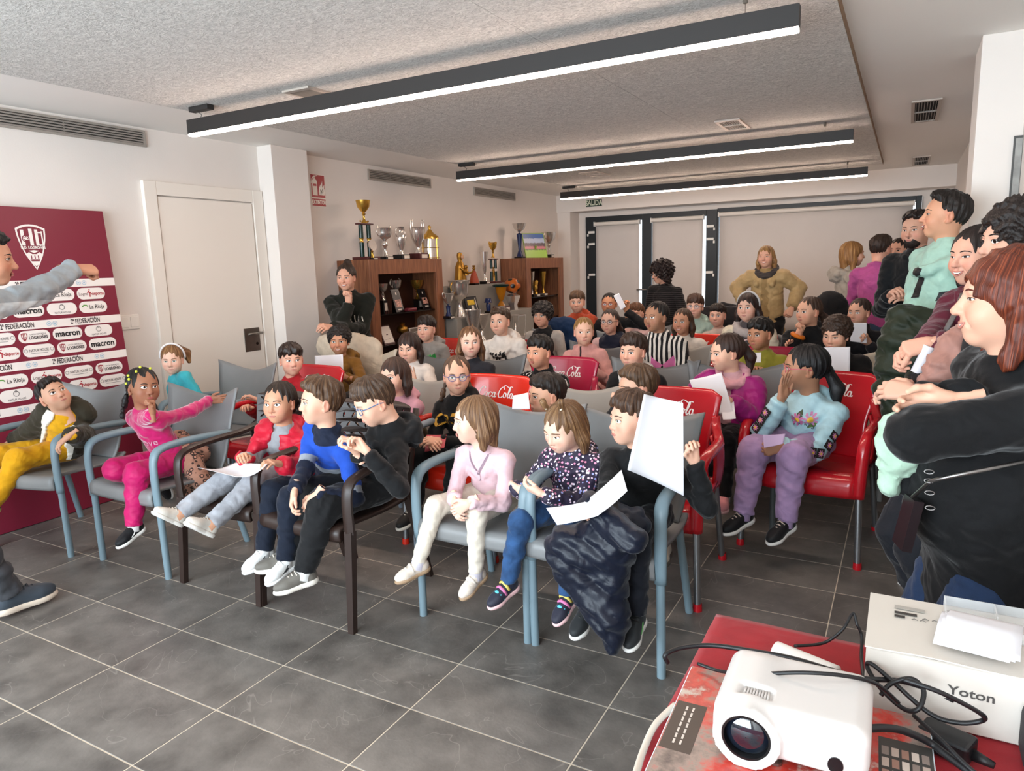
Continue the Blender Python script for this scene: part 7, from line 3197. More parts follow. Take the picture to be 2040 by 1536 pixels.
for i in range(3):
 q = MB()
 q.shell(6, 8, lambda u, v: (-0.048 + 0.100 * u + 0.006 * i, -0.062 + 0.125 * v - 0.004 * i, 0.002 + 0.005 * i + 0.016 * (1 - abs(2 * v - 1)) * (0.6 + 0.4 * i / 2) * (1 - 0.25 * u)), 0.0008)
 q.build('sheet', PAPER, fp, smooth=True)
# white bar-shaped device
wb_ = MB()
p0, p1 = atZ(1545, 1300, TZ + 0.02), atZ(1665, 1350, TZ + 0.02)
wb_.tube(smooth_path([tuple(p0), tuple(p0 * 0.6 + p1 * 0.4), tuple(p1)], 8), 0.021, n=16)
wb_.build('white_speaker_bar', mat('bar_white', '#e6e0da', 0.4), smooth=True, label='rounded white bar-shaped device lying on the red cloth', cat='device')
# power adapter
ad = empty('power_adapter', tuple(atZ(1885, 1478, TZ + 0.02)), R_(-22), 'black power adapter brick behind the projector', 'adapter')
ad.location.z = PZ
q = MB()
q.bbox(-0.035, 0.035, -0.022, 0.022, 0.0, 0.032, 0.005)
q.build('brick', mat('adapter_black', '#171618', 0.45), ad)
q = MB()
q.tube([(0.035, 0, 0.014), (0.062, 0, 0.012)], [0.009, 0.005], n=10)
q.build('strain_relief', mat('adapter_black', '#171618', 0.45), ad, smooth=True)
M_CABLE = mat('cable_black', '#141315', 0.45)


def cable(pts, r, label, m=None, name='cable'):
 P = [tuple(atZ(a, b, c)) for a, b, c in pts]
 q = MB()
 q.tube(smooth_path(P, 6 * len(P)), r, n=8)
 return q.build(name, m or M_CABLE, smooth=True, label=label, cat='cable')


c0 = TZ + 0.007
cable([(1330, 1320, 0.772), (1326, 1304, 0.79), (1360, 1290, 0.795), (1420, 1286, 0.80), (1500, 1297, 0.81), (1580, 1312, 0.82), (1660, 1336, 0.83), (1720, 1352, 0.83), (1790, 1356, 0.82), (1840, 1370, 0.81), (1900, 1396, 0.80)], 0.0042, 'thick black cable looping over the table edge and behind the projector')
cable([(1390, 1322, 0.793), (1440, 1338, 0.80), (1510, 1342, 0.86), (1600, 1340, 0.882), (1680, 1346, 0.882), (1745, 1362, 0.86), (1790, 1400, 0.82)], 0.0030, 'thin black cable running across the back of the projector')
cable([(1583, 1287, c0 + 0.035), (1640, 1281, c0 + 0.03), (1678, 1255, c0 + 0.06), (1699, 1222, c0 + 0.085), (1708, 1245, c0 + 0.07), (1717, 1268, c0 + 0.05), (1716, 1310, c0 + 0.03), (1722, 1360, c0 + 0.03)], 0.0028, 'black cable standing up in a peak between the bar and the white box')
cable([(1755, 1385, 0.81), (1775, 1362, 0.83), (1815, 1352, 0.845), (1840, 1375, 0.84), (1830, 1412, 0.82), (1800, 1412, 0.81), (1755, 1372, 0.82), (1728, 1330, 0.83), (1735, 1322, 0.84), (1770, 1350, 0.83), (1850, 1420, 0.80), (1910, 1440, 0.80), (1960, 1434, 0.815), (1945, 1416, 0.835), (1870, 1378, 0.865), (1800, 1354, 0.87)], 0.0036, 'tangled black cable loops beside the white box')
cable([(1728, 1452, 0.828), (1762, 1450, 0.822), (1800, 1456, 0.81), (1850, 1478, 0.79), (1880, 1500, 0.785), (1940, 1545, 0.78)], 0.0055, 'black plug lead coming out of the side of the projector')
cable([(1820, 1425, 0.80), (1870, 1470, 0.80), (1920, 1520, 0.79), (1950, 1545, 0.785)], 0.0030, 'thin black lead crossing the power adapter')
cable([(1262, 1560, c0 + 0.02), (1280, 1500, c0 + 0.004), (1305, 1445, c0 + 0.004), (1345, 1405, c0 + 0.004)], 0.0055, 'cream cable along the left edge of the red cloth', mat('cable_cream', '#d8cabb', 0.5))

q = MB()
q.bbox(-0.05, 0.05, -0.04, 0.04, 0.0, 0.085, 0.018, seg=4)
o = q.build('small_speaker', mat('speaker_grey', '#2c2c2f', 0.7, bmp=0.2, bscale=300), smooth=True, label='dark grey rounded gadget at the right edge of the red cloth', cat='gadget')
_p = atZ(2050, 1500, TZ + 0.005)
o.location = (float(_p[0]) + 0.035, float(_p[1]) - 0.03, TZ + 0.004)

# =====================================================================================
# THE PEOPLE (positions measured in the photograph, each at its own depth)
# =====================================================================================
hd = atY
lsw = 0.46


def band(lo, hi):
 return lambda c: np.minimum(c['v'] - lo, hi - c['v']) - 10 * np.clip(c['arm'], 0, 1)


torso_above = lambda lo: (lambda c: c['v'] - lo)
sleeves = lambda c: c['arm'] * 4
IRIS_B, IRIS_G, IRIS_D = '#3b2a1c', '#5a6a5a', '#1d130d'

# ---------------------------------------------------------------- front row
chair('grey', -4.18, 2.15, 12, 'grey plastic armchair of the boy in yellow, beside the maroon board')
p = person('boy in a yellow tracksuit and open olive parka slumped in a grey chair', hd(108, 790, 2.10), 1.12, base=(-4.22, 2.20), look=18, tilt=(26, 16), q=2, face=8,
           skin='#cf9f84', hair=('crew', '#1c130f', {'th': 0.006, 'fringe': -0.016}), eyes=IRIS_D, gaze=(0.5, 0.7),
           top=dict(col='#d39a0c', name='yellow_sweater', decals=[('emblem', text_mesh('*', 1.0, 0.02), 0.10, 0.055, 0.62, '#e8d9a0')]),
           jacket=dict(col='#332e22', open=0.085, hood=True, furhood=True, name='parka', loose=1.15, hem=0.04, masks=[(lambda c: np.minimum(0.098 - np.abs(c['u']), c['w'] - 0.02) * 1.0 - np.clip(c['arm'], 0, 1) * 4, '#e9e2d6')]),
           pants=dict(col='#cf950c', loose=1.25, cuff=True), shoes=dict(col='#1d3a44', sole='#c9c07a', laces='#2f8f86'), lh=atZ(140, 866, 0.70), rh=v3(-4.46, 2.05, 0.56), lhp='relax', rhp='relax',
           ankles=[(-0.10, -0.55, -0.8), (-0.25, -0.60, -0.8)], knees=[-8, -26], lhd=(-0.2, -0.7, -0.5), lhu=(-0.9, 0.2, 0))
chair('grey', -3.39, 2.265, 0, 'grey plastic armchair of the girl in bright pink velour')
p = person('girl in a bright pink velour tracksuit biting her hand, arm over the chair back', hd(285, 772, 2.17), 1.08, base=(-3.37, 2.30), look=22, tilt=(4, -4), q=2,
           skin='#9c694f', blush='#8a4638', hair=('braids', '#120d0c', {'th': 0.010, 'ties': [(-0.05, -0.045, 0.098, 0.008, '#d8df4a'), (-0.02, -0.03, 0.122, 0.008, '#d8df4a'), (-0.083, -0.02, 0.055, 0.008, '#d8df4a'), (-0.078, 0.0, 0.075, 0.008, '#d8df4a'), (0.03, -0.045, 0.112, 0.008, '#d8df4a'), (-0.088, 0.01, 0.03, 0.008, '#d8df4a')], 'groove': 0.004, 'grooves': 11}),
           eyes=IRIS_D, gaze=(0.4, 0.2), earring=True,
           top=dict(col='#c01463', name='velour_sweatshirt', rough=0.55, sheen=0.9, collar='crew', decals=[('glitter_print', text_mesh('love', 1.0, 0.0, 1.0, 0.3), 0.055, 0.02, 0.55, '#d9a7b8')]),
           pants=dict(col='#b80f5c', rough=0.55, loose=1.2, cuff=True), shoes=dict(col='#131316', sole='#ece7e0', sock='#ece7e4', stripe='#f0ece8'),
           rh=hd(304, 826, 2.07), rhp='fist', rhd=(0.0, 0.05, 1), lh=hd(425, 795, 2.56), lhp='flat', lhd=(0.75, 0.35, 0.1), rhu=(1, 0, 0), ankles=[(0.05, -0.22, -1), (0.0, 0.75, -0.45)], knees=[6, -6], toes=[(0.05, -1, -0.35), (0, 0.2, -1)])
chair('brown', -2.735, 2.30, 0, 'dark brown perforated armchair of the girl in the red coat')
p = person('girl in a red puffer coat and grey sweater holding a sheet on her lap', hd(558, 803, 2.36), 1.10, base=(-2.66, 2.42), look=-30, tilt=(2, 0), q=2,
           skin='#c79376', hair=('pony', '#241811', {'th': 0.011, 'pony': (0, 0.105, 0.02), 'ponylen': 0.08, 'groove': 0.003}), eyes=IRIS_D, gaze=(-0.3, 0.1),
           top=dict(col='#8d8e92', name='grey_sweater', collar='crew'), jacket=dict(col='#b8102c', open=0.062, puff=0.007, pn=5, an=4, name='puffer_coat', hood=True, rough=0.5, loose=1.1, hem=0.05),
           pants=dict(col='#9b9ca2', cuff=True, loose=1.12), shoes=dict(col='#d9d2c8', sole='#e3ded6', laces='#cfc6ba', sock='#c79376'),
           rh=hd(488, 912, 2.13), lh=hd(560, 925, 2.12), rhp='hold', lhp='relax', ankles=[(-0.05, -0.90, -0.42), (-0.12, -0.92, -0.36)], knees=[4, -10], toes=[(0.0, -0.75, 0.62), (-0.05, -0.75, 0.62)])
chair('brown', -2.195, 2.29, 0, 'dark brown perforated armchair shared by two boys')
p = person('boy in a blue and navy tracksuit with white trainers, hands clasped', hd(641, 802, 2.20), 1.12, base=(-2.29, 2.36), look=-80, tilt=(4, 0), q=2, face=-18,
           skin='#dcab92', blush='#d2604e', hair=('sweep', '#4b3322', {'th': 0.016, 'fringe': -0.014, 'col2': '#7a5a3c', 'part': 0.022}), eyes=IRIS_B,
           top=dict(col='#10182c', name='tracksuit_jacket', collar='crew', masks=[(lambda c: np.where(c['arm'] > 0, 0.47 - c['t'], np.minimum(0.93 - c['v'] + np.abs(c['u']), c['v'] - 0.50 - 0.5 * np.abs(c['u']))), '#1b46a5'), (lambda c: 0.045 - np.abs(np.where(c['arm'] > 0, 0.47 - c['t'], c['v'] - 0.48 - 0.5 * np.abs(c['u']))), '#8a8f98')]),
           pants=dict(col='#0e1626', cuff=True, loose=1.1), shoes=dict(col='#e9e7e4', sole='#eeecea', stripe='#1a1a1c', nstripe=2, sock='#e9e7e4', laces='#e9e7e4'),
           rh=hd(588, 975, 1.99), lh=hd(632, 985, 2.02), rhp='relax', lhp='relax', rhd=(0.1, -0.5, -0.9), lhd=(-0.5, -0.4, -0.8), ankles=[(-0.05, -0.16, -1), (-0.1, -0.22, -1)], knees=[12, 4], toes=[(-0.1, -1, -0.30), (-0.2, -1, -0.30)])
p = person('boy in a black hoodie with blue glasses looking down at his hands', hd(748, 800, 2.26), 1.20, base=(-2.05, 2.38), look=-74, tilt=(-22, 0), q=2, face=-34,
           skin='#dfb097', hair=('sweep', '#3f2b1e', {'th': 0.012, 'fringe': 0.002, 'col2': '#6d5138'}), eyes=IRIS_B, glasses='#3c6f9e', lid=0.6,
           top=dict(col='#0d0d0f', name='black_hoodie', hood=True, pocket=True), pants=dict(col='#111113', loose=1.35, cuff=True), shoes=dict(col='#6a655e', sole='#e6dfd4', laces='#cfc6b8', kind='chunky', sock='#e9e7e4'),
           rh=hd(712, 905, 2.10), lh=hd(735, 905, 2.06), rhp='hold', lhp='hold', rhd=(-0.3, -0.3, 0.9), lhd=(-0.5, -0.2, 0.8), ankles=[(-0.16, -0.36, -1), (-0.30, -0.40, -1)], knees=[22, 12], toes=[(-0.5, -0.8, -0.1), (-0.6, -0.75, -0.05)])
chair('grey', -1.475, 2.515, 0, 'grey plastic armchair of the girl in the pale pink sweater')
p = person('girl in a pale pink sweater and cream leggings turned to the side', hd(946, 838, 2.40), 1.02, base=(-1.50, 2.50), look=-80, tilt=(-2, 0), q=2,
           skin='#e6bda8', hair=('long', '#6f4e35', {'len': 0.055, 'fringe': 0.000, 'col2': '#a8825c', 'th': 0.013, 'spread': 1.2}), eyes=IRIS_G, mouth='open',
           top=dict(col='#dcb9bf', name='pale_pink_sweater', collar='crew', decals=[('bead_trim', (np.array([(-0.9, 1.0, 0), (-0.72, 1.0, 0), (0.0, -0.15, 0), (0.72, 1.0, 0), (0.9, 1.0, 0), (0.09, -0.35, 0), (0.09, -0.95, 0), (-0.09, -0.95, 0), (-0.09, -0.35, 0)]), [(0, 1, 2, 8), (2, 3, 4, 5), (2, 5, 8), (8, 5, 6, 7)]), 0.058, 0.0, 0.80, '#8d7480')]),
           pants=dict(col='#d8cdbd', fold=0.6, loose=0.92, hemr=0.033), shoes=dict(col='#d9cbbd', sole='#a08468', strap=['#e3d8cc', '#e3d8cc'], sock='#c9c2cc'),
           rh=hd(905, 995, 2.22), lh=hd(938, 1000, 2.20), rhd=(0.5, -0.6, -0.6), lhd=(-0.7, -0.4, -0.5), ankles=[(-0.02, -0.05, -1), (-0.20, -0.35, -1)], knees=[2, -20], toes=[(-0.25, -0.9, -0.45), (-0.5, -0.8, -0.2)])
chair('grey', -0.965, 2.515, 0, 'grey plastic armchair shared by the girl with the heart jacket and the boy with papers')
p = person('girl in a heart patterned hooded jacket leaning on the armrest', hd(1124, 851, 2.42), 1.03, base=(-1.12, 2.50), look=-46, tilt=(-20, -6), q=2,
           skin='#e3b8a2', hair=('tied', '#6a4a30', {'fringe': 0.020, 'len': 0.045, 'th': 0.012, 'col2': '#a07c54', 'tufts': [(-0.045, -0.035, 0.105), (0.03, -0.02, 0.115)], 'ties': [(-0.047, -0.04, 0.112, 0.009, '#e8e0c8'), (0.032, -0.024, 0.120, 0.009, '#e8e0c8')]}), eyes=IRIS_B, gaze=(-0.4, 0),
           top=dict(col='#2a2236', name='heart_jacket', hood=True, pattern='hearts', loose=1.12, puff=0.004, rough=0.6), pants=dict(col='#27466e', mottle=0.35, loose=1.02), shoes=dict(col='#2a2a38', sole='#e3b8b8', strap=['#58b6c8', '#d977a8', '#e6cf6a'], kind='chunky'),
           rh=hd(1030, 972, 2.30), lh=hd(1083, 985, 2.24), rhd=(0.9, -0.2, -0.3), lhd=(-0.9, -0.1, 0.25), ankles=[(0.02, -0.10, -1), (-0.16, -0.22, -1)], knees=[6, -14], toes=[(-0.2, -0.9, -0.5), (-0.35, -0.85, -0.35)])
p = person('boy in a black jumper holding up a large white sheet in the front row', hd(1262, 836, 2.46), 1.14, base=(-0.86, 2.54), look=-64, tilt=(2, 0), q=2,
           skin='#dcab92', blush='#d2604e', hair=('sweep', '#3d281b', {'th': 0.014, 'fringe': 0.002, 'col2': '#6a4a32', 'part': -0.02}), eyes=IRIS_G, gaze=(-0.5, 0.2),
           top=dict(col='#0b0b0d', name='black_jumper'), pants=dict(col='#10131c', loose=1.02), shoes=dict(col='#26282a', sole='#e1ded8', stripe='#63b05a', laces='#1a1a1a', kind='chunky'),
           lh=hd(1384, 925, 2.40), rh=hd(1212, 1040, 2.10), lhp='hold', rhp='hold', lhd=(-0.15, -0.1, 1), rhd=(-0.6, -0.55, 0.35), ankles=[(0.06, -0.20, -1), (0.0, -0.25, -1)], knees=[4, -4], toes=[(0.05, -1, -0.3), (-0.1, -1, -0.3)], lel=(0.8, -0.2, -1))

# ---------------------------------------------------------------- second row
chair('grey', -4.00, 3.10, 0, 'grey plastic armchair of the girl in turquoise, close to the door')
person('small girl in turquoise with a pale hairband near the door', hd(344, 717, 3.05), 1.05, base=(-4.22, 3.14), look=-14, tilt=(-4, 0), q=1, skin='#e6bba5',
       hair=('pony', '#7a5433', {'col2': '#b58a5c', 'pony': (0.03, 0.07, 0.09), 'ponylen': 0.13, 'ponyx': 0.05, 'band': '#dcd6d4', 'fringe': 0.008, 'th': 0.012}), eyes=IRIS_G,
       top=dict(col='#3aa3ae', name='turquoise_top', sheen=0.5, collar='high'), pants=dict(col='#50525a'))
chair('red', -3.40, 3.14, 0, 'red plastic armchair of the boy in the red top')
person('boy in a red top with a straight dark fringe sitting against the wall pillar', hd(580, 717, 3.19), 1.22, base=(-3.37, 3.28), look=8, q=1, skin='#dda890', blush='#d2503e',
       hair=('short', '#24160f', {'fringe': 0.018, 'th': 0.013, 'gloss': 0.32}), eyes=IRIS_D, gaze=(0.7, 0), top=dict(col='#a81822', name='red_top', collar='high'), pants=dict(col='#17181c'), shoes=dict(col='#1793c9', sole='#dfe9ee'),
       lh=hd(520, 800, 2.98), rh=hd(498, 815, 2.95))
chair('light', -2.47, 3.08, 0, 'pale grey plastic armchair of the girl in the pink hoodie')
person('girl in a pale pink hoodie with a brown bob behind the boys', hd(786, 750, 3.07), 1.15, base=(-2.47, 3.18), look=-36, q=1, skin='#e2b39c', hair=('bob', '#33211a', {'len': 0.03, 'fringe': 0.016, 'th': 0.014, 'col2': '#5e4030'}), eyes=IRIS_D,
       top=dict(col='#cf98a4', name='pink_hoodie', hood=True), pants=dict(col='#57543e'), rh=hd(712, 835, 2.86), lh=hd(735, 850, 2.86))
chair('orange', -2.03, 3.16, 0, 'orange-red plastic armchair of the girl in the black hoodie and glasses')
person('girl in a black hoodie lettered in gold, with round blue glasses', hd(910, 748, 3.10), 1.22, base=(-2.05, 3.18), look=2, tilt=(-2, 0), q=1, skin='#d9a78d', blush='#d2604e', glasses='#4a4a86',
       hair=('braids', '#4a3426', {'th': 0.008, 'col2': '#7a5a40', 'groove': 0.004, 'grooves': 9}), eyes=IRIS_G,
       top=dict(col='#0c0c0d', name='black_hoodie', hood=True, decals=[('lettering', text_mesh('CR7', 1.0, 0.02, 1.05), 0.082, -0.035, 0.70, '#c8952e')]), pants=dict(col='#121214'), shoes=dict(col='#1b1715', sole='#d9cfc2', laces='#d9cfc2', stripe='#d9cfc2'),
       ankles=[(-0.05, -0.3, -1), (-0.05, -0.3, -1)], lh=hd(880, 880, 2.86), rh=hd(862, 885, 2.86))
chair('light', -1.47, 3.10, 0, 'pale grey plastic armchair of the boy with the yellow hood')
person('dark-haired boy in black with a yellow hood lining, in profile', hd(1090, 788, 2.98), 1.10, base=(-1.50, 3.10), look=-66, q=1, skin='#d9a487', hair=('short', '#1d130d', {'th': 0.013, 'fringe': -0.006}), eyes=IRIS_D,
       top=dict(col='#141416', name='black_jacket', hood=True, masks=[(lambda c: np.minimum(c['v'] - 0.92, -0.01 - c['w'] + 0.02 * c['u']), '#c99a10')]), pants=dict(col='#1a1c22'))
chair('red', -0.985, 3.09, 0, 'red plastic armchair with white script behind the boy holding the sheet')
person('brown-haired boy behind the raised sheet with a hand at his mouth', hd(1271, 773, 3.06), 1.18, base=(-1.06, 3.16), look=-70, tilt=(-4, 0), q=1, skin='#d8a78c', hair=('short', '#4a3423', {'th': 0.013, 'fringe': -0.014, 'col2': '#76583c', 'part': 0.02}), eyes=IRIS_B,
       top=dict(col='#26272c', name='dark_jacket', collar='high'), pants=dict(col='#9c968c'), shoes=dict(col='#c9c4b6', sole='#5a5650', laces='#e3ded2'), rh=hd(1232, 815, 2.93), rhp='fist', rhd=(0.1, -0.2, 1), ankles=[(0.22, -0.05, -1), (0.18, -0.1, -1)], knees=[14, 8])

# ---------------------------------------------------------------- third row
chair('beige', -3.66, 3.98, 0, 'plastic armchair under the cream coat, of the smiling child in brown')
person('smiling child in a camel brown hoodie holding up a white sheet', hd(676, 680, 3.95), 1.28, base=(-3.66, 4.06), look=-10, q=1, skin='#c48e70', hair=('curly', '#17100d', {'th': 0.010, 'curl': 0.005}), eyes=IRIS_D, mouth='smile',
       top=dict(col='#7d5720', name='camel_hoodie', hood=True), pants=dict(col='#2b2b30'), lh=hd(690, 752, 3.70), lhp='hold', lhd=(-0.6, -0.3, 0.2), rh=hd(628, 748, 3.72))
chair('dark', -3.03, 4.00, 0, 'grey plastic armchair of the dark-haired girl in cream')
person('girl with a long dark bob and cream sweater raising one hand', hd(815, 693, 3.98), 1.24, base=(-3.03, 4.08), look=-22, tilt=(-8, 0), q=1, skin='#e0b098', hair=('long', '#241510', {'len': 0.06, 'fringe': 0.020, 'th': 0.015, 'col2': '#4a2c20'}), eyes=IRIS_D, lid=0.5,
       top=dict(col='#d9cfc6', name='cream_sweater'), pants=dict(col='#2c2f3a'), lh=hd(826, 765, 3.78), lhp='spread', lhd=(-0.25, -0.1, 1))
chair('dark', -2.55, 4.00, 0, 'grey plastic armchair of the girl with long straight hair')
person('girl with long straight light brown hair in a dark top', hd(937, 682, 3.98), 1.30, base=(-2.55, 4.08), look=2, q=1, skin='#e3b7a2', hair=('long', '#5f4029', {'len': 0.15, 'th': 0.010, 'col2': '#96704c', 'fringe': 0.0, 'spread': 0.9}), eyes=IRIS_B, gaze=(0.4, 0.1),
       top=dict(col='#26262c', name='dark_top'), pants=dict(col='#22242c'))
chair('crimson', -1.98, 4.00, 0, 'crimson plastic armchair of the boy in the striped tracksuit')
person('boy in a black tracksuit with white shoulder stripes', hd(1076, 702, 3.95), 1.26, base=(-2.00, 4.05), look=-40, q=1, skin='#cf997c', hair=('short', '#15100d', {'th': 0.013, 'fringe': 0.010, 'part': 0.018}), eyes=IRIS_D, gaze=(-0.2, 0.2), mouth='open',
       top=dict(col='#101012', name='striped_track_top', collar='high', masks=[(lambda c: np.where((c['arm'] > -0.03) & (c['t'] < 0.5), 0.0035 - np.abs(((c['V'] @ np.array([1.0, -1.0, 0.25])) % 0.024) - 0.012), -1), '#e6e2dc')]), pants=dict(col='#141416'))
chair('dark', -1.36, 4.02, 0, 'grey plastic armchair of the boy in the grey and white jacket')
person('boy in a grey, white and black hooded jacket', hd(1262, 700, 3.96), 1.26, base=(-1.38, 4.06), look=-30, tilt=(-2, 0), q=1, skin='#dcab92', blush='#d2604e', hair=('short', '#2d1d14', {'th': 0.014, 'fringe': 0.008, 'part': 0.02}), eyes=IRIS_D,
       top=dict(col='#141416', name='panel_jacket', hood=True, loose=1.15, puff=0.005, masks=[(lambda c: np.minimum(c['v'] - 0.50, 0.86 - c['v']) - 10 * np.clip(c['arm'], 0, 1), '#85868a'), (lambda c: np.minimum(c['v'] - 0.87, c['w'] + 0.25) - 10 * np.clip(c['arm'], 0, 1), '#d6d2cc')]), pants=dict(col='#1b1c20'))
chair('dark', -0.84, 4.02, 4, 'charcoal plastic armchair of the girl in magenta')
person('girl in a magenta jacket and pink scarf reading a sheet', hd(1448, 703, 3.92), 1.22, base=(-0.85, 4.00), look=-60, tilt=(-4, 0), q=1, skin='#dcae95', hair=('pony', '#2c1a13', {'pony': (0.02, 0.105, 0.03), 'ponylen': 0.16, 'th': 0.012, 'fringe': 0.006}), eyes=IRIS_D,
       top=dict(col='#c79aa0', name='pink_shirt'), jacket=dict(col='#8f0f68', open=0.050, name='magenta_jacket', puff=0.006, collar='lapel', loose=1.2, rough=0.5, hem=0.03), scarf=('#c9949c', None), pants=dict(col='#0e0e10'), shoes=dict(col='#d58f93', sole='#d9aaa8', sock='#e6e0dc'),
       lh=hd(1458, 800, 3.68), lhp='hold', lhd=(-0.5, -0.4, 0.3), rh=hd(1362, 785, 3.72), rhp='hold', ankles=[(0.0, -0.1, -1), (0.05, -0.1, -1)], knees=[0, 5])
chair('red', -0.37, 3.86, -8, 'red plastic armchair with white script under the girl in light blue')
p = person('girl in a light blue floral hoodie and lilac trousers covering her mouth', hd(1604, 734, 3.80), 1.34, base=(-0.42, 3.84), look=-78, tilt=(0, 0), q=2, face=-6, hs=1.02,
           skin='#a97a5e', blush='#96503e', hair=('pony', '#0e0b0c', {'pony': (0, 0.110, -0.015), 'ponylen': 0.20, 'th': 0.012, 'ties': [(0, 0.122, -0.012, 0.016, '#c9c4d6')]}), eyes=IRIS_D, glasses='#c05a68',
           top=dict(col='#a9cbd4', name='light_blue_hoodie', hood=True, loose=1.12,
     decals=[('leaf', (np.array([(-1, -0.2, 0), (0, 0.5, 0), (1, 0.1, 0), (0.2, -0.5, 0)]), [(0, 1, 2, 3)]), 0.030, 0.035, 0.585, '#5d7a3c', 'front', 0.6), ('leaf', (np.array([(-1, -0.2, 0), (0, 0.5, 0), (1, 0.1, 0), (0.2, -0.5, 0)]), [(0, 1, 2, 3)]), 0.030, -0.018, 0.755, '#41503a', 'front', 1.2), ('daisy', daisy_shape(), 0.036, 0.028, 0.715, '#c987ae', 'front', 0.0, 0.003), ('daisy', daisy_shape(), 0.036, -0.024, 0.645, '#c76f9e', 'front', 0.3, 0.003), ('daisy_eye', disc_shape(), 0.014, 0.028, 0.715, '#e0b63a', 'front', 0.0, 0.0045), ('daisy_eye', disc_shape(), 0.014, -0.024, 0.645, '#e0b63a', 'front', 0.0, 0.0045), ('lettering', text_mesh('VANS', 1.0, 0.004, 1.1, 0, 'CENTER', 1.3), 0.034, 0.0, 0.53, '#3a3a3c')]),
           pants=dict(col='#a486ac', loose=1.28, cuff=True), shoes=dict(col='#131214', sole='#e4ded6', laces='#b9a79a', sock='#a98fb4'),
           rh=hd(1556, 800, 3.60), rhp='flat', rhd=(0.10, 0.10, 1), lh=hd(1560, 890, 3.50), lhp='fist', lhd=(-0.8, -0.4, -0.2), ankles=[(-0.06, -0.08, -1), (-0.10, -0.14, -1)], knees=[-8, -16], toes=[(-0.45, -0.85, -0.3), (-0.55, -0.8, -0.25)], rhu=(0.5, 0.8, 0))
GIRL_BLUE = p
arm_patches(p, p.top, 1, (0.30, 0.42, 0.56, 0.68, 0.80, 0.91), (0.7, -0.7, 0.0), 0.0475 * p.k, '#1d1916', '#c77fa4', '#dbb23c')
arm_patches(p, p.top, -1, (0.58, 0.70, 0.82), (-0.5, -0.8, 0.2), 0.0455 * p.k, '#1d1916', '#c77fa4', '#dbb23c')

# ---------------------------------------------------------------- fourth row
chair('orange', -3.45, 4.86, 0, 'orange-red plastic armchair of the boy in the grey hoodie')
person('boy in a grey hoodie with a green patch leaning on his hand', hd(850, 656, 4.80), 1.34, base=(-3.45, 4.90), look=-24, q=1, skin='#dcab94', hair=('short', '#20150f', {'th': 0.015, 'fringe': 0.010, 'part': -0.02}), eyes=IRIS_D,
       top=dict(col='#8f8c88', name='grey_hoodie', hood=True, decals=[('green_patch', (np.array([(-0.5, -0.5, 0), (0.5, -0.5, 0), (0.6, 0.5, 0), (0.2, 0.3, 0), (0, 0.6, 0), (-0.25, 0.3, 0), (-0.5, 0.6, 0)]), [tuple(range(7))]), 0.055, 0.05, 0.76, '#2fa04a')]), pants=dict(col='#2a2c33'), rh=hd(829, 700, 4.68), rhp='fist', rhd=(0.1, 0, 1))
chair('red', -2.76, 4.88, 0, 'red plastic armchair of the boy in the white hoodie')
person('boy in a white hoodie with a black brush scribble on the chest', hd(997, 641, 4.82), 1.50, base=(-2.76, 4.92), look=-24, q=1, skin='#d9aa92', hair=('crew', '#3a281c', {'th': 0.011, 'col2': '#6a503a', 'fringe': -0.020, 'part': 0.02}), eyes=IRIS_B,
       top=dict(col='#ddd6ce', name='white_hoodie', hood=True, decals=[('brush_scribble', ribbon_mesh([smooth_path([(-1, 0.2), (-0.7, 0.5), (-0.75, -0.3), (-0.4, 0.5), (-0.35, -0.4), (-0.05, 0.4), (0.0, -0.35), (0.4, 0.55), (0.45, -0.2), (0.8, 0.5), (0.75, -0.3), (1.0, -0.4)], 50)], 0.075), 0.075, 0.0, 0.72, '#1a1817')]), pants=dict(col='#2a2c33'))
chair('dark', -2.05, 4.88, 0, 'grey plastic armchair of the girl in the pink tracksuit')
person('girl in a pink tracksuit with tied blond hair and a pursed smile', hd(1163, 661, 4.82), 1.34, base=(-2.06, 4.92), look=4, q=1, skin='#e2b49c', blush='#d8705e', hair=('pony', '#8a6234', {'col2': '#c09a5c', 'pony': (0.04, 0.09, 0.0), 'ponylen': 0.13, 'th': 0.009}), eyes=IRIS_B, gaze=(-0.7, 0), mouth='closed',
       top=dict(col='#cd9690', name='pink_track_jacket', collar='lapel', masks=[(lambda c: np.minimum(0.006 - np.abs(c['u']), c['w']), '#2a2024')]), pants=dict(col='#cd9690'), lh=hd(1185, 742, 4.60), rh=hd(1140, 738, 4.60))
chair('light', -1.48, 4.90, 0, 'pale grey plastic armchair of the girl in black and white stripes')
person('older girl in a black and white striped jumper with pale sleeves', hd(1308, 632, 4.83), 1.46, base=(-1.50, 4.92), look=-40, q=1, skin='#a87a5f', blush='#96503e', hair=('tied', '#15100f', {'th': 0.009}), eyes=IRIS_D, gaze=(-0.3, 0.1), mouth='open',
       top=dict(col='#d8d2c8', name='striped_jumper', pattern='stripes', collar='high', loose=1.06, masks=[(lambda c: np.where(c['arm'] > 0, c['t'] - 0.52, -1), '#cfc9be')],
    decals=[('pink_bow', (np.array([(0, 0, 0), (-0.9, 0.75, 0), (-1.0, -0.2, 0), (-0.35, -0.45, 0), (0.35, -0.45, 0), (1.0, -0.2, 0), (0.9, 0.75, 0)]), [(0, 1, 2, 3), (0, 4, 5, 6)]), 0.085, 0.03, 0.58, '#c86a9c')]), pants=dict(col='#2a2a2e'))
chair('crimson', -0.80, 4.90, 0, 'crimson plastic armchair of the boy in mustard green')
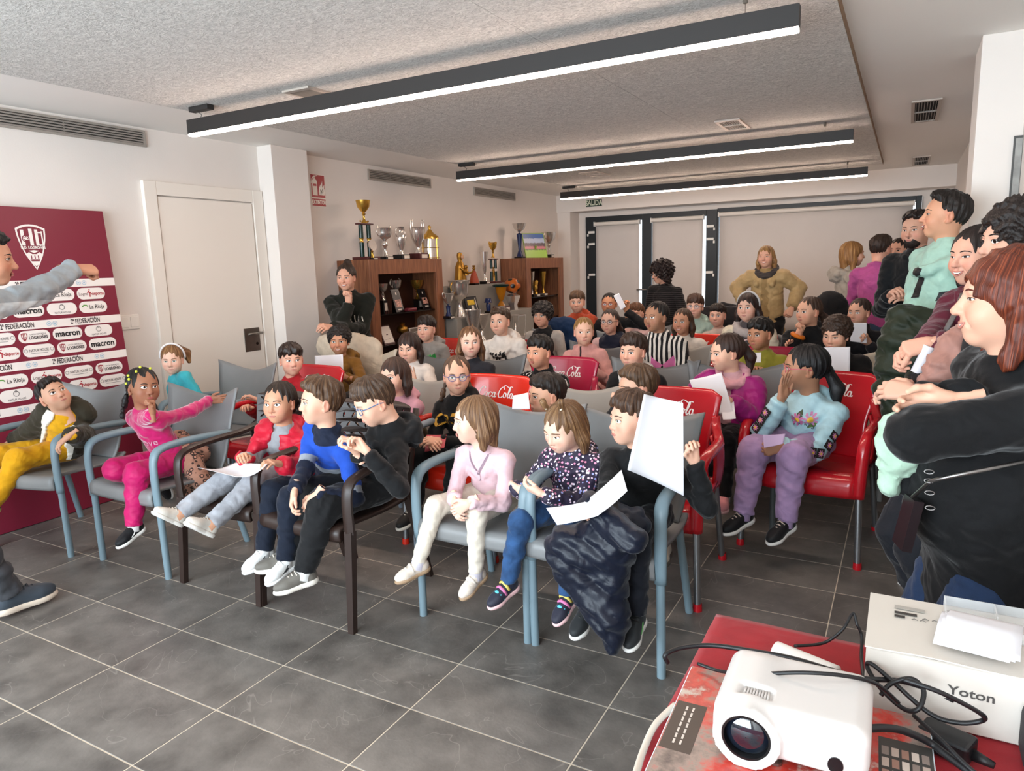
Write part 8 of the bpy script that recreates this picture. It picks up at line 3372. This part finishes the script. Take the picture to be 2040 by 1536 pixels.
person('boy in a mustard green sweater holding a small sheet', hd(1515, 666, 4.84), 1.30, base=(-0.82, 4.92), look=-34, tilt=(-3, 0), q=1, skin='#b88465', hair=('short', '#120e0c', {'th': 0.012, 'fringe': 0.008}), eyes=IRIS_D,
       top=dict(col='#8d8730', name='mustard_sweater'), pants=dict(col='#55523a'), rh=hd(1500, 745, 4.60), lh=hd(1528, 760, 4.60))
chair('beige', -0.34, 4.90, 0, 'cream plastic armchair of the curly boy in black with a big sheet')
person('boy with thick curly brown hair in black reading a large sheet', hd(1666, 667, 4.83), 1.34, base=(-0.35, 4.92), look=-24, tilt=(-10, 0), q=1, skin='#dcaa90', hair=('curly', '#2f1f15', {'th': 0.010, 'curl': 0.004, 'fringe': 0.010}), eyes=IRIS_D, lid=0.6,
       top=dict(col='#101012', name='black_sweater', loose=1.15), pants=dict(col='#1a1a1e'), lh=hd(1700, 762, 4.62), lhp='hold', rh=hd(1640, 762, 4.62), rhp='hold')

# ---------------------------------------------------------------- fifth row
chair('dark', -2.84, 5.76, 0, 'plastic armchair of the curly-haired boy in black and grey')
person('boy with a mop of dark curls in a black and grey raglan top', hd(1080, 629, 5.70), 1.42, base=(-2.84, 5.80), look=-22, q=0, skin='#d9a68c', hair=('curly', '#1b120e', {'th': 0.018, 'curl': 0.007, 'fringe': 0.012}), eyes=IRIS_D,
       top=dict(col='#18181a', name='raglan_top', collar='high', masks=[(lambda c: c['arm'] * 3 + 0.02, '#a8a29a')]), pants=dict(col='#2a2a2e'))
chair('dark', -2.15, 5.70, 0, 'plastic armchair of the girl with dark glasses')
person('girl with dark-rimmed glasses in a navy and pale pink top', hd(1215, 641, 5.64), 1.32, base=(-2.16, 5.74), look=-20, q=0, skin='#dcab94', hair=('pony', '#2c1d17', {'th': 0.009, 'pony': (0.05, 0.08, -0.02)}), eyes=IRIS_D, glasses='#2a2428',
       top=dict(col='#161a2c', name='navy_top', hood=True, masks=[(lambda c: c['arm'] * 3, '#cfa9a6')]), pants=dict(col='#2a2a2e'))
chair('orange', -1.53, 5.68, 0, 'orange-red plastic armchair of the smiling girl in white')
person('smiling girl with long brown hair in a white sweatshirt', hd(1360, 641, 5.62), 1.32, base=(-1.54, 5.72), look=-22, q=0, skin='#c99578', hair=('long', '#3a2619', {'len': 0.06, 'th': 0.009, 'col2': '#6d4c34'}), eyes=IRIS_D, mouth='smile',
       top=dict(col='#dcd4c9', name='white_sweatshirt', decals=[('lettering', text_mesh('HAPPY', 1.0, 0.01), 0.055, 0.0, 0.58, '#b9a8b4')]), pants=dict(col='#44464e'))
chair('crimson', -1.02, 5.70, 0, 'crimson plastic armchair of the girl with the hairband')
person('girl with long dark hair and a pale hairband in a grey lettered sweatshirt', hd(1490, 613, 5.64), 1.52, base=(-1.04, 5.74), look=-20, q=1, skin='#dcae98', hair=('long', '#241612', {'len': 0.17, 'th': 0.014, 'spread': 1.3, 'band': '#b9b4b0', 'col2': '#44291f'}), eyes=IRIS_D,
       top=dict(col='#4b4648', name='lettered_sweatshirt', masks=[(lambda c: c['arm'] * 3, '#cfc4ae')], decals=[('lettering', text_mesh('BECKS', 1.0, 0.03, 1.0), 0.080, 0.0, 0.76, '#d6b9b4')]), scarf=('#b3a7a2', None), pants=dict(col='#22242a'))
chair('dark', -0.58, 5.66, 0, 'plastic armchair of the girl in black with the orange wristband')
p = person('girl in a black printed hoodie touching her mouth, orange band on her wrist', hd(1612, 621, 5.60), 1.48, base=(-0.60, 5.70), look=-44, q=1, skin='#d7a488', hair=('pony', '#3a281e', {'th': 0.009, 'pony': (0.03, 0.10, -0.02), 'ponylen': 0.10, 'col2': '#5c4333'}), eyes=IRIS_D,
       top=dict(col='#111113', name='black_hoodie', hood=True, decals=[('white_print', (np.array([(-0.6, -0.5, 0), (-0.2, -0.2, 0), (0.2, -0.2, 0), (0.6, -0.5, 0), (0.7, 0.3, 0), (0.4, 0.7, 0), (0.1, 0.4, 0), (-0.1, 0.4, 0), (-0.4, 0.7, 0), (-0.7, 0.3, 0)]), [tuple(range(10))]), 0.065, 0.0, 0.68, '#b5ada4'), ('white_line', (np.array([(-1, -0.05, 0), (1, -0.05, 0), (1, 0.05, 0), (-1, 0.05, 0)]), [(0, 1, 2, 3)]), 0.10, 0.0, 0.54, '#8d867e')]), pants=dict(col='#1c1c20'),
       rh=hd(1588, 672, 5.44), rhp='fist', rhd=(0.35, 0.1, 1), lh=hd(1590, 700, 5.45))
wrist_ring(p, -1, '#e07a1c')
chair('dark', -0.20, 5.96, 0, 'plastic armchair of the girl in the dark jacket by the wall')
person('girl in a dark jacket with tied-back hair holding a sheet by the wall', hd(1712, 623, 5.90), 1.36, base=(-0.27, 6.00), look=-28, q=0, skin='#cf9c82', hair=('tied', '#2a1b14', {'th': 0.010}), eyes=IRIS_D,
       top=dict(col='#1d1c20', name='dark_jacket', collar='high', puff=0.005), pants=dict(col='#1c1c20'), lh=hd(1732, 686, 5.70), lhp='hold')

# ---------------------------------------------------------------- sixth row
chair('dark', -2.84, 6.56, 0, 'plastic armchair of the boy in the orange hoodie')
person('boy in an orange hoodie next to the far cabinet', hd(1150, 602, 6.50), 1.50, base=(-2.84, 6.60), look=-6, tilt=(-4, 0), q=0, skin='#dcac94', hair=('short', '#4b3424', {'th': 0.013, 'fringe': 0.010, 'col2': '#785a3e'}), eyes=IRIS_B,
       top=dict(col='#b34a2c', name='orange_hoodie', hood=True, decals=[('grey_print', (np.array([(-0.6, -0.8, 0), (0.6, -0.8, 0), (0.7, 0.5, 0), (0.2, 0.9, 0), (-0.6, 0.6, 0)]), [tuple(range(5))]), 0.075, 0.04, 0.66, '#6f6560')]), pants=dict(col='#2a2c33'))
chair('dark', -2.46, 6.58, 0, 'plastic armchair of the child waving a folded sheet')
person('child in black with glasses waving a folded white sheet', hd(1214, 606, 6.50), 1.44, base=(-2.47, 6.60), look=-12, q=0, skin='#b9805f', blush='#a8402e', hair=('tied', '#120e0d', {'th': 0.009}), eyes=IRIS_D, glasses='#a33a34',
       top=dict(col='#101012', name='black_top'), pants=dict(col='#1c1c20'), lh=hd(1249, 622, 6.42), lhp='hold', lhd=(-0.1, 0, 1))
chair('crimson', -1.66, 6.58, 0, 'crimson plastic armchair of the boy in mint')
person('boy with glasses and a brown fringe in a mint hoodie', hd(1385, 611, 6.50), 1.44, base=(-1.68, 6.60), look=-12, q=0, skin='#dcae98', hair=('short', '#3a251a', {'th': 0.016, 'fringe': 0.018, 'col2': '#5c3e2c'}), eyes=IRIS_B, glasses='#8a8a90',
       top=dict(col='#9fb8ad', name='mint_hoodie', hood=True), pants=dict(col='#2a2c33'))
chair('red', -1.30, 6.50, 0, 'red plastic armchair of the small boy behind the hairband girl')
person('small boy in a pale shirt looking over the shoulders of the fifth row', hd(1430, 629, 6.45), 1.24, base=(-1.42, 6.55), look=-16, q=0, skin='#dcae98', hair=('short', '#1d140f', {'th': 0.010, 'fringe': 0.010}), eyes=IRIS_D, top=dict(col='#c9b7ac', name='pale_shirt'), pants=dict(col='#2a2c33'))
chair('dark', -2.22, 6.80, 0, 'plastic armchair of the child hidden behind the striped jumper')
person('child in a pale pink coat half hidden behind the girl in stripes', hd(1268, 626, 6.75), 1.36, base=(-2.28, 6.85), look=-20, q=0, skin='#d9a892', hair=('short', '#5a3a24', {'th': 0.014, 'fringe': 0.010}), eyes=IRIS_D, top=dict(col='#dcb8b4', name='pale_pink_coat', puff=0.008, loose=1.3, hood=True), pants=dict(col='#2a2c33'))

# ---------------------------------------------------------------- adults
person('woman in a dark green jacket with hand on chin leaning at the cabinet', atX(690, 553, -4.28), 1.62, base=(-4.36, 4.90), look=-18, tilt=(-4, 0), pose='stand', adult=True, q=1, face=40, skin='#dca68c', blush='#d2705c',
       hair=('bun', '#2f2119', {'th': 0.013, 'bun': (0.01, 0.040, 0.128), 'col2': '#5a4232', 'groove': 0.001, 'fringe': -0.012}), eyes=IRIS_B, mouth='grin', lid=0.55, gaze=(-0.4, 0),
       top=dict(col='#15170f', name='dark_green_jacket', collar='crew', loose=1.12, hem=-0.12, decals=[('white_print', ribbon_mesh([[(-0.8, 0.6), (-0.6, -0.5)], [(-0.3, 0.7), (-0.1, -0.6), (0.2, 0.6), (0.4, -0.5)], [(0.6, 0.7), (0.8, -0.4)]], 0.13), 0.07, 0.035, 0.58, '#d8d0c4')]), pants=dict(col='#17181a'), shoes=dict(col='#1c1c1e', align=False),
       rh=atX(695, 606, -4.14), rhp='fist', rhd=(-0.05, 0.05, 1), rE=atX(680, 648, -4.16), lh=atX(662, 652, -4.10), lhp='relax', lE=atX(722, 655, -4.16))
person('woman with dark curly hair and glasses in a black ribbed jumper', hd(1317, 545, 8.0), 1.52, base=(-2.45, 8.08), look=-64, tilt=(-8, 0), pose='stand', adult=True, q=1, face=-10, skin='#d8a58c', glasses='#2a2220',
       hair=('curly', '#1f1210', {'th': 0.040, 'curl': 0.010, 'curlf': 150, 'len': 0.03, 'fringe': 0.0}), eyes=IRIS_D,
       top=dict(col='#101010', name='black_ribbed_jumper', pattern='knit', loose=1.15, fat=1.18, hem=-0.2), pants=dict(col='#17181a'), shoes=dict(col='#1c1c1e', align=False))
p = person('smiling blond woman in a beige jacket with hands on her hips', hd(1526, 512, 8.0), 1.63, base=(-1.30, 8.10), look=-14, tilt=(0, 2), pose='stand', adult=True, q=1, face=-4, skin='#e0ad94', blush='#d8705e',
           hair=('long', '#8a6238', {'len': 0.08, 'th': 0.012, 'col2': '#c9a468', 'fringe': 0.0}), eyes=IRIS_G, mouth='smile', lid=0.6,
           top=dict(col='#9c8258', name='camel_shirt', hem=-0.10), jacket=dict(col='#b59a6c', open=0.050, name='beige_jacket', collar='lapel', loose=1.12, hem=-0.16, rough=0.6), scarf=('#4a4440', 'knit'), pants=dict(col='#111113'), shoes=dict(col='#1c1c1e', align=False),
           lh=hd(1578, 612, 7.95), rh=hd(1482, 606, 7.95), lhp='fist', rhp='fist', lE=hd(1592, 574, 8.1), rE=hd(1468, 572, 8.1))
BLOND = p
person('woman with long blond hair in a pale grey coat seen from behind', hd(1698, 507, 7.5), 1.62, base=(-0.46, 7.52), look=112, pose='stand', adult=True, q=1, face=110, skin='#d9a890', hair=('long', '#8a5f34', {'len': 0.10, 'th': 0.016, 'col2': '#c49a60'}), eyes=IRIS_B,
       top=dict(col='#a39a8e', name='grey_coat', hood=True, loose=1.25, fat=1.1, hem=-0.30), pants=dict(col='#1c1c22'), shoes=dict(col='#1c1c1e', align=False), lh=v3(-0.30, 7.35, 1.05), rh=v3(-0.22, 7.55, 1.02))
person('man in a magenta jumper with short brown hair seen from behind', hd(1754, 496, 6.9), 1.66, base=(-0.20, 6.88), look=152, pose='stand', adult=True, q=1, face=165, skin='#d39e86', hair=('crew', '#2a1c14', {'th': 0.010}), eyes=IRIS_B,
       top=dict(col='#a34a80', name='magenta_jumper', fat=1.1, hem=-0.16), pants=dict(col='#2b3a52'), shoes=dict(col='#3a2a22', align=False), lh=v3(-0.20, 7.14, 1.08), rh=v3(0.02, 7.12, 1.10), lel=(-0.3, 0.3, -1), rel=(0.3, 0.3, -1))
person('dark-haired person in black partly hidden behind the magenta jumper', hd(1790, 500, 7.55), 1.64, base=(-0.06, 7.62), look=-22, pose='stand', adult=True, q=0, face=-20, skin='#d9a890', hair=('tied', '#1c1210', {'th': 0.010}), eyes=IRIS_D, top=dict(col='#1a1a1e', name='black_top', hem=-0.15), pants=dict(col='#1c1c22'), shoes=dict(col='#1c1c1e', align=False))
person('bearded man in a black crew-neck jumper standing by the wall', hd(1826, 458, 5.30), 1.76, base=(0.07, 5.38), look=-28, tilt=(-4, 0), pose='stand', adult=True, q=2, face=-30, skin='#d2a189', beard='#201612', hair=('short', '#1c1310', {'th': 0.012, 'fringe': -0.028}), eyes=IRIS_D, mouth='closed', lid=0.8,
       top=dict(col='#0d1013', name='black_jumper', hem=-0.14), pants=dict(col='#181a20'), shoes=dict(col='#1c1c1e', align=False), rh=hd(1775, 590, 5.12), rhp='hold', lh=hd(1830, 600, 5.10))


def zig(v):
 return (np.array(v), [tuple(range(len(v)))])


person('tall man in a mint hoodie with black patches laughing in profile', hd(1884, 431, 4.06), 1.80, base=(0.16, 4.10), look=-80, tilt=(7, 0), pose='stand', adult=True, q=2, face=-62, hs=0.95, skin='#d09a7c', hair=('crew', '#17100c', {'th': 0.013, 'fringe': -0.045}), eyes=IRIS_D, mouth='laugh', lid=0.6,
       top=dict(col='#9dbfb0', name='mint_hoodie', hood=True, loose=1.1, hem=-0.10, decals=[('black_patch', zig([(-0.3, 1.0, 0), (0.4, 0.9, 0), (0.1, 0.1, 0), (-0.2, -0.8, 0), (-0.9, -0.9, 0), (-0.5, 0.0, 0)]), 0.085, 0.015, 0.74, '#17171a'), ('black_patch', zig([(-0.2, 0.7, 0), (0.7, 0.9, 0), (0.8, -0.6, 0), (0.3, -0.8, 0), (0.3, 0.1, 0), (-0.3, 0.1, 0)]), 0.070, 0.075, 0.60, '#17171a')]), pants=dict(col='#17181a'), shoes=dict(col='#d8d4cc', align=False),
       rh=hd(1800, 650, 3.80), lh=hd(1850, 650, 3.72), rhp=None, lhp=None)
p = person('young woman in a burgundy jumper grinning, with a rolled paper in her hands', hd(1946, 511, 3.36), 1.60, base=(0.25, 3.44), look=-44, tilt=(-2, 0), pose='stand', adult=True, q=2, face=-60, skin='#dca68e', hair=('tied', '#1f1512', {'th': 0.013, 'len': 0.03}), eyes=IRIS_D, mouth='grin', lid=0.6,
           top=dict(col='#5a1a2c', name='burgundy_jumper', collar='high', hem=-0.10, mottle=0.2), pants=dict(col='#2f2a28'), shoes=dict(col='#dcdad6', sole='#e8e6e2', align=False), rh=hd(1838, 695, 3.02), lh=hd(1862, 682, 3.00), rhp='pinch', lhp='pinch', rhd=(-0.7, -0.2, -0.3), lhd=(-0.7, -0.2, -0.2))
BURG = p
person('dark-haired person mostly hidden behind the red-haired woman', hd(2026, 482, 2.84), 1.66, base=(0.21, 2.88), look=-60, pose='stand', adult=True, q=1, face=-70, skin='#dcaa92', hair=('curly', '#1c1310', {'th': 0.022, 'curl': 0.005, 'fringe': 0.004}), eyes=IRIS_D, lh=v3(0.06, 2.78, 1.00), rh=v3(0.05, 2.96, 1.00), lel=(-0.3, 0, -1), rel=(-0.3, 0, -1), top=dict(col='#1a1a1c', name='dark_jumper', hem=-0.1), pants=dict(col='#1b1c22'), shoes=dict(col='#dcdad6', align=False))
p = person('red-haired woman in a black jacket and jeans smiling, arms folded', hd(2012, 602, 2.02), 1.52, base=(0.235, 2.10), look=-78, tilt=(4, 0), pose='stand', adult=True, q=2, face=-70, hs=1.0, skin='#dca98f', blush='#d8806a', hair=('wavy', '#5a2412', {'len': 0.070, 'fringe': 0.010, 'th': 0.022, 'col2': '#94482a', 'curl': 0.0026, 'fwd': 0.02, 'spread': 1.0}), eyes=IRIS_B, mouth='smile', lid=0.55,
           top=dict(col='#08080a', name='black_jacket', collar='lapel', loose=1.30, fat=1.30, hem=-0.26, fold=0.8, belly=1.5), pants=dict(col='#1b2d4a', hip=1.15), shoes=dict(col='#1c1c1e', align=False),
           lE=hd(1822, 868, 1.82), lh=hd(1950, 815, 2.06), rE=hd(1965, 850, 2.25), rh=hd(1910, 800, 1.90), rhd=(-1, -0.1, -0.20), lhp='relax', rhp='relax', rhu=(0, 0, 1))
REDW = p
# presenter at the left edge, arm stretched out
person('presenter in a pale grey sweatshirt stretching one arm toward the children', atX(-30, 517, -3.42), 1.74, base=(-3.52, 1.12), look=82, tilt=(-4, 0), pose='stand', adult=True, q=2, face=168, skin='#c98f72', hair=('crew', '#14100e', {'th': 0.010, 'fringe': -0.025}), eyes=IRIS_D, mouth='open',
       top=dict(col='#9aa1a6', name='grey_sweatshirt', hem=-0.14, masks=[(lambda c: np.where(c['arm'] > 0, 0.0 + (c['V'] @ np.array([0.0, 0.0, -1.0]) + 1.39) * 0.5, -1), '#c9cfd2')]), pants=dict(col='#3a3b3f'), shoes=dict(col='#3b434c', sole='#d9c9b8', laces='#2f353c', align=False),
       rh=atX(184, 520, -3.56), rhp='fist', rhd=(0.05, 1, -0.02), lh=v3(-3.72, 1.30, 1.00), rel=(0.2, 0, -1), ankles=[(-0.12, -0.10, 0.02), (0.09, 0.35, 0.02)], toes=[(0.0, 1, -0.02), (0.05, 1, -0.02)])

# =====================================================================================
# PAPERS, COATS AND OTHER LOOSE THINGS
# =====================================================================================
def sheet(c, label, bend=0.0, name='paper_sheet', fold=0.0, cat='paper', m=None, bdir=None):
 """c: four corners (tl, tr, br, bl) in world space"""
 c = [np.asarray(a, float) for a in c]
 ctr = sum(c) / 4
 n = unit(np.cross(c[1] - c[0], c[3] - c[0]))
 q = MB()

 def fn(u, v):
  p = (c[0] * (1 - u) + c[1] * u) * (1 - v) + (c[3] * (1 - u) + c[2] * u) * v
  return tuple(p + n * (bend * math.sin(PI * u) + fold * abs(2 * u - 1)) - ctr)
 q.shell(14, 14, fn, 0.0009)
 return q.build(name, m or PAPER, smooth=True, loc=tuple(ctr), label=label, cat=cat)


def blob_coat(name, label, col, cones, rip=(0.006, 0.07), h=0.010, mat_kw=None, puff=None, cat='coat', base=None, quilt=None):
 """a heap of cloth: rounded cones merged and rippled, in world space"""
 pts = np.array([a for c in cones for a in c[:2]], float)
 rm = max(max(c[2], c[3]) for c in cones)
 lo, hi = pts.min(axis=0) - rm - 0.03, pts.max(axis=0) + rm + 0.03
 org = (lo + hi) / 2
 org[2] = lo[2]
 f = Field(lo - org, hi - org, h)
 for c in cones:
  f.cone(np.asarray(c[0]) - org, np.asarray(c[1]) - org, c[2], c[3], k=0.03, flat=c[4] if len(c) > 4 else None, rip=puff)
 f.ripple(rip[0], rip[1], len(name) * 3 + len(label))
 f.ripple(rip[0] * 0.5, rip[1] * 0.45, len(label))
 if quilt:
  X, Y, Z = f.ax[0][:, None, None], f.ax[1][None, :, None], f.ax[2][None, None, :]
  t = (X * quilt[2][0] + Y * quilt[2][1] + Z * quilt[2][2]) / quilt[0] + 0.35 * np.sin(X * 14) + 0.3 * np.sin(Y * 11)
  f.D = f.D - quilt[1] * (np.abs(np.sin(PI * t)) ** 0.5 - 0.7)
 V, F = f.mesh()
 return link_mesh(name, mesh_np(name, V, F), cloth_mat(name, col, **(mat_kw or {})), None, tuple(org), None, True, label=label, cat=cat)


# sheets
sheet([hd(393, 931, 2.10), hd(470, 921, 2.16), hd(532, 925, 2.02), hd(470, 950, 1.96)], 'white sheet lying on the lap of the girl in the red coat', 0.02)
sheet([hd(1283, 785, 2.36), hd(1361, 803, 2.40), hd(1362, 988, 2.33), hd(1250, 936, 2.29)], 'large white sheet held up by the boy in the front row', 0.035)
f1 = [hd(1088, 1012, 2.10), hd(1165, 1000, 2.08), hd(1190, 1028, 2.02), hd(1110, 1046, 2.04)]
sheet(f1, 'lower half of the folded sheet over the knees of the girl with hearts', 0.004)
sheet([hd(1164, 1000, 2.08), hd(1238, 936, 2.14), hd(1250, 978, 2.10), hd(1190, 1028, 2.02)], 'upper half of the folded sheet by the hand of the boy in black', 0.004)
sheet([hd(627, 709, 3.66), hd(683, 706, 3.66), hd(684, 742, 3.64), hd(628, 744, 3.64)], 'white sheet held by the smiling child in brown', 0.004)
sheet([hd(1373, 757, 3.62), hd(1437, 742, 3.64), hd(1465, 834, 3.58), hd(1395, 812, 3.58)], 'white sheet held by the girl in magenta', 0.012)
sheet([hd(1437, 810, 3.62), hd(1462, 800, 3.62), hd(1466, 834, 3.56), hd(1440, 836, 3.56)], 'lower sheet in the hand of the girl in magenta', 0.004)
sheet([hd(1634, 692, 4.56), hd(1694, 691, 4.56), hd(1693, 757, 4.52), hd(1637, 752, 4.52)], 'large white sheet held by the curly boy in black', 0.004)
sheet([hd(1490, 703, 4.55), hd(1517, 702, 4.55), hd(1516, 722, 4.52), hd(1492, 722, 4.52)], 'small sheet in front of the boy in mustard green', 0.002)
sheet([hd(1694, 643, 5.66), hd(1727, 643, 5.66), hd(1727, 684, 5.63), hd(1694, 680, 5.63)], 'white sheet held by the girl in the dark jacket', 0.002)
sheet([hd(1222, 589, 6.36), hd(1233, 584, 6.36), hd(1247, 611, 6.34), hd(1237, 618, 6.34)], 'folded white sheet waved by the child in black', 0.002)
sheet([hd(1022, 788, 2.82), hd(1052, 782, 2.84), hd(1056, 815, 2.80), hd(1020, 815, 2.78)], 'sheet on the lap behind the orange-red chair', 0.002)
q = MB()
a, b = hd(1852, 690, 2.97), hd(1825, 742, 2.97)
q.tube([tuple(a - b), (0, 0, 0)], 0.020, n=18)
q.build('rolled_paper', PAPER, smooth=False, loc=tuple(b), label='white paper roll held by the young woman in burgundy', cat='paper', angle=50)
sheet([hd(1520, 866, 3.42), hd(1565, 864, 3.46), hd(1560, 884, 3.42), hd(1522, 892, 3.38)], 'lilac folded cloth in the hand of the girl in light blue', 0.006, 'lilac_cloth', cat='cloth', m=mat('lilac_cloth', '#b9a2c4', 0.8))
sheet([hd(850, 866, 2.86), hd(890, 866, 2.88), hd(885, 892, 2.80), hd(846, 900, 2.78)], 'red folder on the lap of the girl in the black hoodie', 0.002, 'folder', cat='folder', m=mat('red_folder', '#b04048', 0.5))

# coats
Y_ = 2.12
blob_coat('puffer_coat', 'navy quilted coat hanging from the lap of the boy in black', '#0c1222', [
 (hd(1200, 1030, 2.20), hd(1262, 1046, 2.24), 0.070, 0.060), (hd(1130, 1090, 2.10), hd(1225, 1085, 2.12), 0.078, 0.075), (hd(1140, 1120, 2.10), hd(1215, 1230, 2.08), 0.078, 0.065),
 (hd(1215, 1110, 2.12), hd(1215, 1235, 2.10), 0.072, 0.055), (hd(1215, 1230, 2.08), hd(1222, 1285, 2.06), 0.055, 0.030), (hd(1180, 1010, 2.12), hd(1262, 1075, 2.06), 0.050, 0.046)], (0.0042, 0.11), 0.0075, dict(rough=0.40, mottle=0.05), quilt=(0.055, 0.010, (0.35, 0.1, 0.93)))
blob_coat('leopard_coat', 'leopard print coat hanging over the side of the grey chair', '#a87a66', [
 (hd(355, 878, 2.42), hd(395, 905, 2.40), 0.060, 0.060), (hd(372, 900, 2.34), hd(402, 960, 2.30), 0.055, 0.050), (hd(385, 940, 2.34), hd(372, 985, 2.32), 0.045, 0.020)], (0.005, 0.05), 0.009, dict(pattern='leopard'))
blob_coat('cream_coat', 'cream padded coat draped over the back of the chair in the third row', '#c7b8a4', [
 (hd(705, 690, 4.28), hd(738, 700, 4.30), 0.110, 0.120, ((0, 1, 0), 0.5)), (hd(735, 720, 4.28), hd(758, 745, 4.30), 0.130, 0.110, ((0, 1, 0), 0.5)), (hd(650, 690, 4.25), hd(690, 720, 4.27), 0.10, 0.11, ((0, 1, 0), 0.45))], (0.006, 0.09), 0.013)
blob_coat('blue_coat', 'blue padded coat over the back of the chair of the curly boy', '#122c4e', [
 (hd(1110, 662, 6.06), hd(1130, 660, 6.06), 0.15, 0.14, ((0, 1, 0), 0.5)), (hd(1115, 690, 6.04), hd(1132, 690, 6.04), 0.15, 0.14, ((0, 1, 0), 0.5))], (0.006, 0.09), 0.015)
blob_coat('black_coat', 'black coat hung over a chair back beside the grey coat woman', '#141213', [
 (hd(1655, 612, 6.1), hd(1655, 640, 6.1), 0.13, 0.15, ((0, 1, 0), 0.5)), (hd(1655, 640, 6.1), hd(1655, 680, 6.1), 0.15, 0.15, ((0, 1, 0), 0.5))], (0.006, 0.09), 0.015)
blob_coat('dark_coat', 'dark coat piled on the chair behind the small boy', '#1b1a1e', [
 (hd(1405, 640, 6.85), hd(1455, 640, 6.85), 0.14, 0.15, ((0, 1, 0), 0.6)), (hd(1440, 622, 7.0), hd(1475, 625, 7.0), 0.10, 0.09, ((0, 1, 0), 0.6))], (0.006, 0.09), 0.015)
blob_coat('green_coat', 'dark green padded coat held over the arm of the man in mint', '#1c2415', [
 (hd(1800, 638, 3.72), hd(1855, 648, 3.70), 0.075, 0.075), (hd(1790, 678, 3.70), hd(1850, 688, 3.68), 0.085, 0.095), (hd(1780, 728, 3.70), hd(1835, 738, 3.68), 0.085, 0.095), (hd(1775, 778, 3.70), hd(1825, 788, 3.68), 0.080, 0.09), (hd(1790, 818, 3.70), hd(1815, 838, 3.68), 0.07, 0.06)], (0.007, 0.10), 0.010, dict(rough=0.6, mottle=0.06))
blob_coat('pink_coat', 'dusty pink padded coat carried on the arm of the young woman', '#a3766a', [
 (hd(1900, 690, 2.90), hd(1950, 660, 2.96), 0.055, 0.065), (hd(1880, 735, 2.88), hd(1930, 720, 2.92), 0.065, 0.075), (hd(1858, 775, 2.88), hd(1905, 770, 2.90), 0.060, 0.070), (hd(1840, 805, 2.88), hd(1870, 812, 2.90), 0.045, 0.055)], (0.006, 0.06), 0.009, dict(rough=0.6))
blob_coat('olive_bag', 'dark olive knit bag hanging below the rolled paper', '#2c2818', [(hd(1830, 760, 3.0), hd(1815, 810, 3.0), 0.05, 0.055), (hd(1845, 770, 2.98), hd(1838, 815, 2.98), 0.05, 0.05)], (0.004, 0.04), 0.010, cat='bag')
blob_coat('mint_jacket', 'pale mint and black jacket tucked under the arm of the red-haired woman', '#a9c4ae', [
 (hd(1785, 850, 2.02), hd(1795, 900, 2.00), 0.040, 0.045), (hd(1770, 880, 2.00), hd(1800, 905, 2.00), 0.026, 0.036), (hd(1775, 920, 2.00), hd(1772, 970, 2.00), 0.028, 0.026), (hd(1800, 915, 2.02), hd(1825, 920, 2.04), 0.040, 0.04)], (0.004, 0.05), 0.007)
blob_coat('black_tote', 'black part of the bundle under the arm of the red-haired woman', '#0b0b0d', [(hd(1800, 940, 2.02), hd(1812, 970, 2.02), 0.030, 0.030), (hd(1822, 935, 2.04), hd(1830, 965, 2.04), 0.035, 0.03)], (0.003, 0.05), 0.007, cat='bag')
# shoulder purse with a chain strap
pu = empty('purse', tuple(hd(1805, 1040, 1.92)), 0, 'slim dark purse on a metal chain hanging from the red-haired woman', 'bag')
q = MB()
d_ = np.asarray(pu.location)
tl, tr, br, bl = hd(1812, 985, 1.96), hd(1832, 1000, 1.88), hd(1806, 1100, 1.88), hd(1786, 1078, 1.96)
q.shell(4, 8, lambda u, v: tuple((tl * (1 - u) + tr * u) * (1 - v) + (bl * (1 - u) + br * u) * v - d_), 0.022)
q.build('pouch', mat('purse_leather', '#1d1518', 0.35), pu)
q = MB()
ch_pts = [hd(1818, 990, 1.90), hd(1855, 958, 1.80), hd(1900, 948, 1.77), hd(1970, 934, 1.80), hd(2060, 915, 1.86)]
q.tube([tuple(a - d_) for a in ch_pts], 0.0048, n=8)
q.build('chain_strap', mat('chain_steel', '#8c8886', 0.35, 1.0), pu, smooth=True)
q = MB()
for (a, b) in ((1851, 940), (1851, 958), (1852, 982), (1853, 1012)):
 p0 = hd(a, b, 1.80) - d_
 q.tube([tuple(p0 + np.array([0.010 * math.cos(t), 0, 0.005 * math.sin(t)])) for t in np.linspace(0, 2 * PI, 9)], 0.0014, n=5, cap=False)
q.build('clasp', mat('chain_steel', '#8c8886', 0.35, 1.0), pu, smooth=True)
# orange wristband
# crossbody strap of the young woman in burgundy
q = MB()
sp = [hd(1918, 585, 3.10), hd(1905, 620, 3.04), hd(1886, 655, 3.02), hd(1870, 690, 3.06)]
q.tube([tuple(a - sp[0]) for a in smooth_path([tuple(s_) for s_ in sp], 12)] if False else [tuple(np.array(a) - sp[0]) for a in smooth_path([tuple(s_) for s_ in sp], 12)], 0.010, n=8, flat=0.4)
o = q.build('shoulder_strap', mat('strap_grey', '#5c5552', 0.6), BURG.ob, smooth=True)
o.location = tuple(sp[0] - BURG.root)
# flowers printed on the light blue hoodie
print('SCRIPT SECONDS', time.time() - T0)
